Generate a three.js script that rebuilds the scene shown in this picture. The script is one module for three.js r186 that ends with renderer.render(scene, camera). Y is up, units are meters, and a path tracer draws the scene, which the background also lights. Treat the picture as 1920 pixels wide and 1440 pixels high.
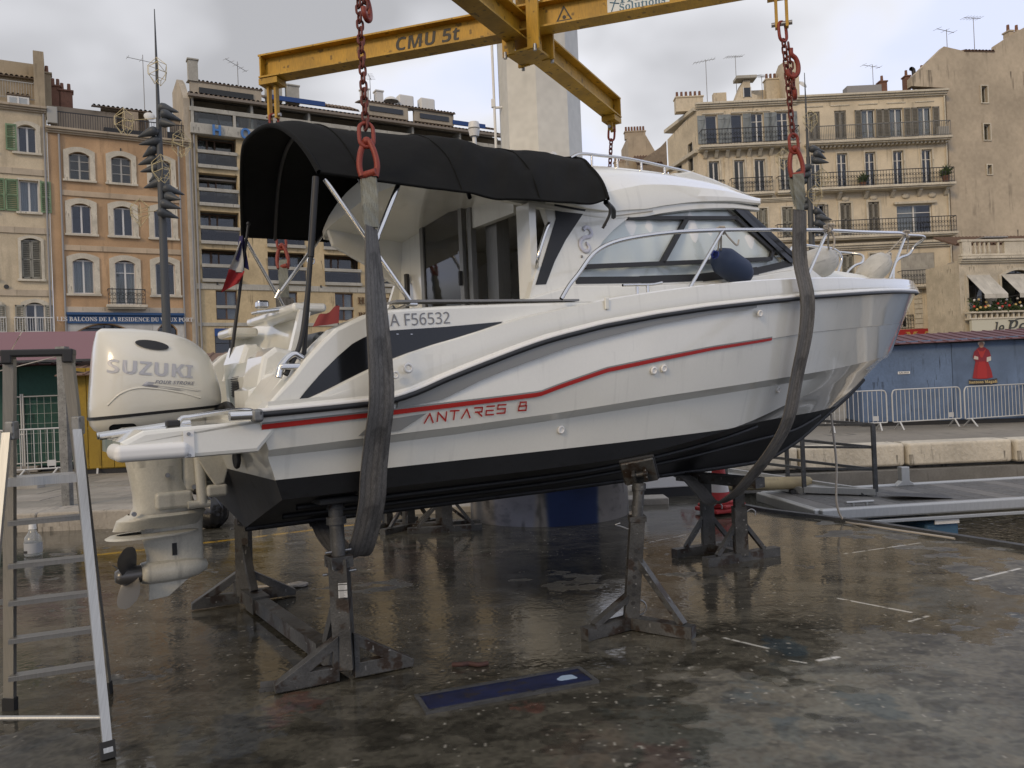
import * as THREE from 'three';
import { mergeGeometries, toCreasedNormals } from 'three/addons/utils/BufferGeometryUtils.js';
import { RoundedBoxGeometry } from 'three/addons/geometries/RoundedBoxGeometry.js';
import { FontLoader } from 'three/addons/loaders/FontLoader.js';

const scene = new THREE.Scene();
// ---------- camera: eye 1.47 m above the pad, phone lens, hand-held with a slight roll
const camera = new THREE.PerspectiveCamera(2 * Math.atan(720 / 1500) * 180 / Math.PI, 4 / 3, 0.1, 400);
const ROLL = 0.041, PITCH = 0.006, EYE = 1.47;
camera.position.set(0, EYE, 0);
camera.rotation.order = 'YXZ';
camera.rotation.set(PITCH, 0, -ROLL);
// ---------- sky and sun
const rnd = (s => () => { s |= 0; s = s + 0x6D2B79F5 | 0; let t = Math.imul(s ^ s >>> 15, 1 | s); t = t + Math.imul(t ^ t >>> 7, 61 | t) ^ t; return ((t ^ t >>> 14) >>> 0) / 4294967296; })(7);
const PERM = new Uint8Array(512); for (let i = 0; i < 256; i++) PERM[i] = i;
for (let i = 255; i > 0; i--) { const j = Math.floor(rnd() * (i + 1)), t = PERM[i]; PERM[i] = PERM[j]; PERM[j] = t; }
for (let i = 0; i < 256; i++) PERM[256 + i] = PERM[i];
const HV = new Float32Array(256); for (let i = 0; i < 256; i++) HV[i] = rnd();
const sm = t => t * t * (3 - 2 * t), lerp = (a, b, t) => a + (b - a) * t, clamp = (x, a = 0, b = 1) => x < a ? a : x > b ? b : x, sstep = (a, b, x) => sm(clamp((x - a) / (b - a)));
function noise2(x, y, per = 256) {
  const xi = Math.floor(x), yi = Math.floor(y), fx = sm(x - xi), fy = sm(y - yi), m = v => ((v % per) + per) % per;
  const h = (a, b) => HV[PERM[PERM[m(a) & 255] + (m(b) & 255)]];
  return lerp(lerp(h(xi, yi), h(xi + 1, yi), fx), lerp(h(xi, yi + 1), h(xi + 1, yi + 1), fx), fy);
}
function fbm(x, y, o = 5, per = 256) { let s = 0, a = 0.5, n = 0; for (let i = 0; i < o; i++) { s += a * noise2(x, y, per); n += a; a *= 0.5; x *= 2; y *= 2; per *= 2; } return s / n; }
{
  const W = 1024, Hh = 512, d = new Float32Array(W * Hh * 4);
  for (let j = 0; j < Hh; j++) for (let i = 0; i < W; i++) {
    const el = ((j + 0.5) / Hh - 0.5) * Math.PI, az = ((i + 0.5) / W - 0.5) * 2 * Math.PI;
    const y = Math.sin(el), x = Math.cos(el) * Math.cos(az), z = Math.cos(el) * Math.sin(az), k = 1 / (Math.max(y, 0) + 0.16);
    const u = x * k * 1.1 + 40, v = z * k * 1.1 + 40;
    const wx = fbm(u * 0.7 + 11, v * 0.7, 3) - 0.5, big = fbm(u * 0.55 + wx * 1.6, v * 0.55 + 7, 4), det = fbm(u * 1.5 + wx * 2.4, v * 1.5 + 3, 6);
    const cover = clamp(0.31 + 1.7 * (big - 0.47) + 2.3 * (det - 0.5) - 0.2 * x - 0.26 * sstep(0.42, 0.04, y));
    const grey = lerp(1.0, 0.46, clamp((cover - 0.12) / 0.88)), gap = 0.9 * sstep(0.5, 0.1, cover);
    const o = (j * W + i) * 4;
    d[o] = lerp(grey * 0.99, 0.70, gap); d[o + 1] = lerp(grey * 1.0, 0.76, gap); d[o + 2] = lerp(grey * 1.055, 0.98, gap); d[o + 3] = 1;
    if (y < 0) { d[o] = d[o + 1] = d[o + 2] = 0.2; }
  }
  const sky = new THREE.DataTexture(d, W, Hh, THREE.RGBAFormat, THREE.FloatType);
  sky.mapping = THREE.EquirectangularReflectionMapping; sky.magFilter = THREE.LinearFilter; sky.minFilter = THREE.LinearFilter; sky.wrapS = THREE.RepeatWrapping; sky.needsUpdate = true;
  scene.background = sky; scene.environment = sky;
}
const sun = new THREE.DirectionalLight(0xffe3b8, 1.25);
sun.position.set(-17, 15, 19); sun.target.position.set(0, 0, -8);
sun.castShadow = true; sun.shadow.radius = 26; sun.shadow.mapSize.set(2048, 2048);
Object.assign(sun.shadow.camera, { left: -60, right: 60, top: 60, bottom: -60, near: 1, far: 160 });
scene.add(sun, sun.target);
const renderer = new THREE.WebGLRenderer({ antialias: true });
renderer.toneMapping = THREE.LinearToneMapping; renderer.toneMappingExposure = 1.06;
renderer.shadowMap.enabled = true;

// ---------- measuring: where the line of sight through a photo point meets a plane of the place
const V3 = (x, y, z) => new THREE.Vector3(x, y, z), V2 = (x, y) => new THREE.Vector2(x, y);
function sight(px, py) {
  const a = (px - 960) / 1500, b = -(py - 720) / 1500, c = Math.cos(ROLL), s = Math.sin(ROLL);
  const x = a * c + b * s, y = -a * s + b * c, cp = Math.cos(PITCH), sp = Math.sin(PITCH);
  return V3(x, y * cp + sp, -(cp - y * sp));
}
const at = (px, py, d) => { const r = sight(px, py); return r.multiplyScalar(-d / r.z).add(V3(0, EYE, 0)); };
const onY = (px, py, y = 0) => { const r = sight(px, py); return r.multiplyScalar((y - EYE) / r.y).add(V3(0, EYE, 0)); };
const BOAT = { x: -1.87, z: -4.75, turn: 33 * Math.PI / 180 };
function onBoat(px, py, zf) {            // -> [x, y, z] in the boat's own axes on the surface z = zf(x, y)
  const r = sight(px, py), c = Math.cos(BOAT.turn), s = Math.sin(BOAT.turn), f = typeof zf === 'function' ? zf : () => zf;
  let x = 2, y = 1.8, z = 0;
  for (let i = 0; i < 60; i++) { z = f(x, y); const t = (z + s * BOAT.x + c * BOAT.z) / (s * r.x + c * r.z); const nx = c * (r.x * t - BOAT.x) - s * (r.z * t - BOAT.z); x = 0.5 * x + 0.5 * nx; y = EYE + r.y * t; }
  return [x, y, z];
}
const boatToWorld = (x, y, z) => V3(BOAT.x + Math.cos(BOAT.turn) * x + Math.sin(BOAT.turn) * z, y, BOAT.z - Math.sin(BOAT.turn) * x + Math.cos(BOAT.turn) * z);

// ---------- geometry helpers
function norm(g) { g = g.index ? g.toNonIndexed() : g; for (const k of Object.keys(g.attributes)) if (!['position', 'normal', 'uv'].includes(k)) g.deleteAttribute(k); if (!g.attributes.normal) g.computeVertexNormals(); if (!g.attributes.uv) g.setAttribute('uv', new THREE.BufferAttribute(new Float32Array(g.attributes.position.count * 2), 2)); return g; }
function metreUV(g) {
  const p = g.attributes.position, uv = new Float32Array(p.count * 2), a = V3(), b = V3(), c = V3();
  for (let i = 0; i < p.count; i += 3) {
    a.fromBufferAttribute(p, i); b.fromBufferAttribute(p, i + 1).sub(a); c.fromBufferAttribute(p, i + 2).sub(a); b.cross(c);
    const ax = Math.abs(b.x), ay = Math.abs(b.y), az = Math.abs(b.z);
    for (let k = 0; k < 3; k++) { const x = p.getX(i + k), y = p.getY(i + k), z = p.getZ(i + k); const q = az >= ax && az >= ay ? [x, y] : ax >= ay ? [z, y] : [x, z]; uv[(i + k) * 2] = q[0]; uv[(i + k) * 2 + 1] = q[1]; }
  }
  g.setAttribute('uv', new THREE.BufferAttribute(uv, 2)); return g;
}
const join = gs => { gs = [gs].flat(9); return gs.length === 1 ? norm(gs[0]) : mergeGeometries(gs.map(norm)); };
function obj(name, gs, mat, parent = scene, keepUV = false) {
  let g = join(gs); if (!keepUV && (mat.map || mat.bumpMap || mat.roughnessMap)) g = metreUV(g);
  const m = new THREE.Mesh(g, mat); m.name = name; m.castShadow = m.receiveShadow = true; parent.add(m); return m;
}
function share(name, g, mat, parent) { const m = new THREE.Mesh(g, mat); m.name = name; m.castShadow = m.receiveShadow = true; parent.add(m); return m; }
const used = {};
function numbered(n) { const b = n; if (!(b in used)) { used[b] = 0; return b; } used[b]++; return b + '_' + String(used[b]).padStart(3, '0'); }
function thing(name, label, category, pos = [0, 0, 0], turn = 0, group) { const o = new THREE.Group(); o.name = numbered(name); o.position.set(...pos); o.rotation.y = turn; o.userData = { label, category }; if (group) o.userData.group = group; scene.add(o); return o; }
function tag(o, label, category, group) { o.name = numbered(o.name); o.userData = { label, category }; if (group) o.userData.group = group; return o; }
function part(name, parent) { const o = new THREE.Group(); o.name = name; parent.add(o); return o; }
function structure(o, kind = 'structure') { o.userData.kind = kind; return o; }
const bx = (w, h, d, x = 0, y = 0, z = 0, ry = 0, rx = 0, rz = 0) => { const g = new THREE.BoxGeometry(w, h, d); if (rx) g.rotateX(rx); if (rz) g.rotateZ(rz); if (ry) g.rotateY(ry); return g.translate(x, y, z); };
const rb = (w, h, d, r, x = 0, y = 0, z = 0, ry = 0, seg = 2) => { const g = new RoundedBoxGeometry(w, h, d, seg, r); if (ry) g.rotateY(ry); return g.translate(x, y, z); };
const cyl = (r0, r1, h, x = 0, y = 0, z = 0, n = 16) => new THREE.CylinderGeometry(r1, r0, h, n).translate(x, y + h / 2, z);
const arr = p => Array.isArray(p) ? V3(...p) : p;
function bar(a, b, w, h = w, round = false, n = 10) {   // box or rod between two points
  a = arr(a); b = arr(b); const L = a.distanceTo(b), d = b.clone().sub(a).normalize();
  const g = round ? new THREE.CylinderGeometry(h, w, L, n) : new THREE.BoxGeometry(w, L, h);
  const up = V3(0, 1, 0), q = new THREE.Quaternion();
  if (round || Math.abs(d.y) > 0.98) q.setFromUnitVectors(up, d);
  else { const m = new THREE.Matrix4(), x = V3(0, 1, 0).cross(d).normalize(), z = x.clone().cross(d).normalize(); m.makeBasis(x, d, z); q.setFromRotationMatrix(m); }
  return g.applyQuaternion(q).translate((a.x + b.x) / 2, (a.y + b.y) / 2, (a.z + b.z) / 2);
}
const rod = (a, b, r, r2 = r, n = 10) => bar(a, b, r, r2, true, n);
const tube = (pts, r, n = 24, k = 8, closed = false, tension) => new THREE.TubeGeometry(new THREE.CatmullRomCurve3(pts.map(arr), closed, tension === undefined ? 'centripetal' : 'catmullrom', tension ?? 0.5), n, r, k, closed);
const lathe = (pts, n = 24) => new THREE.LatheGeometry(pts.map(p => V2(...p)), n);
function poly(pts, holes = []) { const s = new THREE.Shape(pts.map(p => V2(p[0], p[1]))); for (const h of holes) s.holes.push(new THREE.Path(h.map(p => V2(p[0], p[1])))); return s; }
function ext(pts, depth, bevel = 0, holes = []) { return new THREE.ExtrudeGeometry(poly(pts, holes), { depth: depth - 2 * bevel, bevelEnabled: bevel > 0, bevelSize: bevel, bevelThickness: bevel, bevelSegments: 2, bevelOffset: -bevel }).translate(0, 0, bevel); }
function grid(rows, crease = 0.5) {  // rows of points -> surface
  const pos = [], uv = [], R = rows.length, C = rows[0].length, push = (i, j) => { const p = rows[i][j]; pos.push(p.x ?? p[0], p.y ?? p[1], p.z ?? p[2]); uv.push(j / (C - 1), i / (R - 1)); };
  for (let i = 0; i < R - 1; i++) for (let j = 0; j < C - 1; j++) { push(i, j); push(i + 1, j); push(i + 1, j + 1); push(i, j); push(i + 1, j + 1); push(i, j + 1); }
  let g = new THREE.BufferGeometry(); g.setAttribute('position', new THREE.Float32BufferAttribute(pos, 3)); g.setAttribute('uv', new THREE.Float32BufferAttribute(uv, 2));
  g.computeVertexNormals(); return toCreasedNormals(g, crease);
}
function mirror(g) { g = norm(g).clone(); for (const k of ['position', 'normal']) { const a = g.attributes[k]; for (let i = 0; i < a.count; i++) a.setZ(i, -a.getZ(i)); } const s = (a, n) => { for (let i = 0; i < a.count; i += 3) for (let c = 0; c < n; c++) { const t = a.array[(i + 1) * n + c]; a.array[(i + 1) * n + c] = a.array[(i + 2) * n + c]; a.array[(i + 2) * n + c] = t; } }; s(g.attributes.position, 3); s(g.attributes.normal, 3); s(g.attributes.uv, 2); return g; }
function table(T) { return x => { if (x <= T[0][0]) return T[0][1]; for (let i = 1; i < T.length; i++) if (x <= T[i][0]) return lerp(T[i - 1][1], T[i][1], (x - T[i - 1][0]) / (T[i][0] - T[i - 1][0])); return T[T.length - 1][1]; }; }
// smooth table (monotone-ish cubic)
function curve(T) { const n = T.length, m = T.map((p, i) => { const a = T[Math.max(0, i - 1)], b = T[Math.min(n - 1, i + 1)]; return (b[1] - a[1]) / (b[0] - a[0]); }); return x => { if (x <= T[0][0]) return T[0][1]; for (let i = 1; i < n; i++) if (x <= T[i][0]) { const h = T[i][0] - T[i - 1][0], t = (x - T[i - 1][0]) / h, t2 = t * t, t3 = t2 * t; return (2 * t3 - 3 * t2 + 1) * T[i - 1][1] + (t3 - 2 * t2 + t) * h * m[i - 1] + (-2 * t3 + 3 * t2) * T[i][1] + (t3 - t2) * h * m[i]; } return T[n - 1][1]; }; }
const FONT = {}; for (const n of ['sans_bold', 'sans_regular', 'serif_bold', 'serif_regular']) FONT[n] = await new FontLoader().loadAsync('fonts/droid/droid_' + n + '.typeface.json');
function textGeo(str, size, font = 'sans_bold', depth = 0, squeeze = 1, slant = 0) {  // centred on x, baseline at y = 0
  const sh = FONT[font].generateShapes(str, size), g = depth ? new THREE.ExtrudeGeometry(sh, { depth, bevelEnabled: false, curveSegments: 4 }) : new THREE.ShapeGeometry(sh, 5);
  if (slant) g.applyMatrix4(new THREE.Matrix4().makeShear(0, 0, slant, 0, 0, 0));
  g.scale(squeeze, 1, 1); g.computeBoundingBox(); const b = g.boundingBox; return g.translate(-(b.min.x + b.max.x) / 2, 0, 0);
}

// ---------- textures and materials
function tex(size, f, srgb = true) {
  const [w, h] = [size].flat().length === 2 ? size : [size, size], d = new Uint8Array(w * h * 4);
  for (let j = 0; j < h; j++) for (let i = 0; i < w; i++) { const c = f(i / w, j / h), o = (j * w + i) * 4; if (typeof c === 'number') d[o] = d[o + 1] = d[o + 2] = clamp(c) * 255; else for (let k = 0; k < 3; k++) d[o + k] = clamp(c[k]) * 255; d[o + 3] = 255; }
  const t = new THREE.DataTexture(d, w, h); t.wrapS = t.wrapT = THREE.RepeatWrapping; t.magFilter = THREE.LinearFilter; t.minFilter = THREE.LinearMipmapLinearFilter; t.generateMipmaps = true; if (srgb) t.colorSpace = THREE.SRGBColorSpace; t.needsUpdate = true; return t;
}
const rep = (t, s) => { const c = t.clone(); c.repeat.set(s, s); c.needsUpdate = true; return c; };
const T = {
  plaster: tex(512, (u, v) => { const a = fbm(u * 6, v * 6, 5, 6), b = fbm(u * 24 + 9, v * 3, 4, 24), c = noise2(u * 180, v * 180, 180); return 0.90 + 0.20 * (a - 0.5) - 0.28 * sstep(0.6, 0.85, b) * a + 0.05 * (c - 0.5); }),
  streak: tex(512, (u, v) => { const a = fbm(u * 5, v * 5, 5, 5), b = fbm(u * 40 + 3, v * 4, 4, 40), c = fbm(u * 60, v * 60, 3, 60); return 0.9 + 0.22 * (a - 0.5) - 0.45 * sstep(0.58, 0.82, b) * sstep(0.4, 0.7, a) + 0.1 * (c - 0.5); }),
  scuff: tex(512, (u, v) => { const a = fbm(u * 8, v * 8, 5, 8), b = noise2(u * 200, v * 40, 200), c = fbm(u * 30 + 5, v * 30, 3, 30); return 0.82 + 0.3 * (a - 0.5) + 0.1 * (b - 0.5) - 0.3 * sstep(0.66, 0.8, c); }),
  grain: tex(256, (u, v) => 0.5 + 0.5 * (fbm(u * 32, v * 32, 4, 32) - 0.5) * 2),
  weave: tex(256, (u, v) => { const a = Math.sin(u * Math.PI * 2 * 64) * 0.5 + 0.5, b = Math.sin(v * Math.PI * 2 * 64) * 0.5 + 0.5; return 0.86 + 0.1 * (a * b) + 0.16 * (fbm(u * 10, v * 10, 4, 10) - 0.5); }),
  strap: tex([256, 256], (u, v) => { const st = Math.pow(Math.abs(Math.sin(u * Math.PI * 5)), 0.3), w = noise2(u * 90, v * 60, 240); const dirt = fbm(u * 3, v * 5 + 3, 5, 5); return 0.58 + 0.34 * st * 0.6 + 0.2 * (w - 0.5) - 0.16 * sstep(0.45, 0.75, dirt); }),
  steel: tex(512, (u, v) => { const a = fbm(u * 8, v * 8, 5, 8), r = sstep(0.56, 0.7, fbm(u * 14 + 3, v * 14, 5, 14)), w = sstep(0.9, 0.93, noise2(u * 46, v * 46, 46)), k = 0.58 + 0.45 * (a - 0.5) + 0.1 * (noise2(u * 160, v * 160, 160) - 0.5); return [0, 1, 2].map(i => lerp(lerp(k, [0.36, 0.26, 0.19][i] * (0.7 + 0.6 * a), r * 0.75), 0.92, w)); }),
  faint: tex(512, (u, v) => 0.965 + 0.05 * (fbm(u * 5, v * 5, 5, 5) - 0.5) - 0.03 * sstep(0.62, 0.8, fbm(u * 50, v * 4, 3, 50)) + 0.012 * (noise2(u * 200, v * 200, 200) - 0.5)),
  hairline: tex(256, (u, v) => 0.88 + 0.1 * noise2(u * 250, v * 6, 250)),
};
const C = (r, g, b) => new THREE.Color().setRGB(r, g, b);
const mat = (c, roughness = 0.8, o = {}) => new THREE.MeshStandardMaterial({ color: Array.isArray(c) ? C(...c) : c, roughness, ...o });
const plaster = (c, s = 0.25, t = T.plaster) => mat(c, 0.92, { map: rep(t, s), bumpMap: rep(T.grain, 2), bumpScale: 0.004 });
const MAT = {
  gel: new THREE.MeshPhysicalMaterial({ color: C(0.78, 0.77, 0.70), map: rep(T.faint, 0.6), roughness: 0.3, clearcoat: 1, clearcoatRoughness: 0.05 }),
  deck: mat([0.74, 0.73, 0.66], 0.5), cowl: new THREE.MeshPhysicalMaterial({ color: C(0.66, 0.635, 0.55), roughness: 0.3, clearcoat: 0.7, clearcoatRoughness: 0.08 }),
  gear: mat([0.68, 0.655, 0.56], 0.4, { map: rep(T.plaster, 0.9) }), antifoul: mat([0.008, 0.0085, 0.010], 0.55, { map: rep(T.scuff, 1.2) }), bottom: mat([0.03, 0.031, 0.034], 0.6, { map: rep(T.scuff, 0.9) }),
  rail: mat([0.015, 0.016, 0.018], 0.5), greyDecal: mat([0.25, 0.255, 0.25], 0.4), redDecal: mat([0.42, 0.022, 0.018], 0.4), greyText: mat([0.2, 0.2, 0.21], 0.5), silver: mat([0.42, 0.42, 0.44], 0.42, { metalness: 0.1 }), badge: mat([0.56, 0.56, 0.62], 0.35, { metalness: 0.1 }), silverDark: mat([0.22, 0.22, 0.24], 0.35, { metalness: 0.3 }),
  black: mat([0.014, 0.014, 0.015], 0.55), gloss: mat([0.01, 0.011, 0.013], 0.16), steel: mat([0.62, 0.61, 0.59], 0.2, { metalness: 1 }), glass: mat([0.02, 0.022, 0.024], 0.06), whitePlastic: mat([0.72, 0.71, 0.68], 0.45),
  pane: new THREE.MeshPhysicalMaterial({ color: C(0.86, 0.9, 0.9), roughness: 0.03, transmission: 1, thickness: 0, ior: 1.5 }),
  smoked: new THREE.MeshPhysicalMaterial({ color: C(0.42, 0.42, 0.42), roughness: 0.03, transmission: 1, thickness: 0, ior: 1.5 }),
  curtain: mat([0.8, 0.8, 0.78], 0.95, { side: THREE.DoubleSide }), canvas: new THREE.MeshPhysicalMaterial({ color: C(0.011, 0.0113, 0.011), roughness: 0.9, specularIntensity: 0.3, map: rep(T.weave, 2), bumpMap: rep(T.weave, 4), bumpScale: 0.0015, side: THREE.DoubleSide }),
  strap: mat([0.235, 0.222, 0.205], 0.9, { map: T.strap, bumpMap: T.strap, bumpScale: 0.003 }), sleeve: mat([0.3, 0.31, 0.27], 0.85, { map: rep(T.scuff, 3) }),
  chain: mat([0.2, 0.045, 0.03], 0.6, { map: rep(T.scuff, 6), metalness: 0.25 }), hook: mat([0.36, 0.05, 0.025], 0.55, { map: rep(T.scuff, 5) }),
  yellow: mat([0.66, 0.37, 0.025], 0.55, { map: rep(T.scuff, 0.8) }), mastWhite: mat([0.74, 0.72, 0.65], 0.55, { map: rep(T.plaster, 0.12) }), bolt: mat([0.3, 0.3, 0.3], 0.4, { metalness: 0.8 }),
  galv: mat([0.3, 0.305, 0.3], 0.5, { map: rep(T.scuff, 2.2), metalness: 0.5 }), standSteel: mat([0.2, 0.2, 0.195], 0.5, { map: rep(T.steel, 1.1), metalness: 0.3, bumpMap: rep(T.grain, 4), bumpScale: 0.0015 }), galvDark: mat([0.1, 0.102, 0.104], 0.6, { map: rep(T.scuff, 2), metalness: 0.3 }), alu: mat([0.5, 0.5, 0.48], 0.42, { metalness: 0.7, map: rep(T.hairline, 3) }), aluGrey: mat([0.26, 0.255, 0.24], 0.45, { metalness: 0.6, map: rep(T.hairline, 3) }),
  zincBar: mat([0.5, 0.5, 0.485], 0.5, { metalness: 0.15 }),
  fenderBlue: mat([0.02, 0.036, 0.08], 0.65), fenderWhite: mat([0.62, 0.6, 0.54], 0.55, { map: rep(T.plaster, 2) }), rope: mat([0.38, 0.35, 0.31], 0.95), rubber: mat([0.02, 0.02, 0.02], 0.85), white: mat([0.75, 0.74, 0.72], 0.6),
};
// ================= SETTING: pad, quay, water
{
  const N = 1536, X0 = -8, Z0 = -14, SPAN = 16, col = new Uint8Array(N * N * 4), rgh = new Uint8Array(N * N * 4), bmp = new Uint8Array(N * N * 4);
  const spot = (px, py, r, c, k = 1) => { const p = onY(px, py); return { x: p.x, z: p.z, r, c, k }; };
  const spots = [spot(1460, 1208, 0.11, [38, 62, 82]), spot(1462, 1228, 0.10, [28, 36, 42]), spot(1800, 1130, 0.34, [52, 80, 110], 0.6), spot(1680, 1330, 0.5, [66, 84, 92], 0.3), spot(1300, 1390, 0.35, [60, 78, 84], 0.45), spot(1120, 1395, 0.18, [92, 52, 44], 0.25), spot(548, 1330, 0.12, [120, 40, 30], 0.6), spot(1250, 1422, 0.12, [104, 46, 40], 0.4), spot(425, 1190, 0.16, [48, 66, 96], 0.6), spot(1640, 1322, 0.11, [40, 60, 72], 0.8), spot(760, 1050, 0.6, [104, 60, 58], 0.4), spot(950, 1085, 0.5, [36, 50, 70], 0.45), spot(990, 1325, 0.06, [120, 50, 42], 0.7), spot(460, 1370, 0.2, [52, 70, 100], 0.5), spot(1410, 1315, 0.14, [44, 60, 74], 0.6), spot(870, 1130, 0.5, [44, 52, 60], 0.35)];
  const mark = (ax, ay, bx_, by, w, c) => { const a = onY(ax, ay), b = onY(bx_, by); return { ax: a.x, az: a.z, dx: b.x - a.x, dz: b.z - a.z, w, c }; };
  const marks = [mark(1572, 1122, 1707, 1148, 0.013, [200, 198, 190]), mark(1358, 1196, 1438, 1215, 0.012, [190, 188, 180]), mark(1480, 1238, 1512, 1243, 0.01, [190, 188, 180]), mark(1825, 1087, 1912, 1066, 0.014, [205, 203, 196]), mark(1585, 1038, 1725, 1018, 0.014, [185, 183, 176]), mark(1220, 1016, 1285, 1003, 0.014, [180, 178, 172]), mark(1535, 1238, 1570, 1232, 0.016, [206, 204, 198]), mark(150, 1044, 470, 1008, 0.05, [164, 128, 44]), mark(470, 1008, 760, 972, 0.045, [164, 128, 44]), mark(1705, 1165, 1740, 1155, 0.012, [190, 188, 180])];
  const seg = (m, x, z) => { const L2 = m.dx * m.dx + m.dz * m.dz, t = clamp(((x - m.ax) * m.dx + (z - m.az) * m.dz) / L2); return Math.hypot(x - m.ax - t * m.dx, z - m.az - t * m.dz); };
  for (let j = 0; j < N; j++) for (let i = 0; i < N; i++) {
    const x = X0 + (i + 0.5) / N * SPAN, z = Z0 + (j + 0.5) / N * SPAN, d = -z, o = (j * N + i) * 4;
    const w1 = fbm(x * 0.55 + 30, z * 0.55 + 30, 3), blot = fbm(x * 1.3 + 60 + w1, z * 1.3 + 20, 5), mid = fbm(x * 4 + 10, z * 7 + 90, 4), fine = noise2(x * 60 + 400, z * 60 + 400), spk = noise2(x * 47 + 900, z * 47 + 500), tint = fbm(x * 0.8 + 5, z * 0.8 + 77, 3);
    // standing water: everywhere round the hull, in patches towards the near right corner
    const dryness = sstep(-0.3, 1.7, x) * sstep(5.2, 3.6, d) * 0.34 + sstep(2.4, 3.6, x) * 0.2;
    const wet = sstep(0.42, 0.475, 0.62 * blot + 0.38 * mid + 0.09 - dryness + 0.04 * (fine - 0.5));
    const flake = sstep(0.57, 0.62, fbm(x * 5 + 200, z * 9 + 140, 4));
    let r = 124, g = 118, b = 102;
    r = lerp(r, 108, tint); g = lerp(g, 105, tint); b = lerp(b, 95, tint);
    let k = 0.86 + 0.5 * (blot - 0.5) + 0.42 * (mid - 0.5) + 0.22 * (fine - 0.5);
    k *= lerp(1, 0.74, wet); k *= lerp(1, 0.7, flake * 0.7) * lerp(1, 0.84, sstep(0.6, 0.66, fbm(x * 13 + 31, z * 24 + 17, 3)));
    r *= k; g *= k; b *= k;
    for (const s of spots) { const dd = Math.hypot(x - s.x, (z - s.z) * 0.8) / s.r; if (dd < 1.6) { const m = 0.38 * s.k * sstep(1.2, 0.8, dd + 2.2 * (fbm(x * 11 + 3, z * 11, 4) - 0.5)) * sstep(0.38, 0.52, mid + 0.3 * (fine - 0.5) + 0.06); r = lerp(r, s.c[0], m); g = lerp(g, s.c[1], m); b = lerp(b, s.c[2], m); } }
    const fl = sstep(0.90, 0.925, spk) * sstep(0.40, 0.56, fbm(x * 2 + 70, z * 2 + 11, 3)); r = lerp(r, 150, fl); g = lerp(g, 146, fl); b = lerp(b, 136, fl);
    for (const m of marks) { const q = seg(m, x, z); if (q < m.w * 2) { const a = sstep(m.w * 1.2, m.w * 0.6, q) * sstep(0.36, 0.5, fbm(x * 22, z * 22 + 50, 3) + 0.1); r = lerp(r, m.c[0], a); g = lerp(g, m.c[1], a); b = lerp(b, m.c[2], a); } }
    col[o] = clamp(r, 0, 255); col[o + 1] = clamp(g, 0, 255); col[o + 2] = clamp(b, 0, 255); col[o + 3] = 255;
    const rr = lerp(0.6, 0.06 + 0.2 * mid * mid, wet) + 0.06 * (fine - 0.5); rgh[o] = rgh[o + 1] = rgh[o + 2] = clamp(rr) * 255; rgh[o + 3] = 255;
    const h = 0.5 + lerp(0.5, 0.1, wet) * (fine - 0.5) + lerp(0.25, 0.06, wet) * (mid - 0.5) + 0.35 * (fbm(x * 14, z * 14, 2) - 0.5) * lerp(1, 0.2, wet); bmp[o] = bmp[o + 1] = bmp[o + 2] = clamp(h) * 255; bmp[o + 3] = 255;
  }
  const mk = (d, srgb) => { const t = new THREE.DataTexture(d, N, N); t.magFilter = THREE.LinearFilter; t.minFilter = THREE.LinearMipmapLinearFilter; t.generateMipmaps = true; t.wrapS = t.wrapT = THREE.MirroredRepeatWrapping; if (srgb) t.colorSpace = THREE.SRGBColorSpace; t.repeat.set(1 / SPAN, 1 / SPAN); t.offset.set(-X0 / SPAN, -Z0 / SPAN); t.needsUpdate = true; return t; };
  const padMat = mat([1, 1, 1], 1, { map: mk(col, true), roughnessMap: mk(rgh), bumpMap: mk(bmp), bumpScale: 0.006 });
  const edge = [[-14, 6], [6.6, 6], [6.2, 0], [5.3, -3.4], [4.75, -5.1], [4.09, -6.5], [3.46, -7.78], [2.76, -8.81], [2.45, -9.6], [2.4, -11.6], [-14, -11.6]];
  const g = new THREE.ExtrudeGeometry(poly(edge.map(([x, z]) => [x, -z])), { depth: 1.6, bevelEnabled: false }).rotateX(-Math.PI / 2).translate(0, -1.6, 0);
  const pad = structure(obj('pad', g, padMat));
  // steel edging along the basin
  for (let i = 1; i < 8; i++) { const a = edge[i], b = edge[i + 1]; obj('edge_rail', bar([a[0], 0.012, a[1]], [b[0], 0.012, b[1]], 0.07, 0.05), MAT.galvDark, pad); }
  // the quay sheet, with its front edge along the basin
  const pave = mat([0.28, 0.252, 0.205], 0.8, { map: rep(T.streak, 0.21), bumpMap: rep(T.grain, 1.5), bumpScale: 0.004 });
  const q = [[-120, -9.7], [1.2, -9.7], [2.46, -11.62], [3.2, -15.3], [60, -14.2], [160, -14.2], [160, -160], [-160, -160], [-160, -9.7]];
  const quay = structure(obj('quay', new THREE.ExtrudeGeometry(poly(q.map(([x, z]) => [x, -z])), { depth: 1.6, bevelEnabled: false }).rotateX(-Math.PI / 2).translate(0, -1.56, 0), pave));
  const slabs = [mat([0.32, 0.29, 0.24], 0.75, { map: rep(T.plaster, 0.7) }), mat([0.28, 0.255, 0.21], 0.75, { map: rep(T.streak, 0.5) }), mat([0.35, 0.315, 0.265], 0.75, { map: rep(T.plaster, 0.6) })];
  const sg = [0, 1, 2].map(k => metreUV(norm(rb(1.16, 0.03, 0.86, 0.008).translate(k * 3.1, 0, k))).translate(-k * 3.1, 0, -k));
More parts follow.
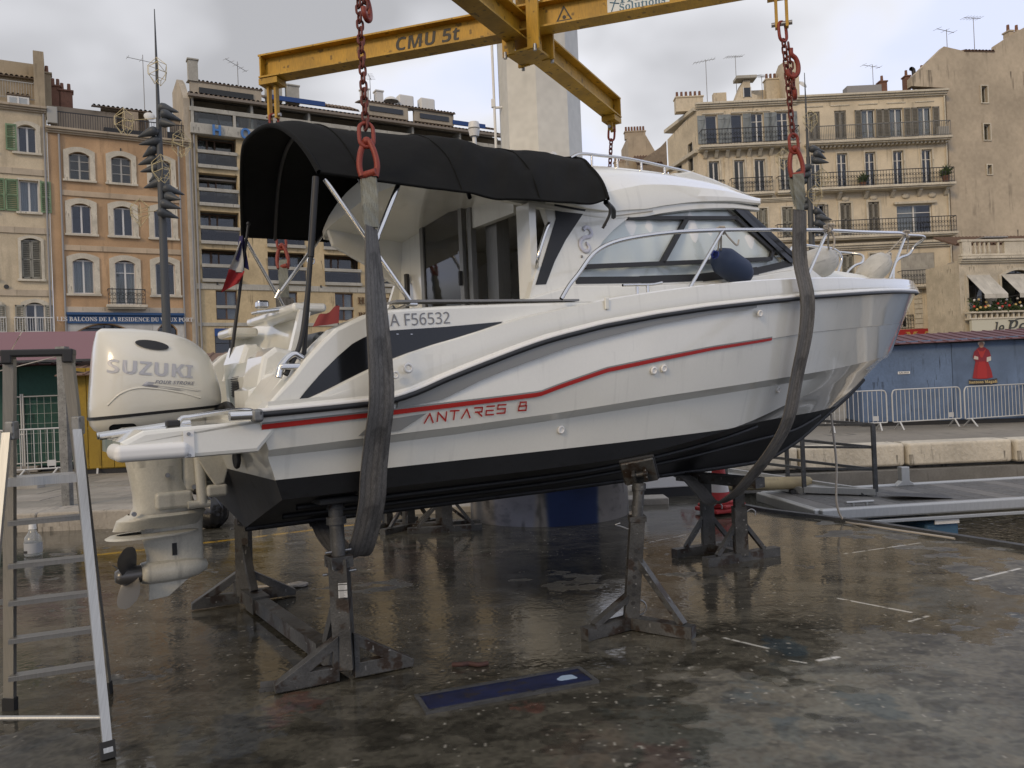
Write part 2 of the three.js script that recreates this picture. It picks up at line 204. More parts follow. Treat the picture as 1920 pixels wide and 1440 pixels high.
  for (let r = 0; r < 7; r++) for (let c = 0; c < 9; c++) { const m = share('paving_slab', sg[(r * 5 + c * 3) % 3], slabs[(r * 7 + c * 5 + (r * c) % 3) % 3], quay); m.position.set(-11.4 + c * 1.18 + (r % 2) * 0.59, 0.045 + 0.003 * ((r + c) % 3), -10.9 - r * 0.88); }
  const kerb = mat([0.4, 0.36, 0.3], 0.85, { map: rep(T.streak, 0.6), bumpMap: rep(T.grain, 1), bumpScale: 0.008 });
  for (let i = 0; i < 6; i++) obj('kerb_stone', rb(1.34, 0.34, 0.6, 0.03), kerb, quay).position.set(-10.5 + i * 1.36, 0.055 - 0.004 * (i % 2), -9.86 + 0.02 * (i % 3));
  const kerb2 = mat([0.42, 0.39, 0.34], 0.8, { map: rep(T.streak, 0.5) });
  for (let i = 0; i < 6; i++) obj('kerb_stone', rb(0.9, 0.16, 0.34, 0.015), kerb2, quay).position.set(-3.16 + i * 0.91, -0.004, -9.86 + 0.006 * (i % 2));
  const cope = mat([0.64, 0.58, 0.47], 0.85, { map: rep(T.streak, 0.32), bumpMap: rep(T.grain, 0.8), bumpScale: 0.012 });
  for (let i = 0; i < 9; i++) { const m = obj('coping_stone', rb(1.96, 0.42, 0.62, 0.06, i * 0.7, 0, 0, 0, 3).translate(-i * 0.7, 0, 0), cope, quay); m.position.set(4.3 + i * 1.98, -0.05 - 0.006 * (i % 2), -15.24 + i * 0.038); m.rotation.y = 0.0194; }
  obj('fender_beam', bx(20, 0.3, 0.3, 13, -0.47, -14.98, 0.0194), mat([0.22, 0.21, 0.19], 0.9, { map: rep(T.streak, 0.6) }), quay);
  obj('quay_wall', bx(24, 1.2, 0.2, 13, -1.2, -15.12, 0.0194), mat([0.2, 0.19, 0.15], 0.95, { map: rep(T.streak, 0.8), bumpMap: rep(T.grain, 0.6), bumpScale: 0.03 }), quay);
  const water = structure(obj('water', new THREE.PlaneGeometry(160, 90).rotateX(-Math.PI / 2).translate(70, -1.0, -8), mat([0.006, 0.009, 0.009], 0.07, { bumpMap: rep(T.grain, 0.35), bumpScale: 0.02 })));
}
// ================= THE MOTOR BOAT (own axes: x forward, y up from the pad, z to the side that faces us)
const boat = thing('motor_boat', 'white cabin motor boat with red stripe and black canopy hanging in slings', 'boat', [BOAT.x, 0, BOAT.z], BOAT.turn);
const taper = (b0, bm, x0, L, p) => x => x < x0 ? lerp(b0, bm, clamp(x / x0)) : Math.max(0, bm * (1 - Math.pow(clamp((x - x0) / (L - x0)), p)));
const LINE = {
  rail: { L: 7.62, y: table([[-0.2, 1.39], [0, 1.398], [0.3, 1.411], [0.53, 1.424], [0.66, 1.433], [0.79, 1.467], [0.97, 1.532], [1.16, 1.594], [1.4, 1.669], [1.63, 1.735], [2.02, 1.816], [2.44, 1.881], [2.91, 1.94], [3.46, 1.995], [4.04, 2.05], [4.96, 2.125], [5.55, 2.172], [6.21, 2.22], [7.62, 2.335]]), z: taper(1.29, 1.345, 2.5, 7.62, 2.6) },
  red: { L: 7.36, y: table([[0, 1.345], [0.69, 1.383], [1.56, 1.437], [1.72, 1.48], [2.05, 1.562], [2.48, 1.623], [2.97, 1.684], [3.61, 1.75], [4.19, 1.805], [6.35, 1.951], [7.36, 2.02]]), z: taper(1.262, 1.318, 2.2, 7.36, 2.4) },
  ledT: { L: 7.12, y: table([[0, 1.227], [0.58, 1.256], [1.09, 1.281], [1.74, 1.322], [2.51, 1.382], [3.51, 1.447], [4.68, 1.521], [6.63, 1.66], [7.12, 1.69]]), z: taper(1.22, 1.272, 2, 7.12, 2.3) },
  ledB: { L: 7.06, y: table([[0, 1.19], [0.59, 1.21], [1.11, 1.236], [1.76, 1.277], [2.55, 1.333], [3.56, 1.398], [4.75, 1.468], [6.42, 1.61], [7.06, 1.652]]), z: taper(1.152, 1.198, 2, 7.06, 2.3) },
  chine: { L: 6.92, y: curve([[0, 0.972], [1.13, 0.982], [1.8, 0.99], [2.42, 1.012], [3.46, 1.131], [4.52, 1.325], [6.0, 1.51], [6.92, 1.6]]), z: taper(1.09, 1.13, 1.8, 6.92, 2.3) },
  keel: { L: 6.86, y: curve([[0.2, 0.69], [1, 0.69], [3, 0.69], [4.7, 0.7], [5.07, 0.725], [5.26, 0.78], [5.53, 0.875], [5.74, 0.975], [5.96, 1.085], [6.34, 1.27], [6.86, 1.58]]), z: () => 0 },
};
const bootY = x => 1.073 + 0.0145 * x;
const startX = y => 0.25 * clamp((1.4 - y) / 0.7);
const lineAt = (l, t) => { const x0 = startX(l.y(0.1)), x = lerp(x0, l.L, t); return V3(x, l.y(x), l.z(x)); };
const ts = []; for (let i = 0; i <= 90; i++) { const t = i / 90; ts.push(1 - Math.pow(1 - t, 1.35)); }
function mixp(a, b, n, inclFirst = true) { const r = []; for (let k = inclFirst ? 0 : 1; k <= n; k++) r.push(a.clone().lerp(b, k / n)); return r; }
{
  const below = [], above = [], side = [], upper = [];
  for (const t of ts) {
    const K = lineAt(LINE.keel, t), Ch = lineAt(LINE.chine, t), LB = lineAt(LINE.ledB, t), LT = lineAt(LINE.ledT, t), Rd = lineAt(LINE.red, t), Ra = lineAt(LINE.rail, t); Ra.z -= 0.025 * clamp((1 - t) * 12);
    const split = (a, b) => a.clone().lerp(b, clamp((bootY(a.x) - a.y) / (b.y - a.y + 1e-9)));
    let lo, up;
    if (K.y > bootY(K.x)) { lo = [...mixp(K, K, 6), ...mixp(K, K, 3, false)]; up = [...mixp(K, Ch, 4), ...mixp(Ch, LB, 4, false)]; }
    else if (Ch.y < bootY(Ch.x)) { const B = split(Ch, LB); lo = [...mixp(K, Ch, 6), ...mixp(Ch, B, 3, false)]; up = [...mixp(B, B, 4), ...mixp(B, LB, 4, false)]; }
    else { const B = split(K, Ch); lo = [...mixp(K, B, 6), ...mixp(B, B, 3, false)]; up = [...mixp(B, Ch, 4), ...mixp(Ch, LB, 4, false)]; }
    below.push(lo); above.push([...up, LT]); const lip = 0.007 * clamp((1 - t) * 10), Rl = Rd.clone().add(V3(0, -0.003, -lip)); side.push([...mixp(LT, Rl, 3), ...mixp(Rd, Ra, 3)]);
  }
  const both = g => [g, mirror(g)];
  obj('antifouled_bottom', both(grid(below, 0.3)), MAT.antifoul, boat);
  obj('lower_topside', both(grid(above, 0.3)), MAT.gel, boat);
  obj('topside', both(grid(side, 0.16)), MAT.gel, boat);
  // spray rails under the bottom
  for (const s of [1, -1]) for (const f of [0.42, 0.74]) { const p = []; for (let i = 0; i <= 40; i++) { const t = 0.02 + 0.86 * i / 40, K = lineAt(LINE.keel, t), Ch = lineAt(LINE.chine, t), q = K.lerp(Ch, f); if (q.y < bootY(q.x) - 0.03) p.push([q.x, q.y - 0.012, q.z * s]); } obj('spray_rail', tube(p, 0.018, 60, 6), MAT.antifoul, boat); }
  obj('keel_strip', tube([...Array(30)].map((_, i) => { const q = lineAt(LINE.keel, i / 29 * 0.96); return [q.x, q.y - 0.004, 0]; }), 0.022, 60, 6), MAT.bottom, boat);
  // transom
  const tr = [], K = lineAt(LINE.keel, 0), Ch = lineAt(LINE.chine, 0), LB = lineAt(LINE.ledB, 0), Ra = lineAt(LINE.rail, 0), B = Ch.clone().lerp(LB, (bootY(0) - Ch.y) / (LB.y - Ch.y));
  const face = (a, b, c, d) => grid([[a, b], [c, d]]), m = v => V3(v.x, v.y, -v.z);
  const LT = lineAt(LINE.ledT, 0), Rd = lineAt(LINE.red, 0), row = v => [1, 0.5, 0, -0.5, -1].map(k => V3(v.x, v.y, v.z * k));
  obj('transom_bottom', grid([row(K), row(Ch), row(B)], 0.3), MAT.bottom, boat);
  obj('transom', grid([row(B), row(LB), row(LT), row(Rd), row(Ra)], 0.3), MAT.gel, boat);
  obj('drain_fitting', [new THREE.TorusGeometry(0.045, 0.012, 8, 20).rotateY(Math.PI / 2).translate(0.06, 1.16, 0.62), new THREE.CylinderGeometry(0.042, 0.042, 0.02, 16).rotateZ(Math.PI / 2).translate(0.062, 1.16, 0.62)], MAT.black, boat);
}
// z of the near hull side at (x, y)
function hullZ(x, y) {
  const L = [LINE.chine, LINE.ledB, LINE.ledT, LINE.red, LINE.rail].map(l => [l.y(x), l.z(x)]);
  for (let i = 1; i < L.length; i++) if (y <= L[i][0] || i === L.length - 1) { const k = clamp((y - L[i - 1][0]) / (L[i][0] - L[i - 1][0] + 1e-6), -0.2, 1); return lerp(L[i - 1][1], L[i][1], k); }
}
const onHull = (px, py) => onBoat(px, py, hullZ);
function strip(up, lo, zf, off, n = 60) { // band between two outlines given as x,y points
  const f = table(up), g = table(lo), a = Math.min(up[0][0], lo[0][0]), b = Math.max(up[up.length - 1][0], lo[lo.length - 1][0]), rows = [];
  for (let i = 0; i <= n; i++) { const x = lerp(a, b, i / n), y1 = f(x), y0 = Math.min(g(x), y1); const r = []; for (let k = 0; k <= 4; k++) { const y = lerp(y0, y1, k / 4); r.push([x, y, zf(x, y) + off]); } rows.push(r); }
  return grid(rows, 0.4);
}
function drape(g, zf, off) { g = norm(g); const p = g.attributes.position; for (let i = 0; i < p.count; i++) p.setZ(i, zf(p.getX(i), p.getY(i)) + off); g.computeVertexNormals(); return g; }
{
  // red line with its thin dark upper edge
  const rp = [[0.02, 1.348], [0.69, 1.384], [1.4, 1.428], [1.57, 1.44], [1.72, 1.482], [2.05, 1.564], [2.48, 1.624], [2.97, 1.686], [3.45, 1.733], [3.62, 1.751]];
  obj('red_stripe', strip(rp.map(([x, y]) => [x, y + 0.004]), rp.map(([x, y]) => [x, y - 0.02 + 0.006 * sstep(2.2, 3.6, x)]), hullZ, 0.004, 90), MAT.redDecal, boat);
  obj('grey_stripe_edge', strip(rp.map(([x, y]) => [x, y + 0.013]), rp.map(([x, y]) => [x, y + 0.0045]), hullZ, 0.0045, 90), MAT.greyDecal, boat);
  const xy = l => l.map(p => onHull(...p).slice(0, 2));
  const up = [], lo = xy([[744, 766], [790, 757], [829, 749], [860, 734], [900, 714], [950, 693], [1000, 675], [1067, 651], [1133, 633], [1233, 608], [1333, 590], [1418, 577]]);
  for (let i = 0; i <= 40; i++) { const x = lerp(lo[0][0], lo[lo.length - 1][0], i / 40); up.push([x, LINE.rail.y(x) - 0.012]); }
  obj('grey_swoosh', strip(up, lo, hullZ, 0.004, 80), MAT.greyDecal, boat);
  const pg = xy([[671, 818], [751, 807], [800, 775], [700, 790]]);
  obj('grey_flash', drape(new THREE.ShapeGeometry(poly(pg)), hullZ, 0.004), MAT.greyDecal, boat);
  // model name in strokes
  const G = { A: [[0, 0, .5, 1], [.5, 1, 1, 0]], N: [[0, 0, 0, 1], [0, 1, 1, 0], [1, 0, 1, 1]], T: [[0, 1, 1, 1], [.5, 1, .5, 0]], R: [[0, 1, .95, 1], [.95, 1, .95, .5], [.95, .5, .15, .5], [.4, .5, 1, 0]], E: [[.05, 1, 1, 1], [.1, .5, .9, .5], [.05, 0, 1, 0], [.05, 0, .05, .5]], S: [[1, 1, 0, 1], [0, 1, 0, .52], [0, .52, 1, .52], [1, .52, 1, 0], [1, 0, 0, 0]], 8: [[0.1, 1, .9, 1], [.9, 1, .9, .54], [.1, 1, .1, .54], [0, .54, 1, .54], [0, .54, 0, 0], [1, .54, 1, 0], [0, 0, 1, 0]] };
  const a = onHull(795, 793), b = onHull(986, 768), len = b[0] - a[0], gs = [], str = 'ANTARES 8', cell = len / 8.62;
  [...str].forEach((ch, i) => { gs.length = 0; for (const [x0, y0, x1, y1] of G[ch] || []) { const w = cell * 0.68, hh = 0.046, ox = a[0] + i * cell + (i === 8 ? -0.1 * cell : 0), oy = a[1] + (b[1] - a[1]) * ((ox - a[0]) / len), A = [ox + x0 * w, oy + y0 * hh], B2 = [ox + x1 * w, oy + y1 * hh], dx = B2[0] - A[0], dy = B2[1] - A[1], L = Math.hypot(dx, dy), nx = -dy / L * 0.0042, ny = dx / L * 0.0042, ex = dx / L * 0.004, ey = dy / L * 0.004; gs.push(new THREE.ShapeGeometry(poly([[A[0] - ex - nx, A[1] - ey - ny], [B2[0] + ex - nx, B2[1] + ey - ny], [B2[0] + ex + nx, B2[1] + ey + ny], [A[0] - ex + nx, A[1] - ey + ny]]))); } if (gs.length) obj('name_letter', drape(join(gs), hullZ, 0.006), MAT.redDecal, boat); });
  // rubbing strake
  for (const s of [1, -1]) {
    const p = [], q = []; for (let i = 0; i <= 70; i++) { const x = lerp(0.0, 7.6, 1 - Math.pow(1 - i / 70, 1.5)); p.push([x, LINE.rail.y(x), s * (LINE.rail.z(x) + 0.004)]); q.push([x, LINE.rail.y(x) + 0.018, s * (LINE.rail.z(x) - 0.004)]); }
    obj('rubbing_strake', tube(p, 0.0145, 140, 8), MAT.rail, boat); obj('strake_insert', tube(q, 0.013, 140, 6), MAT.whitePlastic, boat);
    obj('strake_end', rb(0.05, 0.06, 0.06, 0.015, -0.01, 1.395, s * 1.3), MAT.galv, boat);
  }
  for (const [px, py, r] of [[764, 690, 0.02], [740, 703, 0.015]]) { const c = onBoat(px, py, 1.31); obj('drain_fitting', new THREE.TorusGeometry(r, r * 0.45, 8, 18).translate(c[0], c[1], 1.318), MAT.whitePlastic, boat); }
  for (const [px, py] of [[1225, 695], [1244, 691], [1051, 806], [1458, 731], [1424, 588]]) { const c = onHull(px, py); obj('drain_fitting', [new THREE.TorusGeometry(0.018, 0.008, 8, 18), new THREE.CylinderGeometry(0.013, 0.013, 0.008, 14).rotateX(Math.PI / 2)].map(g => g.rotateX(0.12).translate(c[0], c[1], hullZ(c[0], c[1]) + 0.006)), MAT.whitePlastic, boat); }
}
// bulwark above the strake, deck, foredeck trunk
const bulTop = curve([[0.05, 1.42], [0.18, 1.439], [0.31, 1.487], [0.55, 1.592], [0.67, 1.641], [0.9, 1.712], [1.1, 1.763], [1.29, 1.816], [1.44, 1.86], [1.79, 1.929], [2.07, 1.983], [2.52, 2.05], [3.01, 2.11], [3.57, 2.165], [4.17, 2.21], [4.69, 2.243], [5.2, 2.272], [6.3, 2.36], [7.5, 2.445]]);
const bulZ = x => { const z = LINE.rail.z(x); return Math.max(0, z - 0.028 * clamp(z * 3)); };
{
  const rows = [], cap = [], inn = [];
  for (let i = 0; i <= 80; i++) {
    const x = lerp(0.05, 7.5, 1 - Math.pow(1 - i / 80, 1.6)), y0 = LINE.rail.y(x) + 0.012, y1 = Math.max(bulTop(x), y0 + 0.01), z0 = LINE.rail.z(x) - 0.01 * clamp(LINE.rail.z(x) * 5), z1 = bulZ(x), xe = x + 0.1 * (1 - clamp(z0 * 2.2)) ;
    rows.push([[xe, y0, z0], [xe, y0 + 0.028, z0 - 0.012 * clamp(z0 * 8)], [lerp(xe, x, 0.25), y0 + 0.045, lerp(z0, z1, 0.45)], [lerp(xe, x, 0.6), lerp(y0, y1, 0.6), lerp(z0, z1, 0.7)], [x, y1 - 0.008, z1], [x, y1, Math.max(0, z1 - 0.012)], [x, y1, Math.max(0, z1 - 0.06)], [x, y1 - 0.03, Math.max(0, z1 - 0.075)], [x, y1 - 0.09, Math.max(0, z1 - 0.08)]]);
  }
  const g = grid(rows, 0.55); obj('bulwark', [g, mirror(g)], MAT.gel, boat);
  const dk = []; for (let i = 0; i <= 60; i++) { const x = lerp(1.62, 7.44, i / 60), z = Math.max(0.0, bulZ(x) - 0.06), y = bulTop(x) - 0.055; dk.push([-1, -0.75, -0.4, 0, 0.4, 0.75, 1].map(k => [x, y + 0.03 * (1 - k * k), k * z])); }
  obj('side_deck', grid(dk, 0.6), MAT.deck, boat);
  const tk = []; for (let i = 0; i <= 34; i++) { const x = lerp(4.5, 6.75, i / 34), f = (x - 4.5) / 2.25, w = 0.8 * Math.sqrt(Math.max(0.0005, 1 - Math.pow(f, 2.6))) * lerp(1, 0.9, f), top = lerp(2.44, 2.41, f) - 0.13 * sstep(0.82, 1, f), b = bulTop(x) - 0.1; tk.push([-1, -0.97, -0.9, -0.72, -0.35, 0, 0.35, 0.72, 0.9, 0.97, 1].map(k => [x, lerp(b, top, Math.pow(1 - Math.pow(Math.abs(k), 7), 0.8)) + 0.03 * (1 - k * k), k * w])); }
  obj('foredeck_trunk', grid(tk, 0.6), MAT.deck, boat);
}
// cockpit: coamings, sole, liner
{
  const co = [[0.03, 1.42], [0.05, 1.428], [0.09, 1.473], [0.17, 1.558], [0.25, 1.654], [0.33, 1.735], [0.41, 1.805], [0.49, 1.842], [0.56, 1.872], [0.66, 1.9], [1.02, 1.928], [1.44, 1.951], [1.75, 1.965], [2.2, 1.985], [2.2, 1.42]];
  const g = ext(co, 0.16, 0.018).translate(0, 0, 1.075); obj('cockpit_coaming', [g, mirror(g)], MAT.gel, boat);
  const bu = [[0.19, 1.438], [0.24, 1.498], [0.32, 1.582], [0.41, 1.664], [0.49, 1.727], [0.56, 1.762], [0.68, 1.793], [1.02, 1.815], [1.38, 1.847]], bl = [[0.19, 1.438], [0.32, 1.475], [0.57, 1.58], [0.69, 1.63], [0.92, 1.7], [1.11, 1.753], [1.31, 1.806], [1.38, 1.846]];
  obj('black_side_panel', strip(bu, bl, () => 1.239, 0, 60), MAT.gloss, boat);
  for (const x of [0.735, 0.815]) obj('panel_screw', bx(0.012, 0.003, 0.002, x, 1.775, 1.241), MAT.steel, boat);
  const reg = textGeo('MA F56532', 0.062, 'sans_regular', 0, 1.0); reg.rotateZ(0.055).translate(0.84, 1.823, 1.2385); obj('registration_number', reg, MAT.greyText, boat);
  obj('cockpit_sole', bx(1.75, 0.04, 2.16, 1.1, 1.3, 0), MAT.deck, boat);
  // stern: moulded engine-well sides, seat, open locker lid
  const side = [[-0.08, 1.4], [-0.075, 1.66], [-0.05, 1.7], [0.06, 1.71], [0.1, 1.64], [0.22, 1.64], [0.27, 1.56], [0.27, 1.4]];
  const block = (pts, z0, w) => obj('engine_well_block', ext(pts, w, 0.025).translate(0, 0, z0), MAT.gel, boat);
  block([[0.27, 1.36], [0.25, 1.7], [0.29, 1.81], [0.36, 1.81], [0.5, 1.7], [0.5, 1.36]], -0.42, 0.44);
  block([[0.2, 1.36], [0.18, 1.6], [0.24, 1.69], [0.34, 1.7], [0.45, 1.62], [0.45, 1.36]], -0.04, 0.42);
  block([[0.12, 1.36], [0.12, 1.52], [0.165, 1.54], [0.2, 1.7], [0.27, 1.75], [0.4, 1.72], [0.46, 1.36]], 0.36, 0.34);
  block([[0.07, 1.36], [0.09, 1.46], [0.2, 1.6], [0.3, 1.66], [0.4, 1.66], [0.46, 1.36]], 0.7, 0.4);
  const gr = [0, 1, 2, 3, 4, 5, 6, 7].map(k => bx(0.01, 0.006, 0.14, 0.178, 1.5 + k * 0.0135, 0.16)); obj('vent_grille', [...gr, bx(0.004, 0.12, 0.16, 0.184, 1.547, 0.16)], MAT.galvDark, boat);
  obj('stern_bench', [rb(0.3, 0.3, 1.5, 0.05, 0.56, 1.46, -0.15)], MAT.gel, boat);
  const lid = []; for (let i = 0; i <= 10; i++) { const k = i / 10; lid.push([[0.38 + 0.1 * k, 1.6 + 0.36 * k, 0.56], [0.44 + 0.1 * k, 1.62 + 0.36 * k, 0.5], [0.5 + 0.1 * k, 1.63 + 0.37 * k, 0.3], [0.5 + 0.1 * k, 1.63 + 0.37 * k, -0.5], [0.44 + 0.1 * k, 1.62 + 0.36 * k, -0.8], [0.38 + 0.1 * k, 1.6 + 0.36 * k, -0.86]].map(p => V3(...p))); }
  obj('locker_lid', [grid(lid, 0.4), rb(0.2, 0.05, 1.0, 0.02, 0.52, 1.985, 0.05, 0), rb(0.2, 0.06, 0.34, 0.025, 0.42, 1.93, -0.68, 0), bar([0.38, 1.6, 0.56], [0.48, 1.96, 0.56], 0.05, 0.06), bar([0.38, 1.6, -0.86], [0.48, 1.93, -0.86], 0.05, 0.06)], MAT.gel, boat);
  obj('folded_light_pole', [rod([0.3, 1.98, 0.25], [0.62, 2.02, 0.32], 0.012), rod([0.34, 2.0, 0.0], [0.6, 2.04, 0.28], 0.01), rb(0.07, 0.05, 0.07, 0.015, 0.34, 2.03, 0.22)], MAT.steel, boat);
  obj('cockpit_liner', [bx(0.06, 0.5, 2.0, 0.68, 1.42, 0)], MAT.deck, boat);
  obj('stowed_gear', [rb(0.4, 0.3, 0.5, 0.06, 0.95, 1.75, -0.3), rod([0.8, 1.85, 0.4], [1.1, 1.99, 0.6], 0.02), rod([0.75, 1.8, 0.5], [0.95, 1.97, 0.75], 0.016)], MAT.galv, boat);
  obj('teak_capping', [bx(1.2, 0.012, 0.12, 1.35, 1.968, 1.15, 0, 0, 0.03)], mat([0.2, 0.2, 0.2], 0.5), boat);
  // bathing platforms either side of the motor
  for (const s of [1, -1]) {
    if (s < 0) { obj('bathing_platform', ext([[-0.22, 1.25], [-0.22, 1.355], [0.14, 1.372], [0.0, 1.225]], 0.72, 0.02).translate(0, 0, -1.255), MAT.gel, boat); continue; }
    const pf = ext([[-0.57, 1.245], [-0.57, 1.31], [-0.48, 1.355], [0.16, 1.378], [0.14, 1.372], [0.005, 1.225], [-0.3, 1.222]], 0.72, 0.02).translate(0, 0, s > 0 ? 0.535 : -1.255);
    obj('bathing_platform', pf, MAT.gel, boat);
    const bp = rb(0.3, 0.075, 0.3, 0.035, -0.45, 1.262, s * 1.13); obj('corner_buffer', [bp, rb(0.3, 0.07, 0.06, 0.028, -0.45, 1.262, s * 1.255, 0, 4)], MAT.whitePlastic, boat);
    obj('buffer_plate', [bx(0.045, 0.115, 0.006, -0.3, 1.285, s * 1.26)], MAT.whitePlastic, boat);
    for (const y of [1.235, 1.33]) obj('screw', new THREE.CylinderGeometry(0.008, 0.008, 0.006, 10).rotateX(Math.PI / 2).translate(-0.3, y, s * 1.266), MAT.bolt, boat);
    obj('platform_handle', tube([[-0.31, 1.36, s * 1.06], [-0.29, 1.395, s * 1.06], [-0.25, 1.4, s * 1.06], [0.0, 1.42, s * 0.98], [0.06, 1.41, s * 0.98], [0.09, 1.37, s * 0.98]], 0.012, 40, 8), MAT.steel, boat);
    obj('boarding_ladder', [[-0.53, 0], [-0.53, 0.1]].map(([x, k]) => rod([x - 0.09, 1.33, s * (0.95 - k)], [x + 0.3, 1.37, s * (0.95 - k)], 0.017)), MAT.steel, boat);
    obj('ladder_clip', rb(0.06, 0.03, 0.05, 0.008, -0.33, 1.375, s * 1.07), MAT.black, boat);
    obj('corner_fender', rod([-0.13, 1.4, s * 1.295], [0.0, 1.4, s * 1.295], 0.024), MAT.steel, boat);
    obj('mooring_cleat', [tube([[0.13, 1.57, s * 1.19], [0.15, 1.63, s * 1.19], [0.21, 1.68, s * 1.19], [0.25, 1.66, s * 1.19]], 0.018, 20, 8), rb(0.1, 0.03, 0.06, 0.01, 0.185, 1.62, s * 1.19, 0)], MAT.steel, boat);
  }
}
// cabin: side shells with window openings, glazing, roof, bulkhead
const cabZ = y => 1.0 - (y - 2.05) * 0.17;
{
  const WIN = [[2.1, 2.126], [2.18, 2.216], [2.27, 2.309], [2.38, 2.417], [2.49, 2.505], [2.62, 2.587], [2.75, 2.639], [3.02, 2.714], [3.35, 2.761], [3.7, 2.79], [4.3, 2.372], [3.86, 2.276], [3.25, 2.198], [2.65, 2.158]];
  const outline = [[1.7, 1.93], [1.72, 2.0], [1.77, 2.113], [1.96, 2.5], [1.93, 2.62], [2.0, 2.68], [2.49, 2.74], [3.6, 2.86], [3.76, 2.83], [4.42, 2.36], [4.5, 2.2], [3.4, 2.0]];
  const slope = (g, s) => { g = norm(g); const p = g.attributes.position; for (let i = 0; i < p.count; i++) p.setZ(i, cabZ(p.getY(i)) + p.getZ(i)); g.computeVertexNormals(); return s < 0 ? mirror(g) : g; };
  for (const s of [1, -1]) {
    obj('cabin_side', slope(ext(outline, 0.05, 0, [WIN]).translate(0, 0, -0.05), s), MAT.gel, boat);
    const win = part('side_window', boat);
    obj('pane', slope(new THREE.ShapeGeometry(poly(WIN)).translate(0, 0, -0.02), s), MAT.pane, win);
    const bars = [], ln = (a, b, w) => { const dx = b[0] - a[0], dy = b[1] - a[1], L = Math.hypot(dx, dy), nx = -dy / L * w / 2, ny = dx / L * w / 2; bars.push(slope(ext([[a[0] - nx, a[1] - ny], [b[0] - nx, b[1] - ny], [b[0] + nx, b[1] + ny], [a[0] + nx, a[1] + ny]], 0.024).translate(0, 0, -0.019), s)); };
    ln([2.63, 2.597], [3.74, 2.692], 0.026); ln([2.2, 2.235], [4.05, 2.39], 0.03); ln([3.2, 2.64], [2.89, 2.3], 0.034); ln([2.1, 2.14], [2.66, 2.168], 0.045); ln([2.66, 2.168], [3.25, 2.208], 0.05); ln([3.25, 2.208], [3.86, 2.286], 0.06); ln([3.86, 2.286], [4.28, 2.37], 0.05); ln([3.72, 2.70], [4.1, 2.45], 0.03); ln([4.1, 2.47], [4.04, 2.385], 0.028);
    obj('mullion', bars, MAT.black, win);
    obj('front_pillar', slope(ext([[3.66, 2.79], [3.8, 2.8], [4.44, 2.36], [4.24, 2.37]], 0.03).translate(0, 0, -0.012), s), MAT.gloss, win);
    const cur = []; for (let i = 0; i <= 80; i++) { const x = lerp(2.0, 4.3, i / 80), z = 0.89 + 0.006 * Math.sin(i * 0.9) + 0.008 * Math.sin(i * 0.31); cur.push([[x, 2.06, s * (z + 0.05)], [x, 2.3, s * (z + 0.02)], [x, Math.min(2.55, 2.74 - 0.66 * Math.max(0, x - 3.7)), s * z], [x, Math.min(2.8, 2.78 - 0.66 * Math.max(0, x - 3.66)), s * (z - 0.05)]]); }
    obj('curtain', grid(cur, 0.8), MAT.curtain, win);
    obj('black_quarter_panel', slope(new THREE.ShapeGeometry(poly([[1.785, 2.1], [1.865, 2.106], [1.96, 2.26], [2.07, 2.403], [2.29, 2.64], [2.02, 2.64], [2.015, 2.539]])).translate(0, 0, 0.003), s), MAT.black, boat);
    for (const [x, y] of [[2.06, 2.1], [2.18, 2.3], [2.42, 2.53], [2.86, 2.73], [3.2, 2.785], [3.62, 2.83], [2.6, 2.13], [3.5, 2.2]]) obj('snap_stud', new THREE.SphereGeometry(0.009, 8, 6).translate(x, y, s * (cabZ(y) + 0.003)), MAT.bolt, boat);
    obj('cabin_handle', tube([[1.95, 2.5, s * 0.93], [1.9, 2.48, s * 1.0], [1.87, 2.44, s * 1.01], [1.8, 2.3, s * 1.03], [1.79, 2.25, s * 1.02], [1.81, 2.21, s * 0.98]], 0.012, 30, 8), MAT.steel, boat);
    obj('cabin_plinth', slope(ext([[1.62, 1.9], [1.66, 2.0], [2.05, 2.105], [2.7, 2.13], [3.4, 2.18], [4.45, 2.34], [4.7, 2.2], [3.4, 1.98]], 0.07, 0.012).translate(0, 0, -0.035), s), MAT.gel, boat);
  }
  // seahorse-like badge
  const bd = []; for (let i = 0; i <= 26; i++) { const a = i / 26 * 5.4, r = 0.05 - 0.006 * a; bd.push([2.225 + r * Math.cos(a + 2.2), 2.372 + r * Math.sin(a + 2.2), 0]); }
  for (const q of [[2.225, 2.43], [2.27, 2.44], [2.29, 2.465], [2.275, 2.495], [2.245, 2.5], [2.225, 2.48]]) bd.unshift([...q, 0]);
  const bg = tube(bd, 0.013, 80, 8); { const p = bg.attributes.position; for (let i = 0; i < p.count; i++) p.setZ(i, p.getZ(i) * 0.5 + cabZ(p.getY(i)) + 0.006); bg.computeVertexNormals(); }
  obj('maker_badge', bg, MAT.badge, boat);
  // roof shell
  const crease = curve([[1.15, 2.78], [1.7, 2.74], [2.3, 2.72], [2.49, 2.778], [2.69, 2.83], [2.81, 2.858], [3.04, 2.882], [3.27, 2.892], [3.55, 2.896], [3.9, 2.885]]), eave = curve([[1.15, 2.72], [1.7, 2.66], [2.3, 2.62], [2.49, 2.62], [2.62, 2.64], [2.78, 2.66], [2.96, 2.7], [3.29, 2.757], [3.7, 2.802], [3.95, 2.815]]);
  const roof = [], xs = []; for (let i = 0; i <= 46; i++) xs.push(lerp(1.15, 3.97, i / 46));
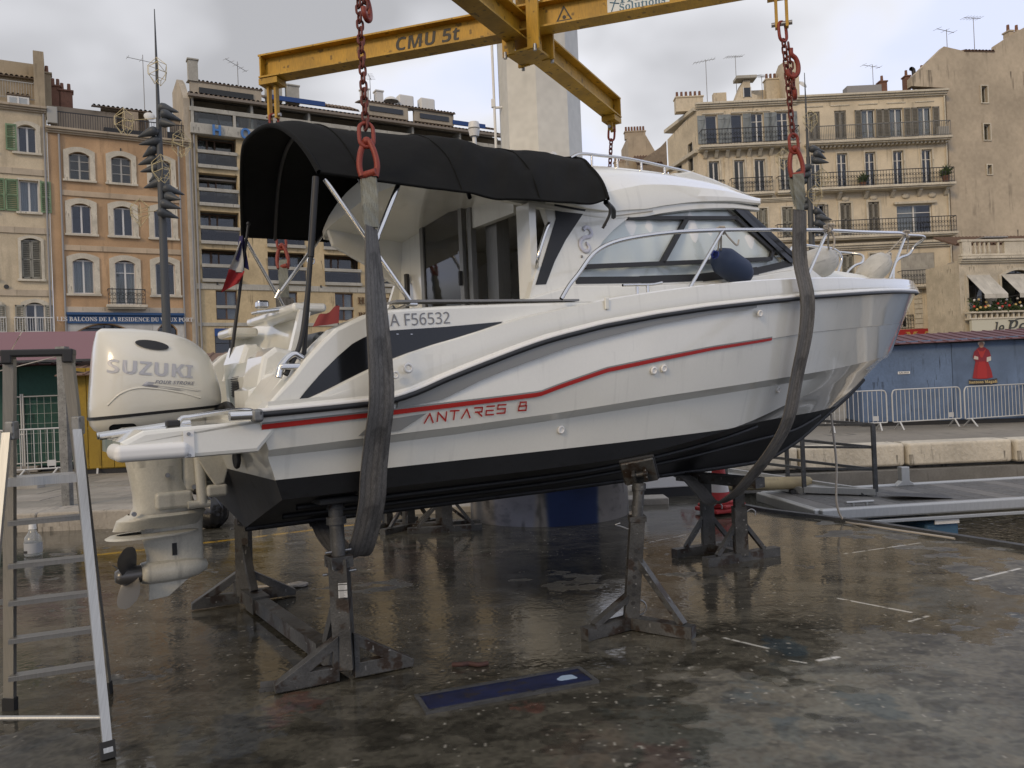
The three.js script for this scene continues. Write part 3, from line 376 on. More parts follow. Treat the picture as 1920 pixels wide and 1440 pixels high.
  for (const x of xs) {
    const bow = z => { const f = clamp(1 - Math.abs(z) / 0.9); return 0.62 * Math.pow(f, 0.6) * sstep(2.6, 3.97, x) + (x < 1.8 ? -0.0 : 0); };
    const ce = crease(x), ea = eave(x), crown = curve([[1.15, 2.95], [1.8, 3.05], [2.6, 3.14], [3.4, 3.14], [3.97, 3.02]])(x), r = [];
    const half = [[0.90, ea], [0.925, ea + 0.008], [0.925, lerp(ea, ce, 0.35)], [0.89, ce - 0.012], [0.87, ce], [0.78, lerp(ce, crown, 0.28)], [0.6, lerp(ce, crown, 0.62)], [0.4, lerp(ce, crown, 0.85)], [0.2, lerp(ce, crown, 0.96)], [0, crown]];
    for (const [z, y] of half) r.push([x + bow(z), y - 0.10 * sstep(3.6, 3.97, x) * clamp(1 - z) , z]);
    for (const [z, y] of half.slice(0, -1).reverse()) r.push([x + bow(z), y - 0.10 * sstep(3.6, 3.97, x) * clamp(1 - z), -z]);
    roof.push(r);
  }
  const under = roof.map((r, i) => r.map(([x, y, z]) => [Math.min(x, x - 0.0), Math.min(y - 0.05, eave(xs[i]) + 0.02 + (0.9 - Math.abs(z)) * 0.08), z * 0.985]));
  obj('cabin_roof', [grid(roof, 0.45), grid(under, 0.6), grid([roof[roof.length - 1], under[under.length - 1]], 0.5), grid([roof[0], under[0]], 0.5)], MAT.gel, boat);
  obj('roof_locker', [ext([[2.9, 0], [3.25, 0.075], [3.5, 0.04], [3.95, -0.06], [2.9, -0.06]], 0.3, 0.02).translate(0.42, 3.06, 0.22)], MAT.gel, boat);
  const rrp = [[1070, 296], [1085, 289], [1130, 292], [1180, 298], [1250, 313], [1300, 326], [1316, 336]].map(p => onBoat(p[0], p[1], 0.48)), rry = table(rrp.map(p => [p[0], p[1]]));
  for (const s of [1, -1]) { const rl = part('roof_rail', boat); obj('rail', tube(rrp.map(p => [p[0], p[1], s * 0.48]), 0.012, 60, 8), MAT.steel, rl); for (let x = rrp[1][0] + 0.12; x < rrp[5][0]; x += 0.24) obj('rail_post', rod([x, 2.98, s * 0.48], [x, rry(x), s * 0.48], 0.009), MAT.steel, rl); }
  obj('shark_fin_aerial', ext([[0, 0], [0.03, 0.16], [0.055, 0.215], [0.085, 0.2], [0.1, 0.1], [0.125, 0]], 0.05, 0.012).translate(2.66, 3.1, -0.06), MAT.whitePlastic, boat);
  obj('gps_aerial', [cyl(0.016, 0.016, 0.3, 2.05, 3.08, -0.1), cyl(0.034, 0.044, 0.05, 2.05, 3.36, -0.1), cyl(0.044, 0.038, 0.045, 2.05, 3.42, -0.1)], MAT.whitePlastic, boat);
  // windscreen: three panes between black pillars
  const wb = z => [4.36 + 0.5 * Math.pow(clamp(1 - Math.abs(z) / 0.96), 1.1), 2.37 + 0.1 * (1 - z * z), z], wt = z => [3.74 + 0.5 * Math.pow(clamp(1 - Math.abs(z) / 0.88), 1.1), 2.78 + 0.07 * (1 - z * z), z * 0.91];
  for (const [z0, z1] of [[0.94, 0.34], [0.3, -0.3], [-0.34, -0.94]]) { const r = []; for (let i = 0; i <= 8; i++) { const z = lerp(z0, z1, i / 8); r.push([wb(z), wt(z)]); } obj('windscreen_pane', grid(r, 0.6), MAT.smoked, boat); }
  for (const z of [0.95, 0.32, -0.32, -0.95]) obj('windscreen_pillar', bar(wb(z), wt(z), 0.05, 0.035), MAT.gloss, boat);
  obj('windscreen_wiper', [rod([4.5, 2.5, 0.62], [4.3, 2.66, 0.7], 0.008), rb(0.07, 0.05, 0.05, 0.015, 4.42, 2.5, 0.72)], MAT.black, boat);
  // aft bulkhead with sliding door
  const bz = 0.95, bxp = 1.8;
  obj('aft_bulkhead', [bx(0.05, 0.68, 0.14, bxp, 2.27, 0.9), bx(0.05, 1.5, 0.5, bxp, 2.05, -0.7), bx(0.05, 0.16, 1.6, bxp, 2.66, 0), bx(0.05, 0.7, 0.16, bxp, 1.68, 0.88)], MAT.gel, boat);
  const door = part('sliding_door', boat); const dz0 = -0.42, dz1 = 0.18;
  obj('frame', [bx(0.03, 1.5, 0.05, bxp - 0.05, 2.07, dz0), bx(0.03, 1.5, 0.05, bxp - 0.05, 2.07, dz1), bx(0.03, 0.06, 0.6, bxp - 0.05, 2.8, (dz0 + dz1) / 2)], MAT.aluGrey, door);
  obj('pane', bx(0.008, 1.44, dz1 - dz0 - 0.05, bxp - 0.05, 2.06, (dz0 + dz1) / 2), MAT.smoked, door);
  obj('handle', rb(0.03, 0.1, 0.02, 0.005, bxp - 0.075, 2.25, dz1), MAT.black, door);
  obj('door_jamb', [bx(0.04, 1.5, 0.05, bxp - 0.02, 2.07, dz1 + 0.08), bx(0.1, 1.5, 0.14, bxp + 0.1, 2.07, dz1 + 0.22)], MAT.aluGrey, boat);
  obj('cabin_lining', [bx(0.04, 1.4, 1.7, 3.1, 2.05, 0), bx(1.3, 0.04, 1.8, 2.45, 1.36, 0), rb(0.5, 0.6, 0.5, 0.05, 2.4, 1.7, 0.4), rb(0.6, 0.5, 0.5, 0.05, 2.5, 1.7, -0.5)], mat([0.3, 0.27, 0.23], 0.7), boat);
  obj('bulkhead_wing', slope(ext([[1.62, 1.95], [1.78, 2.5], [1.85, 2.5], [1.85, 1.95]], 0.04).translate(0, 0, -0.04), -1), MAT.gel, boat);
  obj('roof_wing', slope(ext([[1.15, 2.75], [1.2, 2.62], [1.5, 2.48], [1.8, 2.3], [1.86, 2.75]], 0.05, 0.012).translate(0, 0, -0.06), -1), MAT.gel, boat);
  obj('gas_strut', [rod([1.74, 2.4, -0.7], [1.72, 2.2, -0.66], 0.022), rod([1.72, 2.2, -0.66], [1.7, 2.0, -0.62], 0.012), rod([1.7, 2.05, -0.63], [1.69, 1.96, -0.61], 0.02)], MAT.black, boat);
  obj('cabin_handle', tube([[1.7, 2.4, -0.95], [1.62, 2.36, -0.97], [1.57, 2.2, -0.98], [1.58, 2.1, -0.98], [1.66, 2.08, -0.97]], 0.013, 30, 8), MAT.steel, boat);
}
// guard rails, fenders and deck hardware
{
  const top = s => [[1.77, 1.98], [1.83, 2.06], [1.9, 2.13], [2.01, 2.25], [2.1, 2.305], [2.23, 2.35], [2.6, 2.42], [3.13, 2.48], [3.6, 2.52], [4.0, 2.555], [4.39, 2.59], [4.98, 2.64], [5.6, 2.71], [6.2, 2.79], [6.6, 2.83], [7.05, 2.845]].map(([x, y], i, a) => [x, y, s * (Math.max(0.34, bulZ(Math.min(x, 6.75)) - 0.03))]);
  for (const s of [1, -1]) {
    const t = top(s); t.push([7.14, 2.79, s * 0.3], [7.08, 2.71, s * 0.27], [6.92, 2.66, s * 0.26], [6.8, 2.58, s * 0.27], [6.72, 2.42, s * 0.3]);
    const rl = part('guard_rail', boat); obj('rail', tube(t, 0.0135, 160, 8), MAT.steel, rl);
    for (const [x0, y0, x1, y1] of [[2.81, bulTop(2.81) - 0.02, 3.14, 2.48], [4.1, bulTop(4.1) - 0.02, 4.42, 2.592], [6.2, bulTop(6.2) - 0.02, 6.56, 2.825]]) obj('stanchion', rod([x0, y0, s * (x0 > 6 ? 0.56 : bulZ(x0) - 0.05)], [x1, y1, s * Math.max(0.34, bulZ(Math.min(x1, 6.75)) - 0.03)], 0.012), MAT.steel, rl);
  }
  obj('sunpad_rail', tube([[5.2, 2.46, 0.55], [5.25, 2.62, 0.55], [5.75, 2.67, 0.5], [6.0, 2.66, 0.48], [6.08, 2.6, 0.48], [6.0, 2.42, 0.48]].map(([x, y, z]) => [x - 0.25, y, z - 0.15]), 0.013, 50, 8), MAT.steel, boat);
  obj('deck_cleat', [tube([[2.34, 2.095, 1.16], [2.42, 2.1, 1.16], [2.6, 2.11, 1.16], [2.68, 2.125, 1.16]], 0.009, 24, 8), cyl(0.01, 0.01, 0.05, 2.46, 2.04, 1.16), cyl(0.01, 0.01, 0.05, 2.55, 2.05, 1.16)], MAT.steel, boat);
  obj('fairlead_notch', [rb(0.03, 0.07, 0.012, 0.005, 2.07, 1.955, bulZ(2.07) + 0.012)], MAT.deck, boat);
}
const knot = (x, y, z, s = 1) => [tube([...Array(9)].map((_, i) => [x + 0.028 * s * Math.cos(i * 2.3), y + 0.028 * s * Math.sin(i * 1.7), z + 0.024 * s * Math.sin(i * 2.9)]), 0.009, 60, 6)];
// black bimini on stainless legs and darkened hoops
{
  const crown = curve([[0.3, 3.02], [0.4, 3.12], [0.55, 3.17], [0.8, 3.17], [1.2, 3.19], [1.5, 3.21], [1.9, 3.19], [2.3, 3.2], [2.6, 3.18]]);
  const rows = [], nu = 64, nv = 48;
  for (let i = 0; i <= nu; i++) {
    const r = [], u = i / nu;
    for (let j = 0; j <= nv; j++) {
      const k = 1 - 2 * j / nv, a = Math.abs(k), zz = 1.12 * Math.sign(k) * Math.pow(a, 0.86);
      const x0 = k > 0 ? lerp(0.36, 0.40, a) : lerp(0.36, 0.60, a), x1 = k > 0 ? lerp(2.62, 2.30, Math.pow(a, 1.6)) : lerp(2.62, 2.45, a);
      let x = lerp(x0, x1, u);
      const cr = crown(x), hem = k > 0 ? lerp(2.6, 2.57, u) + 0.06 * sstep(0.9, 1, u) : lerp(2.70, 2.72, u), e = k > 0 ? 2.15 : 3.1;
      const zn = Math.abs(zz) / 1.12;
      let y = hem + (cr - hem) * (1 - Math.pow(zn, e));
      const sag = 0.035 * Math.sin(Math.PI * clamp(u * 2)) + 0.03 * Math.sin(Math.PI * clamp(u * 2 - 1)); y -= sag * (1 - zn) * 0.9;
      const wr = (1 - 0.75 * sstep(0.8, 1, zn)) * 0.075 * 1.35 * (fbm(u * 9 + 2.2 * k + 10, k * 1.6 + 9, 3) - 0.5) * sstep(0.1, 0.7, zn) * sstep(0.25, 0.5, u) + 0.02 * (fbm(u * 7 + 20, k * 3 + 20, 3) - 0.5);
      y += wr * 0.9; const zf = 1 + wr * 0.7;
      if (u > 0.55) { const over = sstep(0.55, 0.9, u); y += 0.022 * over; }
      r.push([x, y, zz * zf * lerp(1, 0.985, u)]);
    }
    rows.push(r);
  }
  const can = part('canopy', boat);
  obj('cloth', grid(rows, 0.9), MAT.canvas, can);
  obj('aft_hem', tube(rows[0].filter((_, i) => i % 3 === 0).map(p => [p[0] - 0.004, p[1], p[2]]), 0.014, 90, 8), MAT.canvas, can);
  obj('side_hem', tube(rows.filter((_, i) => i % 3 === 0).map(r => r[0]), 0.009, 60, 6), MAT.canvas, can);
  obj('side_hem', tube(rows.filter((_, i) => i % 3 === 0).map(r => r[nv]), 0.009, 60, 6), MAT.canvas, can);
  obj('front_hem', tube(rows[nu].filter((_, i) => i % 3 === 0), 0.012, 60, 6), MAT.canvas, can);
  for (const u of [8, 28, 46]) obj('seam', tube(rows[u].filter((_, i) => i % 3 === 0).map(p => [p[0], p[1] + 0.002, p[2] * 1.002]), 0.005, 90, 5), MAT.canvas, can);
  obj('tie_strap', [tube([[2.28, 2.63, 1.1], [2.4, 2.6, 1.03], [2.46, 2.58, 0.96]], 0.018, 12, 6), tube([[2.3, 2.62, 1.11], [2.31, 2.56, 1.1], [2.28, 2.47, 1.06]], 0.009, 12, 6)], MAT.black, can);
  obj('tie_line', rod([2.46, 2.585, 0.95], [2.85, 2.66, 0.92], 0.004), MAT.rope, can);
  const fr = part('canopy_frame', boat);
  for (const s of [1, -1]) {
    const z = s * 1.13, x = s < 0 ? 0.16 : 0, dy = s < 0 ? 0.1 : 0;
    obj('hoop_leg', [rod([0.44 + x, 2.58 + dy, s * 1.08], [0.86 + x, 1.95, s * 1.16], 0.0135), rb(0.05, 0.03, 0.05, 0.008, 0.865 + x, 1.945, s * 1.16)], MAT.steel, fr);
    obj('hoop_leg', [rod([0.86 + x * 2.2, 2.6 + dy * 1.6, s * 1.06], [0.67 + x, 2.24, s * 1.125], 0.0135), rod([0.70 + x, 2.30, s * 1.115], [0.67 + x, 2.24, s * 1.125], 0.018)], MAT.steel, fr);
    if (s < 0) continue;
    obj('support_pole', [rod([0.385, 2.58, s * 1.1], [0.335, 2.17, s * 1.12], 0.017), rod([0.335, 2.17, s * 1.12], [0.27, 1.67, s * 1.15], 0.012)], MAT.black, fr);
    obj('support_strap', tube([[0.335, 2.17, s * 1.12], [0.3, 1.95, s * 1.14], [0.24, 1.72, s * 1.18], [0.16, 1.58, s * 1.2]], 0.013, 20, 6), MAT.black, fr);
    obj('strap_ring', new THREE.TorusGeometry(0.018, 0.004, 6, 14).translate(0.335, 2.15, s * 1.12), MAT.steel, fr);
  }
  for (const j of [8, 30]) obj('hoop', tube(rows[j].filter((_, i) => i % 2 === 0).map(p => [p[0], p[1] - 0.022, p[2] * 0.975]), 0.0125, 90, 8), MAT.black, fr);  // steel hoops coloured black: the dark under the cloth is put into their colour
}
// ensign on its staff
{
  const st = part('ensign', boat);
  obj('staff', [rod([0.27, 1.7, -0.3], [0.42, 2.62, -0.3], 0.0125, 0.008), new THREE.SphereGeometry(0.014, 10, 8).translate(0.42, 2.62, -0.3)], MAT.black, st);
  const cl = c => mat(c, 0.85, { side: THREE.DoubleSide, map: rep(T.weave, 3) });
  const band = (q, m, dz) => { const c = q.map(p => V3(...onBoat(p[0], p[1], -0.28))), r = []; for (let i = 0; i <= 10; i++) { const w = []; for (let j = 0; j <= 10; j++) { const t = i / 10, u = j / 10, v = c[0].clone().lerp(c[1], u).lerp(c[3].clone().lerp(c[2], u), t); v.z += dz + 0.018 * Math.sin(u * 6 + t * 2.5 + dz * 90); w.push(v); } r.push(w); } obj('flag_band', grid(r, 0.9), m, st); };
  band([[451, 441], [460, 444], [467, 507], [441, 486]], cl([0.035, 0.03, 0.12]), -0.012); band([[449, 452], [453, 458], [456, 512], [427, 508]], cl([0.5, 0.49, 0.47]), 0.004); band([[427, 506], [457, 509], [447, 531], [414, 549]], cl([0.36, 0.02, 0.025]), 0.012);
}
// outboard motor
{
  const om = part('outboard_motor', boat);
  const aft = curve([[1.27, -0.46], [1.33, -0.55], [1.4, -0.575], [1.64, -0.56], [1.8, -0.54], [1.87, -0.525], [1.885, -0.52], [1.9, -0.5]]), fore = curve([[1.27, 0.02], [1.4, 0.11], [1.46, 0.12], [1.6, 0.1], [1.73, 0.06], [1.8, 0.0], [1.85, -0.08], [1.88, -0.18], [1.9, -0.3]]), wid = curve([[1.27, 0.12], [1.33, 0.2], [1.4, 0.235], [1.55, 0.25], [1.68, 0.245], [1.78, 0.215], [1.84, 0.17], [1.88, 0.11], [1.9, 0.03]]);
  const ring = (y, n = 44) => { const r = [], a = aft(y), f = fore(y), w = wid(y); for (let i = 0; i <= n; i++) { const t = i / n * 2 * Math.PI, c = Math.cos(t), s = Math.sin(t), e = 0.54; const ex = Math.sign(c) * Math.pow(Math.abs(c), e), ez = Math.sign(s) * Math.pow(Math.abs(s), e); const X = (a + f) / 2 + ex * (f - a) / 2, tp = lerp(0.9, 1, clamp((f - X) / 0.25)); r.push([X, y + 0.045 * (X + 0.58) / 0.7 * clamp((1.6 - y) / 0.2), ez * w * tp * lerp(0.86, 1, clamp((X - a) / 0.15))]); } return r; };
  const hs = []; for (let i = 0; i <= 34; i++) hs.push(lerp(1.405, 1.9, 1 - Math.pow(1 - i / 34, 1.7))); const rr = hs.map(y => ring(y)); rr.push(rr[rr.length - 1].map(p => [-0.4, 1.9, 0]));
  obj('upper_cowl', grid(rr, 0.8), MAT.cowl, om);
  obj('lower_cowl', grid([1.25, 1.27, 1.3, 1.33, 1.36, 1.392].map(y => ring(y)), 0.7), MAT.cowl, om);
  obj('cowl_seal', grid([1.39, 1.407].map(y => ring(y).map(([x, yy, z]) => [x + 0.006 * Math.sign(x + 0.23), yy, z * 1.012])), 0.8), MAT.black, om);
  const cz = (x, y) => { const n = 44, R = ring(y); let b = 0.2; for (let i = 0; i < n / 2; i++) if ((R[i][0] - x) * (R[i + 1][0] - x) <= 0) b = lerp(R[i][2], R[i + 1][2], (x - R[i][0]) / (R[i + 1][0] - R[i][0] + 1e-6)); return b; };
  const dr = (g, off, flip) => { g = drape(g, (x, y) => cz(x, clamp(y, 1.3, 1.86)), off); return g; };
  obj('maker_name', dr(textGeo('SUZUKI', 0.074, 'sans_bold', 0, 1.22).rotateZ(-0.1).translate(-0.285, 1.625, 0), 0.004), MAT.silver, om);
  obj('model_lettering', dr(textGeo('FOUR STROKE', 0.019, 'sans_bold', 0, 1.2, 0.3).rotateZ(-0.07).translate(-0.165, 1.572, 0), 0.004), MAT.silverDark, om);
  obj('cowl_flash', dr(new THREE.ShapeGeometry(poly([[-0.5, 1.615], [-0.3, 1.59], [-0.12, 1.558], [-0.02, 1.53], [-0.15, 1.545], [-0.32, 1.575]])), 0.003), MAT.silver, om);
  obj('cowl_flash', dr(new THREE.ShapeGeometry(poly([[-0.49, 1.603], [-0.3, 1.575], [-0.12, 1.545], [-0.03, 1.527], [-0.15, 1.538], [-0.32, 1.567]])), 0.0045), MAT.silverDark, om);
  const oval = []; for (let i = 0; i < 28; i++) { const a = i / 28 * 2 * Math.PI, x = 0.085 * Math.cos(a), y = 0.026 * Math.sin(a); oval.push([-0.27 + x, 1.795 + y - 0.16 * x]); }
  obj('air_intake', dr(new THREE.ShapeGeometry(poly(oval)), 0.01), MAT.black, om);
  const slot = []; for (let i = 0; i < 24; i++) { const a = i / 24 * 2 * Math.PI; slot.push([-0.43 + 0.028 * Math.cos(a) + 0.038 * Math.sign(Math.cos(a)), 1.345 + 0.022 * Math.sin(a)]); }
  obj('exhaust_slot', dr(new THREE.ShapeGeometry(poly(slot)), 0.004), MAT.gloss, om);
  obj('cowl_crease', tube([[-0.5, 1.47], [-0.44, 1.53], [-0.36, 1.557], [-0.26, 1.55], [-0.14, 1.525], [-0.03, 1.49]].map(([x, y]) => [x, y, cz(x, y) - 0.001]), 0.006, 50, 8), MAT.cowl, om);
  obj('warning_label', dr(new THREE.PlaneGeometry(0.05, 0.055).translate(-0.19, 1.345, 0), 0.004), mat([0.1, 0.08, 0.075], 0.5), om);
  // midsection, plates, gearcase
  const sec = (y, a, f, w, e = 0.75) => { const r = []; for (let i = 0; i <= 28; i++) { const t = i / 28 * 2 * Math.PI, c = Math.cos(t), s = Math.sin(t); r.push([(a + f) / 2 + Math.sign(c) * Math.pow(Math.abs(c), e) * (f - a) / 2, y, Math.sign(s) * Math.pow(Math.abs(s), e) * w]); } return r; };
  obj('midsection', grid([sec(1.28, -0.42, -0.1, 0.12), sec(1.14, -0.4, -0.1, 0.115), sec(1.02, -0.38, -0.1, 0.105), sec(0.95, -0.37, -0.06, 0.11), sec(0.88, -0.37, -0.04, 0.11), sec(0.84, -0.39, -0.03, 0.105)], 0.7), MAT.gear, om);
  obj('side_cover', [rb(0.2, 0.1, 0.05, 0.022, -0.17, 0.915, 0.105, 0, 3)], MAT.gear, om);
  obj('splash_plate', grid([sec(0.845, -0.4, 0.01, 0.12, 0.9), sec(0.832, -0.42, 0.02, 0.15, 0.9), sec(0.815, -0.46, 0.01, 0.13, 0.9), sec(0.76, -0.48, -0.02, 0.075, 0.9)], 0.4), MAT.gear, om);
  obj('cavitation_plate', grid([sec(0.735, -0.46, -0.06, 0.06), sec(0.728, -0.5, -0.03, 0.14), sec(0.718, -0.52, -0.03, 0.14), sec(0.712, -0.46, -0.06, 0.06)], 0.3), MAT.gear, om);
  obj('gearcase', [grid([sec(0.83, -0.34, 0.01, 0.05, 1), sec(0.71, -0.33, 0.0, 0.042, 1), sec(0.6, -0.31, 0.0, 0.038, 1), sec(0.5, -0.31, 0.0, 0.036, 1)], 0.7), lathe([[0.001, 0.03], [0.03, 0.02], [0.055, -0.03], [0.068, -0.1], [0.07, -0.2], [0.066, -0.3], [0.058, -0.335], [0.001, -0.335]], 24).rotateZ(-Math.PI / 2).translate(-0.005, 0.505, 0)], MAT.gear, om);
  obj('skeg', ext([[-0.3, 0.47], [-0.305, 0.345], [-0.2, 0.352], [-0.06, 0.46]], 0.016, 0.004).translate(0, 0, -0.008), MAT.gear, om);
  obj('water_intake', bx(0.026, 0.07, 0.004, -0.165, 0.625, 0.041), MAT.black, om);
  obj('badge_plate', bx(0.045, 0.03, 0.004, -0.3, 0.765, 0.075), MAT.galv, om);
  for (const [x, y] of [[-0.2, 1.06], [-0.06, 0.98], [-0.38, 0.86], [-0.07, 1.2]]) obj('bolt', new THREE.CylinderGeometry(0.013, 0.013, 0.02, 12).rotateX(Math.PI / 2).translate(x, y, 0.112), MAT.bolt, om);
  const pr = [lathe([[0.001, 0.02], [0.04, 0.02], [0.05, 0], [0.048, -0.1], [0.03, -0.13], [0.001, -0.13]], 18).rotateZ(-Math.PI / 2).translate(-0.345, 0.505, 0)];
  const prop = share('propeller', join(pr), mat([0.13, 0.125, 0.12], 0.35, { metalness: 0.6 }), om);
  for (let b = 0; b < 3; b++) { const r = []; for (let i = 0; i <= 8; i++) { const t = i / 8, q = [], rad = lerp(0.04, 0.19, t), w = 0.085 * Math.sqrt(Math.max(0.02, 1 - Math.pow(t, 3))) * (0.6 + 0.6 * t); for (let j = -4; j <= 4; j++) { const k = j / 4, an = b * 2.094 + 0.5 + k * w / rad * 0.75; q.push([-0.4 - k * w * 0.75 - 0.03 * t, 0.505 + rad * Math.cos(an), rad * Math.sin(an)]); } r.push(q); } obj('blade', grid(r, 0.9), prop.material, om); }
  obj('clamp_bracket', [ext([[-0.02, 1.3], [0.12, 1.3], [0.14, 1.12], [0.1, 0.99], [0.05, 0.98], [0.0, 1.06], [-0.05, 1.16]], 0.04, 0.008).translate(0, 0, 0.12), ext([[-0.02, 1.3], [0.12, 1.3], [0.14, 1.12], [0.1, 0.99], [0.05, 0.98], [0.0, 1.06], [-0.05, 1.16]], 0.04, 0.008).translate(0, 0, -0.16), rb(0.1, 0.36, 0.16, 0.03, -0.06, 1.12, 0), rod([-0.03, 1.3, 0.1], [-0.02, 0.88, 0.13], 0.03), rod([-0.1, 0.88, 0.13], [0.02, 0.88, 0.13], 0.024), rb(0.12, 0.07, 0.34, 0.02, 0.06, 0.95, 0)], MAT.gear, om);
  obj('tilt_ram', [rod([0.02, 1.2, 0.08], [-0.04, 0.93, 0.08], 0.022), rod([0.0, 1.24, -0.04], [-0.02, 0.95, -0.04], 0.018)], MAT.black, om);
  obj('rigging_hose', tube([[0.08, 1.42, 0.14], [0.12, 1.44, 0.2], [0.13, 1.41, 0.3], [0.2, 1.4, 0.34]], 0.026, 20, 8), MAT.black, om);
}
// fenders hung on the rail, and the line over the bow
function fender(label, m, pos, rot, r, L, group) {
  const f = thing('fender', label, 'fender'); f.position.copy(boatToWorld(...pos)); f.rotation.set(0, BOAT.turn, 0);
  const b = obj('body', lathe([[0.001, -L / 2 - r * 0.5], [r * 0.35, -L / 2 - r * 0.45], [r * 0.75, -L / 2 - r * 0.1], [r, -L / 2 + r * 0.5], [r, L / 2 - r * 0.5], [r * 0.75, L / 2 + r * 0.1], [r * 0.35, L / 2 + r * 0.42], [r * 0.28, L / 2 + r * 0.6], [0.001, L / 2 + r * 0.6]], 26), m, f); b.rotation.set(...rot);
  const e = obj('end_eye', [new THREE.TorusGeometry(r * 0.2, r * 0.08, 8, 14).translate(0, L / 2 + r * 0.7, 0), cyl(r * 0.34, r * 0.3, r * 0.2, 0, L / 2 + r * 0.4, 0)], m === MAT.fenderBlue ? mat([0.015, 0.03, 0.2], 0.4) : m, f); e.rotation.set(...rot); return f;
}
{
  const f1 = fender('dark blue cylindrical fender hanging from the side rail by cabin window', MAT.fenderBlue, [3.4, 2.27, 1.12], [0.25, 0, 1.2], 0.1, 0.29);
  const ln = a => obj('lanyard', a, MAT.rope, f1);
  const loc = p => [p[0] - 3.38, p[1] - 2.26, p[2] - 1.12];
  ln([rod(loc([3.14, 2.46, 1.24]), loc([3.2, 2.36, 1.16]), 0.006), rod(loc([3.14, 2.47, 1.25]), loc([3.25, 2.34, 1.14]), 0.006), tube([loc([3.14, 2.48, 1.26]), loc([3.2, 2.42, 1.27]), loc([3.27, 2.38, 1.27]), loc([3.3, 2.42, 1.26])], 0.006, 20, 6), knot(...loc([3.14, 2.475, 1.25]), 0.9)]);
  const f2 = fender('cream white fender lying on the foredeck right beside the bow strap', MAT.fenderWhite, [4.88, 2.42, 0.72], [0.5, 0, -1.25], 0.13, 0.34);
  const f3 = fender('cream white fender lying at the very tip of the bow', MAT.fenderWhite, [6.2, 2.48, 0.42], [0.4, 0, -0.85], 0.12, 0.3);
  const lc = (f, p, o) => [p[0] - o[0], p[1] - o[1], p[2] - o[2]];
  obj('lanyard', [knot(...lc(f2, [4.42, 2.6, 1.2], [4.88, 2.42, 0.72]), 1.3), tube([[4.42, 2.6, 1.2], [4.75, 2.56, 0.95], [5.05, 2.54, 0.75]].map(p => lc(f2, p, [4.88, 2.42, 0.72])), 0.008, 20, 6), tube([[4.42, 2.6, 1.2], [4.46, 2.52, 1.21], [4.44, 2.44, 1.21]].map(p => lc(f2, p, [4.88, 2.42, 0.72])), 0.008, 12, 6)], MAT.rope, f2);
  obj('lanyard', [knot(...lc(f3, [6.56, 2.83, 0.55], [6.2, 2.48, 0.42]), 1.3), tube([[6.56, 2.83, 0.55], [6.45, 2.72, 0.5], [6.38, 2.62, 0.42]].map(p => lc(f3, p, [6.2, 2.48, 0.42])), 0.008, 16, 6), tube([[6.56, 2.83, 0.55], [6.63, 2.76, 0.53], [6.62, 2.66, 0.52]].map(p => lc(f3, p, [6.2, 2.48, 0.42])), 0.008, 12, 6)], MAT.rope, f3);
}
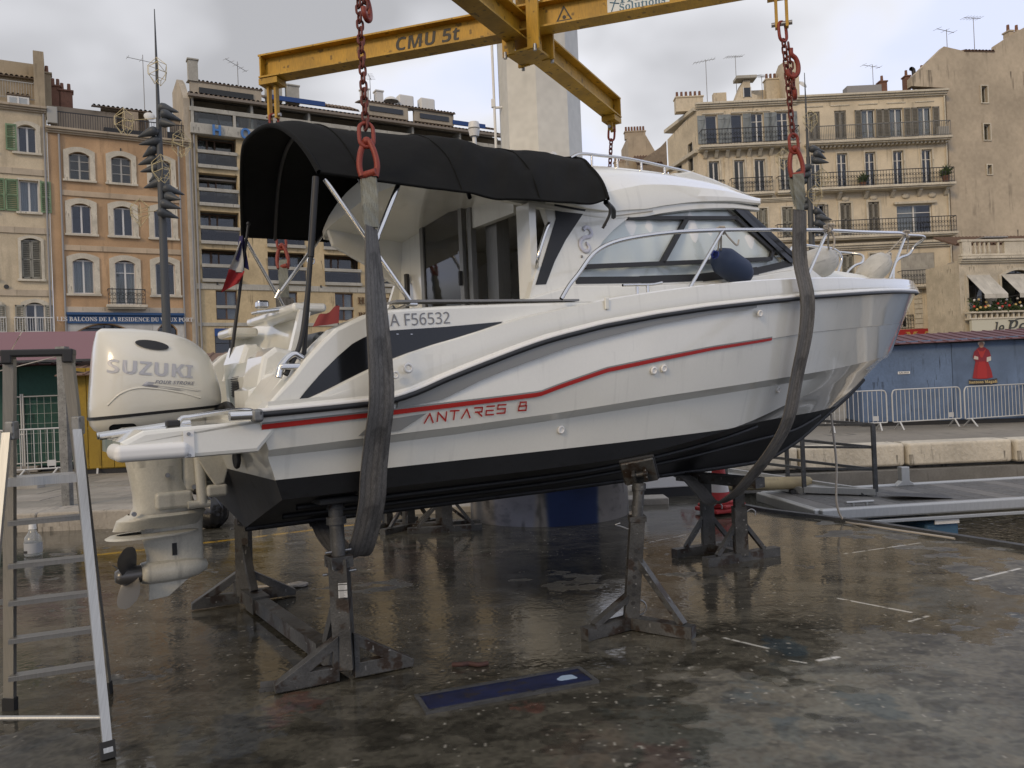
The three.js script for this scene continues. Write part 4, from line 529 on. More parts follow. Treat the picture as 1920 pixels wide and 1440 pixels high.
// ================= LIFTING GEAR
const END = { A: V3(-1.96, 4.12, -6.89), B: V3(-0.765, 3.98, -4.4), C: V3(2.01, 4.12, -5.64), D: V3(1.1, 4.12, -7.97) };
{
  const sp = thing('lifting_cross', 'yellow steel lifting cross of two beams marked CMU 5t', 'crane beam');
  const iBeam = (a, b, h, w) => { const L = a.distanceTo(b), t = 0.014, g = [bx(L, t, w, 0, h - t / 2, 0), bx(L, t, w, 0, t / 2, 0), bx(L, h - 2 * t, 0.012, 0, h / 2, 0), bx(0.014, h - 2 * t, w, -L / 2 + 0.02, h / 2, 0), bx(0.014, h - 2 * t, w, L / 2 - 0.02, h / 2, 0)]; const m = V3().addVectors(a, b).multiplyScalar(0.5), an = Math.atan2(-(b.z - a.z), b.x - a.x); return { g, m, an }; };
  const lay = (name, a, b, h, w, y) => { const q = iBeam(a, b, h, w); const o = obj(name, q.g, MAT.yellow, sp); o.position.set(q.m.x, y, q.m.z); o.rotation.y = q.an; return o; };
  const ac = lay('beam', END.A.clone().lerp(END.C, -0.02), END.C.clone().lerp(END.A, -0.02), 0.2, 0.16, 4.22);
  const bd = lay('beam', END.B.clone().lerp(END.D, -0.02), END.D.clone().lerp(END.B, -0.02), 0.2, 0.16, 4.1);
  { const c = V3().addVectors(END.B, END.D).multiplyScalar(0.5); bd.position.set(c.x, 4.14, c.z); }
  obj('load_lettering', textGeo('CMU 5t', 0.105, 'sans_bold', 0.002, 1.12, 0.12).translate(-0.62, 0.05, 0.0075), MAT.black, ac);
  const stk = part('sticker', ac); stk.position.set(1.08, 0.1, 0.0075);
  obj('plate', bx(0.46, 0.15, 0.003), mat([0.66, 0.72, 0.74], 0.5), stk);
  obj('lettering', [textGeo('Tracto', 0.062, 'serif_bold', 0.001, 1.2).translate(0.02, 0.0, 0.002), textGeo('Solutions', 0.05, 'serif_bold', 0.001, 1.05).translate(0.03, -0.055, 0.002), rod([-0.2, -0.05, 0.002], [-0.16, 0.05, 0.002], 0.004), rod([-0.21, 0.02, 0.002], [-0.14, 0.0, 0.002], 0.004)], mat([0.03, 0.13, 0.22], 0.5), stk);
  obj('hazard_triangle', [ext([[0, 0], [0.13, 0], [0.065, 0.12]], 0.002, 0, [[[0.018, 0.01], [0.112, 0.01], [0.065, 0.098]]]).translate(0.45, 0.045, 0.0075), new THREE.CylinderGeometry(0.014, 0.014, 0.002, 14).rotateX(Math.PI / 2).translate(0.515, 0.075, 0.0085)], MAT.black, ac);
  const cr = V3(-0.02, 4.2, -6.28), xc = V3(0.22, 0, -6.2);
  // crossing bracket
  const br = part('cross_bracket', sp); br.position.set(0.235, 4.1, -6.2); br.rotation.y = 1.04;
  obj('plate', [bx(0.02, 0.62, 0.1, -0.12, 0.24, 0.11), bx(0.02, 0.62, 0.1, 0.12, 0.24, 0.11), bx(0.02, 0.62, 0.1, -0.12, 0.24, -0.11), bx(0.02, 0.62, 0.1, 0.12, 0.24, -0.11), bx(0.3, 0.02, 0.3, 0, 0.55, 0), bx(0.28, 0.016, 0.26, 0, -0.055, 0), bx(0.2, 0.4, 0.03, 0, 0.72, 0)], MAT.yellow, br);
  for (const [x, z] of [[-0.14, 0.13], [0.14, 0.13], [-0.14, -0.13], [0.14, -0.13]]) obj('bolt', cyl(0.014, 0.014, 0.05, x, -0.09, z, 8), MAT.bolt, br);
  obj('hoist_rope', [rod([0.235, 5.0, -6.2], [0.235, 10.9, -6.2], 0.018), rod([0.3, 5.0, -6.2], [0.3, 10.9, -6.2], 0.018)], MAT.bolt, sp).userData.kind = 'stuff'; obj('hoist_block', rb(0.24, 0.4, 0.12, 0.03, 0.265, 5.0, -6.2), MAT.yellow, sp);
  for (const [k, y] of [['A', 4.22], ['B', 4.14], ['C', 4.22], ['D', 4.14]]) {
    const e = END[k], lug = part('end_lug', sp); lug.position.set(e.x, y, e.z); lug.rotation.y = k === 'A' || k === 'C' ? -0.3 : 1.06;
    const L = k === 'A' ? 0.26 : k === 'C' ? 0.2 : 0.06;
    obj('plate', [bx(0.18, 0.05, 0.14, 0, -0.03, 0), bx(0.02, L + 0.06, 0.05, -0.035, -L / 2 - 0.05, 0), bx(0.02, L + 0.06, 0.05, 0.035, -L / 2 - 0.05, 0)], MAT.yellow, lug);
    obj('pin', [rod([-0.07, -L - 0.05, 0], [0.07, -L - 0.05, 0], 0.016)], MAT.bolt, lug);
    e.y = y - L - 0.05;
  }
}
const linkGeo = (() => { const p = []; for (let i = 0; i < 20; i++) { const a = i / 20 * 2 * Math.PI; p.push([0.0165 * Math.cos(a), 0.0165 * Math.sin(a) + (Math.sin(a) > 0 ? 0.0135 : -0.0135), 0]); } return norm(tube(p, 0.0068, 28, 7, true)); })();
const ringGeo = (() => { const p = []; for (let i = 0; i < 20; i++) { const a = i / 20 * 2 * Math.PI; p.push([0.036 * Math.cos(a), 0.036 * Math.sin(a) + (Math.sin(a) > 0 ? 0.032 : -0.032), 0]); } return norm(tube(p, 0.011, 32, 8, true)); })();
const hookGeo = norm(tube([[0, 0.1, 0], [0.0, 0.06, 0], [0.03, 0.03, 0], [0.045, -0.02, 0], [0.035, -0.075, 0], [0.0, -0.1, 0], [-0.035, -0.085, 0], [-0.045, -0.045, 0]], 0.017, 40, 10));
const clevisGeo = norm(join([tube([[-0.012, 0.1, 0], [-0.028, 0.05, 0.01], [-0.036, -0.02, 0.015], [-0.03, -0.07, 0.01]], 0.014, 16, 8), tube([[0.012, 0.1, 0], [0.028, 0.05, -0.01], [0.038, -0.02, -0.015], [0.03, -0.08, -0.01]], 0.014, 16, 8), new THREE.SphereGeometry(0.02, 12, 8).translate(0, 0.1, 0), rod([-0.04, -0.06, 0], [0.04, -0.06, 0], 0.016)]));
function chain(a, b, label, spare) {
  const c = thing('lifting_chain', label, 'chain', a.toArray(), 0, 'rusty red chains of the lifting cross');
  const d = b.clone().sub(a), L = d.length(), q = new THREE.Quaternion().setFromUnitVectors(V3(0, -1, 0), d.clone().normalize()), put = (n, g, m, t, tw, off = 0) => { const o = share(n, g, m, c); o.quaternion.copy(q).multiply(new THREE.Quaternion().setFromAxisAngle(V3(0, 1, 0), tw)); o.position.copy(d).multiplyScalar(t / L).add(V3(off, 0, 0)); return o; };
  put('top_ring', ringGeo, MAT.hook, 0.055, 0.5);
  const n = Math.floor((L - 0.24) / 0.0455); for (let i = 0; i < n; i++) put('link', linkGeo, MAT.chain, 0.135 + i * 0.0455, 0.6 + (i % 2) * 1.57);
  put('bottom_ring', ringGeo, MAT.hook, L - 0.1, 0.3);
  if (spare) { for (let i = 0; i < 8; i++) put('link', linkGeo, MAT.chain, 0.16 + i * 0.045, 1.1 + (i % 2) * 1.57, 0.032); put('shortening_hook', hookGeo, MAT.hook, 0.5 * spare, 0.2, 0.045); put('shortening_hook', hookGeo, MAT.hook, 0.5 * spare + 0.16, 1.3, 0.04).scale.setScalar(0.9); }
  put('sling_hook', clevisGeo, MAT.hook, L + 0.05, -0.4).scale.setScalar(1.15);
}
function ribbon(pts, w, dirs, th = 0.009) { // webbing along points, w wide along the given direction
  const cv = new THREE.CatmullRomCurve3(pts.map(arr), false, 'centripetal'), n = 90, A = [], B = [], uvs = [];
  let L = 0, prev = null; const rows = [], rows2 = [], e1 = [], e2 = [];
  for (let i = 0; i <= n; i++) { const t = i / n, p = cv.getPointAt(t), tg = cv.getTangentAt(t), f = t * (dirs.length - 1), k = Math.min(dirs.length - 2, Math.floor(f)), dir = arr(dirs[k]).clone().lerp(arr(dirs[k + 1]), f - k).normalize(), nn = dir.clone().cross(tg).normalize(); const r = []; for (let j = 0; j <= 6; j++) r.push(p.clone().addScaledVector(dir, (j / 6 - 0.5) * w).addScaledVector(nn, th / 2 + 0.004 * Math.sin(j * 1.4 + t * 23))); rows.push(r); rows2.push(r.map(v => v.clone().addScaledVector(nn, -th))); }
  const g1 = grid(rows, 0.9), g2 = grid(rows2, 0.9), g3 = grid(rows.map((r, i) => [r[0], rows2[i][0]]), 0.9), g4 = grid(rows.map((r, i) => [r[6], rows2[i][6]]), 0.9), len = cv.getLength();
  for (const g of [g1, g2, g3, g4]) { const u = g.attributes.uv; for (let i = 0; i < u.count; i++) u.setY(i, u.getY(i) * len * 2.2); }
  return [g1, g2, g3, g4];
}
function sling(label, near, far, path, twist) {
  const s = thing('lifting_sling', label, 'lifting strap', [0, 0, 0], 0, 'webbing slings under the hull'); const u = V3(Math.cos(BOAT.turn), 0, -Math.sin(BOAT.turn)), x1 = V3(0.45, 0, 0.89);
  obj('webbing', ribbon(path.map(p => boatToWorld(...p)), 0.148, [twist ? u.clone().lerp(V3(-0.2, 0, -1), 0.62) : u, u, u, u, u]), MAT.strap, s, true);
  for (const [end, ring] of [[path[0], near], [path[path.length - 1], far]]) { const e = boatToWorld(...end), up = ring.clone(); for (const k of [-1, 1]) obj('sleeve', ribbon([e.clone().addScaledVector(u, 0.0), e.clone().lerp(up, 0.3).addScaledVector(x1, 0.012 * k), up.clone().addScaledVector(x1, 0.02 * k)], 0.075, [u, u.clone().lerp(x1, 0.35), u.clone().lerp(x1, 0.5)], 0.012), MAT.sleeve, s, true); }
}
{
  const hook = (top, foot, y) => { const t = (top.y - y) / (top.y - foot.y); return top.clone().lerp(foot, t); };
  const fB = boatToWorld(0.56, 1.43, 1.40), fA = boatToWorld(1.0, 1.5, -1.40), fC = boatToWorld(3.9, 2.0, 1.37), fD = boatToWorld(4.25, 2.05, -1.36);
  const hB = hook(END.B, fB, 2.66), hA = hook(END.A, fA, 2.62), hC = hook(END.C, fC, 2.97), hD = hook(END.D, fD, 2.95);
  chain(END.B, hB.clone().add(V3(0, 0.06, 0)), 'red chain crossing in front of the CMU 5t lettered beam', 0.62);
  chain(END.A, hA.clone().add(V3(0, 0.06, 0)), 'short chain vanishing behind the rear of the black canopy');
  chain(END.C, hC.clone().add(V3(0, 0.06, 0)), 'rusty red chain over the bow rail in front of cream apartment house', 0.55);
  chain(END.D, hD.clone().add(V3(0, 0.06, 0)), 'short red chain above the white cabin roof rail');
  const W = v => { const dx = v.x - BOAT.x, dz = v.z - BOAT.z, c = Math.cos(BOAT.turn), s = Math.sin(BOAT.turn); return [c * dx - s * dz, v.y, s * dx + c * dz]; };
  const tB = W(hook(END.B, fB, 2.32)), tA = W(hook(END.A, fA, 2.3)), tC = W(hook(END.C, fC, 2.66)), tD = W(hook(END.D, fD, 2.66));
  sling('frayed grey lifting strap round the stern beside the registration number', hB.clone().add(V3(0, -0.06, 0)), hA, [tB, [0.56, 1.9, 1.39], [0.565, 1.45, 1.395], [0.575, 1.25, 1.30], [0.585, 1.05, 1.21], [0.60, 0.93, 1.15], [0.61, 0.7, 0.99], [0.62, 0.6, 0.87], [0.62, 0.575, 0.76], [0.61, 0.6, 0.62], [0.61, 0.655, 0.46], [0.64, 0.69, 0.3], [0.72, 0.665, 0], [0.85, 0.78, -0.5], [0.92, 0.93, -1.14], [0.96, 1.2, -1.28], [0.99, 1.5, -1.40], [1.0, 1.9, -1.40], tA], true);
  sling('grey lifting strap round the bow next to cream fender', hC.clone().add(V3(0, -0.06, 0)), hD, [tC, [3.88, 2.3, 1.33], [3.9, 2.04, 1.36], [3.9, 1.8, 1.335], [3.9, 1.5, 1.25], [3.9, 1.147, 1.145], [3.9, 0.943, 1.007], [3.9, 0.726, 0.798], [3.9, 0.56, 0.605], [3.9, 0.465, 0.377], [3.9, 0.56, 0.24], [3.9, 0.66, 0.1], [3.92, 0.665, 0], [4.0, 0.8, -0.5], [4.1, 1.15, -1.0], [4.18, 1.5, -1.2], [4.24, 2.0, -1.36], tD]);
}
// crane mast on its painted concrete drum
{
  const c = at(1016, 300, 9.35), m = thing('crane_mast', 'tall white faceted steel crane mast behind the boat', 'crane', [c.x, 0, c.z]);
  const oct = (r, n = 8) => { const p = []; for (let i = 0; i < n; i++) { const a = (i + 0.5) / n * 2 * Math.PI + 0.28; p.push([r * Math.cos(a), r * Math.sin(a)]); } return p; };
  obj('column', new THREE.ExtrudeGeometry(poly(oct(0.475)), { depth: 11, bevelEnabled: false }).rotateX(-Math.PI / 2).translate(0, 0.9, 0), MAT.mastWhite, m);
  obj('jib', bar([0, 11.2, 0], V3(0.25, 11.2, -5.0).sub(V3(c.x, 0, c.z)), 0.4, 0.5), MAT.mastWhite, m);
  obj('base_flange', [cyl(0.62, 0.62, 0.06, 0, 0.86, 0, 32)], MAT.mastWhite, m);
  for (let i = 0; i < 12; i++) obj('anchor_bolt', cyl(0.018, 0.018, 0.09, 0.56 * Math.cos(i * 0.524), 0.9, 0.56 * Math.sin(i * 0.524), 8), MAT.bolt, m);
  obj('cable_pipe', [rod([-0.53, 0.9, 0.05], [-0.53, 9, 0.05], 0.016), rod([-0.53, 4.75, 0.05], [-0.42, 4.75, 0.05], 0.014), rb(0.05, 0.1, 0.05, 0.01, -0.54, 4.8, 0.05)], MAT.whitePlastic, m);
  const d = thing('concrete_drum', 'round concrete plinth with a faded blue painted patch under hull', 'plinth', [c.x - 0.08, 0, c.z]);
  const dc = tex([1024, 256], (u, v) => { const a = fbm(u * 12, v * 4, 5, 12), st = fbm(u * 60, v * 3 + 5, 3, 60), grime = fbm(u * 30 + 4, v * 8, 4, 30); let k = 0.46 + 0.24 * (a - 0.5) - 0.16 * sstep(0.6, 0.8, st) - 0.12 * sstep(0.55, 0.8, grime); let c = [k * 1.0, k * 0.96, k * 0.92]; const blue = sstep(0.012, 0.0, Math.abs(u - 0.229) - 0.045 + 0.012 * (a - 0.5)) * sstep(0.3, 0.4, a + 0.1); const pale = sstep(0.012, 0, Math.abs(u - 0.115) - 0.04 + 0.02 * (a - 0.5)) * sstep(0.85, 0.7, v); c = c.map((x, i) => lerp(x, x * [0.9, 0.95, 1.1][i] , pale * 0.8)); return c.map((x, i) => lerp(x, [0.1, 0.16, 0.3][i] * (0.8 + 0.5 * a), blue)); });
  obj('drum', [new THREE.CylinderGeometry(0.9, 0.92, 0.86, 64, 1, true).rotateY(-1.2).translate(0, 0.43, 0), new THREE.CircleGeometry(0.9, 48).rotateX(-Math.PI / 2).translate(0, 0.86, 0)], mat([1, 1, 1], 0.85, { map: dc }), d, true);
}
// ================= STANDS
const square = (a, b, w) => bar(a, b, w, w);
const holes = (a, b, n, w, side) => [...Array(n)].map((_, i) => { const p = arr(a).clone().lerp(arr(b), (i + 0.5) / n); return new THREE.CylinderGeometry(0.012, 0.012, 0.004, 10).rotateX(Math.PI / 2).rotateY(side).translate(p.x + Math.sin(side) * w, p.y, p.z + Math.cos(side) * w); });
const U = V3(Math.cos(BOAT.turn), 0, -Math.sin(BOAT.turn)), NN = V3(Math.sin(BOAT.turn), 0, Math.cos(BOAT.turn));
{
  const near = V3(-0.92, 0, -4.15), far = V3(-2.0, 0, -5.81), ct = thing('boat_cradle', 'galvanised steel cradle with two posts carrying the stern', 'boat stand', near.toArray());
  const L = v => v.clone().sub(near), F = L(far);
  for (const [o, inw, top] of [[V3(), -1, 0.93], [F, 1, 0.93]]) {
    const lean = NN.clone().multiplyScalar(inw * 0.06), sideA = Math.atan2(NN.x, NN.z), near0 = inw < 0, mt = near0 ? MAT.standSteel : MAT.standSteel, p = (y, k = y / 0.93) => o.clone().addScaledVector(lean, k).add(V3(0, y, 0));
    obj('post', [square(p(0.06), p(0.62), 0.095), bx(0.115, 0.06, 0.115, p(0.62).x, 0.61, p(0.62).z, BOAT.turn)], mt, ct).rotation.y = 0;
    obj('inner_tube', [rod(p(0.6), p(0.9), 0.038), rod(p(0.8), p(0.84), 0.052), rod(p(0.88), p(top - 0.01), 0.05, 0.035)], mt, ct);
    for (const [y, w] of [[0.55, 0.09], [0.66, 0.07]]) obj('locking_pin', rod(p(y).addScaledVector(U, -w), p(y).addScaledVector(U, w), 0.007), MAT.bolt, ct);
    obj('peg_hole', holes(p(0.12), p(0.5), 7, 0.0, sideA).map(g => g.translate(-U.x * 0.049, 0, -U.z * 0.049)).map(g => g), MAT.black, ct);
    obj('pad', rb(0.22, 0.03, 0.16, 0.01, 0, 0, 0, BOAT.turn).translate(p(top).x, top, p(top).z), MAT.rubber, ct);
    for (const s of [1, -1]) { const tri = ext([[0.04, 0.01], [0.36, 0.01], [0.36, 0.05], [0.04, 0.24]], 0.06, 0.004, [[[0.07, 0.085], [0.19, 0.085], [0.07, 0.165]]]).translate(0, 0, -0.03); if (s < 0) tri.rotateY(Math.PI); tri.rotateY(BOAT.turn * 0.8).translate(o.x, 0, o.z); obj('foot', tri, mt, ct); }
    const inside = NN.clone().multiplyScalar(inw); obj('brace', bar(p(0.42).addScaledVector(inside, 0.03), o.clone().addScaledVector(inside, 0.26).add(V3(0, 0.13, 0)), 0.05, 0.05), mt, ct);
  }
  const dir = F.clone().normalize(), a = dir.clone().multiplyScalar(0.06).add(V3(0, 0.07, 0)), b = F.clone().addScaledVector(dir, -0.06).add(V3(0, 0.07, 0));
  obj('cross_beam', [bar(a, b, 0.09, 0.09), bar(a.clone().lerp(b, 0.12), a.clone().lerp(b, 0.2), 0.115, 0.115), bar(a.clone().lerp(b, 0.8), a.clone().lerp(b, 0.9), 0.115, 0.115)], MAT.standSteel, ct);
  obj('label_plate', bx(0.045, 0.075, 0.002, 0.012, 0.475, 0.052, 0.15), mat([0.6, 0.6, 0.58], 0.6, { map: tex([64, 96], (u, v) => (Math.abs(v - 0.5) < 0.04 || v > 0.86 && v < 0.93 || (v * 14) % 1 < 0.3 && u > 0.12 && u < 0.55 + 0.35 * noise2(Math.floor(v * 14), 3) ? 0.4 : 0.9)) }), ct, true).geometry.attributes.uv;
}
{
  const b = V3(0.65, 0, -4.81), s = thing('boat_stand', 'free tripod boat stand with a swivelling pad in the middle of the pad', 'boat stand', b.toArray());
  const lean = V3(0.09, 0, -0.02), p = y => V3(lean.x * y / 0.85, y, lean.z * y / 0.85);
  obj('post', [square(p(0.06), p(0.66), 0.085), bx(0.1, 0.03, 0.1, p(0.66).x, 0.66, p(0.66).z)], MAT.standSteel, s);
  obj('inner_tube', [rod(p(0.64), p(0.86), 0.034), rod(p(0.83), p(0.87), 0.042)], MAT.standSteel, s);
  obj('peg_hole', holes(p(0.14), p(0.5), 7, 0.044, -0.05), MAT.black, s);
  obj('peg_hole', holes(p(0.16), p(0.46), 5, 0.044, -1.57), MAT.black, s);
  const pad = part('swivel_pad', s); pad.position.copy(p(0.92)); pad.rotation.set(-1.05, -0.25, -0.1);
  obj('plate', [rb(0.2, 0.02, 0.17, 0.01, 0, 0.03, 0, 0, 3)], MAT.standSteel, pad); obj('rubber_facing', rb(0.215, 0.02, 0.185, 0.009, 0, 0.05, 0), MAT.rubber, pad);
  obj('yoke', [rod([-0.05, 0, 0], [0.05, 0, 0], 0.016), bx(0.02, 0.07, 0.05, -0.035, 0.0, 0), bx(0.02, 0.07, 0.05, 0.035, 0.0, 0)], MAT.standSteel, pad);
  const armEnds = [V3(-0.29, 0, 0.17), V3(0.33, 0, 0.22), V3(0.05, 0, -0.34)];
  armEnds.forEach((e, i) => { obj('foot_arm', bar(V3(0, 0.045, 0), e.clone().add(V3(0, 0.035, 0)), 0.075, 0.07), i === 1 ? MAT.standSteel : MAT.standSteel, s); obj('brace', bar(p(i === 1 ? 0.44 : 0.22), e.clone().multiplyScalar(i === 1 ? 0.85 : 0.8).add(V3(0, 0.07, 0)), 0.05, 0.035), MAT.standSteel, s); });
  obj('locking_pin', [tube([p(0.6).add(V3(-0.05, 0, 0.02)), p(0.6).add(V3(-0.1, 0.02, 0.02)), p(0.6).add(V3(-0.13, 0.03, 0.03)), p(0.6).add(V3(-0.1, 0.04, 0.03))], 0.005, 16, 6), new THREE.TorusGeometry(0.045, 0.005, 6, 18).translate(0.06, 0.12, -0.03)], MAT.bolt, s);
}
{
  const c = V3(1.72, 0, -6.7), s = thing('bow_trestle', 'two post steel trestle under the bow beside the traffic cone', 'boat stand', c.toArray());
  for (const [q, k] of [[V3(1.63, 0, -6.88), 0], [V3(1.8, 0, -6.5), 1]]) {
    const o = q.clone().sub(c), f = V3(0.9, 0, -0.42).normalize();
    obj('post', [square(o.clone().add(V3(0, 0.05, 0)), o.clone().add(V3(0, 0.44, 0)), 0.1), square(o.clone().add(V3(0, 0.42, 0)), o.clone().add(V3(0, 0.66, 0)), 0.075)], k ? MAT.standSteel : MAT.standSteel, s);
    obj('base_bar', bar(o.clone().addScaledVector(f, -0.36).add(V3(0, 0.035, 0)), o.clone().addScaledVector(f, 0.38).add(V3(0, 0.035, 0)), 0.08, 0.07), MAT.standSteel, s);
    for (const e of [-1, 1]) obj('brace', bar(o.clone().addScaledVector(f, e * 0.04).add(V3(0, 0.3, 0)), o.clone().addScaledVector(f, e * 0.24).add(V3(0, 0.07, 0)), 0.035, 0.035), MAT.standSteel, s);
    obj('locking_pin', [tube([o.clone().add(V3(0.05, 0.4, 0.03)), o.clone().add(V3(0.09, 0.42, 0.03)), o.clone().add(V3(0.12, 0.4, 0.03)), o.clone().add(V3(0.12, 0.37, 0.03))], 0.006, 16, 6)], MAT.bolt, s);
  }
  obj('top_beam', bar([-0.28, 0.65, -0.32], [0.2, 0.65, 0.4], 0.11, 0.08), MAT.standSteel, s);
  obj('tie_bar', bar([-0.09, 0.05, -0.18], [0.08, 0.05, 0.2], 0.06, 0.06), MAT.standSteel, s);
}
for (const [x, z, t, lab] of [[-0.78, -8.55, 0.1, 'idle grey stand with crossed braces beside the concrete drum'], [-1.28, -8.75, 0.9, 'idle grey stand with triangular foot left of the drum']]) {
  const s = thing('idle_stand', lab, 'boat stand', [x, 0, z], t, 'idle stands stored behind the boat');
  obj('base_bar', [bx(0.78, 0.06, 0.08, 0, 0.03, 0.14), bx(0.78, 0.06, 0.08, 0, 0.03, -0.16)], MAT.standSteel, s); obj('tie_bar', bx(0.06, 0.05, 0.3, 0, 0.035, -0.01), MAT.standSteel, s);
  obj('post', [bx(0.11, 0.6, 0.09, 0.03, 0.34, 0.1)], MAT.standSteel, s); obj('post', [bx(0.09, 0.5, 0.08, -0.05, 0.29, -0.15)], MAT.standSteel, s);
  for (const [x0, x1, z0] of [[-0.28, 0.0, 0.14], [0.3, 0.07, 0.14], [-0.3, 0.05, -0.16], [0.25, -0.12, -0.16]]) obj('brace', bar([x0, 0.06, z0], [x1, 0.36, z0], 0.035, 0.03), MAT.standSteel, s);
}
// ================= LADDER AND SMALL THINGS ON THE PAD
{
  const s = thing('step_ladder', 'tall aluminium step ladder with a black top cap standing left of the motor', 'ladder', [-2.2, 0, -3.7]);
  const P = (px, py, d) => at(px, py, d).sub(V3(-2.2, 0, -3.7));
  const rl = [P(19, 1330, 3.93), P(18, 672, 3.72)], rr = [P(199, 1300, 4.1), P(127, 668, 3.8)];
  const tread = (y) => { const a = rl[0].clone().lerp(rl[1], y), b = rr[0].clone().lerp(rr[1], y); return [a, b]; };
  for (const [a, b] of [rl, rr]) { obj('rear_rail', bar(a.clone().add(V3(0, 0.03, 0)), b, 0.05, 0.026), MAT.aluGrey, s); obj('foot', bar(a.clone().add(V3(0, -0.01, 0)), a.clone().lerp(b, 0.035), 0.058, 0.036), MAT.rubber, s); }
  for (const py of [1262, 1190, 1118, 1048, 968]) { const k = (1330 - py) / (1330 - 672), [a, b] = tread(k); const m = a.clone().add(b).multiplyScalar(0.5), L = a.distanceTo(b), an = Math.atan2(-(b.z - a.z), b.x - a.x); obj('tread', [rb(L, 0.008, 0.07, 0.003, 0, 0, 0.02), bx(L, 0.017, 0.005, 0, -0.011, 0.053), bx(L, 0.02, 0.005, 0, -0.012, -0.012)].map(g => g.rotateZ(Math.atan2(b.y - a.y, Math.hypot(b.x - a.x, b.z - a.z)) * 1).rotateY(an).translate(m.x, m.y, m.z)), MAT.aluGrey, s); }
  { const [a, b] = tread((1330 - 893) / 658), m = a.clone().add(b).multiplyScalar(0.5), an = Math.atan2(-(b.z - a.z), b.x - a.x); obj('platform', [rb(a.distanceTo(b) + 0.02, 0.03, 0.16, 0.008), bx(a.distanceTo(b) + 0.03, 0.04, 0.012, 0, -0.005, 0.08)].map(g => g.rotateY(an).translate(m.x, m.y, m.z)), MAT.alu, s); }
  const fl = [P(-42, 1402, 3.3), P(13, 812, 3.66)], fr2 = [P(203, 1420, 3.33), P(144, 806, 3.7)];
  for (const [a, b] of [fl, fr2]) { obj('front_rail', bar(a.clone().add(V3(0, 0.02, 0)), b, 0.036, 0.024), MAT.alu, s); obj('foot', bar(a.clone().add(V3(0, -0.005, 0)), a.clone().lerp(b, 0.045), 0.056, 0.038), MAT.rubber, s); }
  obj('front_stretcher', rod(fl[0].clone().lerp(fl[1], 0.085), fr2[0].clone().lerp(fr2[1], 0.11), 0.011), MAT.alu, s);
  for (const q of [fl[1].clone().add(V3(0.012, 0.01, -0.02)), fr2[1].clone().add(V3(-0.004, 0.02, -0.02))]) obj('hinge_bracket', rb(0.042, 0.085, 0.05, 0.008).translate(q.x, q.y, q.z), MAT.galv, s);
  { const a = rl[1], b = rr[1], m = a.clone().add(b).multiplyScalar(0.5), an = Math.atan2(-(b.z - a.z), b.x - a.x), L = a.distanceTo(b); obj('top_cap', [rb(L + 0.06, 0.032, 0.1, 0.008, 0, 0.02, 0), rb(0.045, 0.05, 0.1, 0.008, -L / 2 - 0.005, -0.005, 0), rb(0.045, 0.05, 0.1, 0.008, L / 2 + 0.005, -0.005, 0)].map(g => g.rotateY(an).translate(m.x, m.y, m.z)), MAT.black, s); }
}
{
  const p = onY(63, 1042), b = thing('plastic_bottle', 'clear plastic spray bottle standing on the ground behind the ladder', 'bottle', p.toArray());
  obj('body', lathe([[0.001, 0], [0.07, 0], [0.08, 0.012], [0.08, 0.15], [0.072, 0.19], [0.045, 0.225], [0.034, 0.25], [0.034, 0.27], [0.001, 0.27]], 24), new THREE.MeshPhysicalMaterial({ color: C(0.8, 0.82, 0.82), roughness: 0.2, transmission: 0.85, thickness: 0 }), b);
  obj('label', new THREE.CylinderGeometry(0.0815, 0.0815, 0.1, 24, 1, true).translate(0, 0.085, 0), mat([0.34, 0.35, 0.36], 0.6), b); obj('barcode', bx(0.05, 0.025, 0.002, -0.025, 0.05, 0.079), MAT.black, b);
  obj('cap', cyl(0.036, 0.033, 0.05, 0, 0.268, 0), MAT.whitePlastic, b);
}
{
  const p = onY(398, 990), g = new THREE.SphereGeometry(0.2, 36, 24), a = g.attributes.position; for (let i = 0; i < a.count; i++) { const x = a.getX(i), y = a.getY(i), z = a.getZ(i), t = Math.atan2(z, x), k = 1 + 0.35 * (fbm(t * 2.5 + 20, y * 9 + 20, 4) - 0.5) + 0.06 * Math.sin(t * 11); a.setXYZ(i, x * k * 0.95, Math.max(-0.19, y * 0.95 * (1 + 0.1 * Math.sin(t * 9))), z * k * 0.8); } g.computeVertexNormals();
  const b = thing('rubbish_bag', 'knotted black plastic rubbish bag on the ground behind the motor', 'bag', p.toArray()); obj('sack', g.translate(0, 0.19, 0), mat([0.012, 0.012, 0.013], 0.25), b); obj('knot', [tube([[0, 0.36, 0], [0.02, 0.4, 0.01], [-0.03, 0.43, 0.02]], 0.02, 10, 6), tube([[0, 0.36, 0], [0.03, 0.39, 0.0], [0.07, 0.4, 0.01]], 0.016, 10, 6)], mat([0.012, 0.012, 0.013], 0.25), b);
}
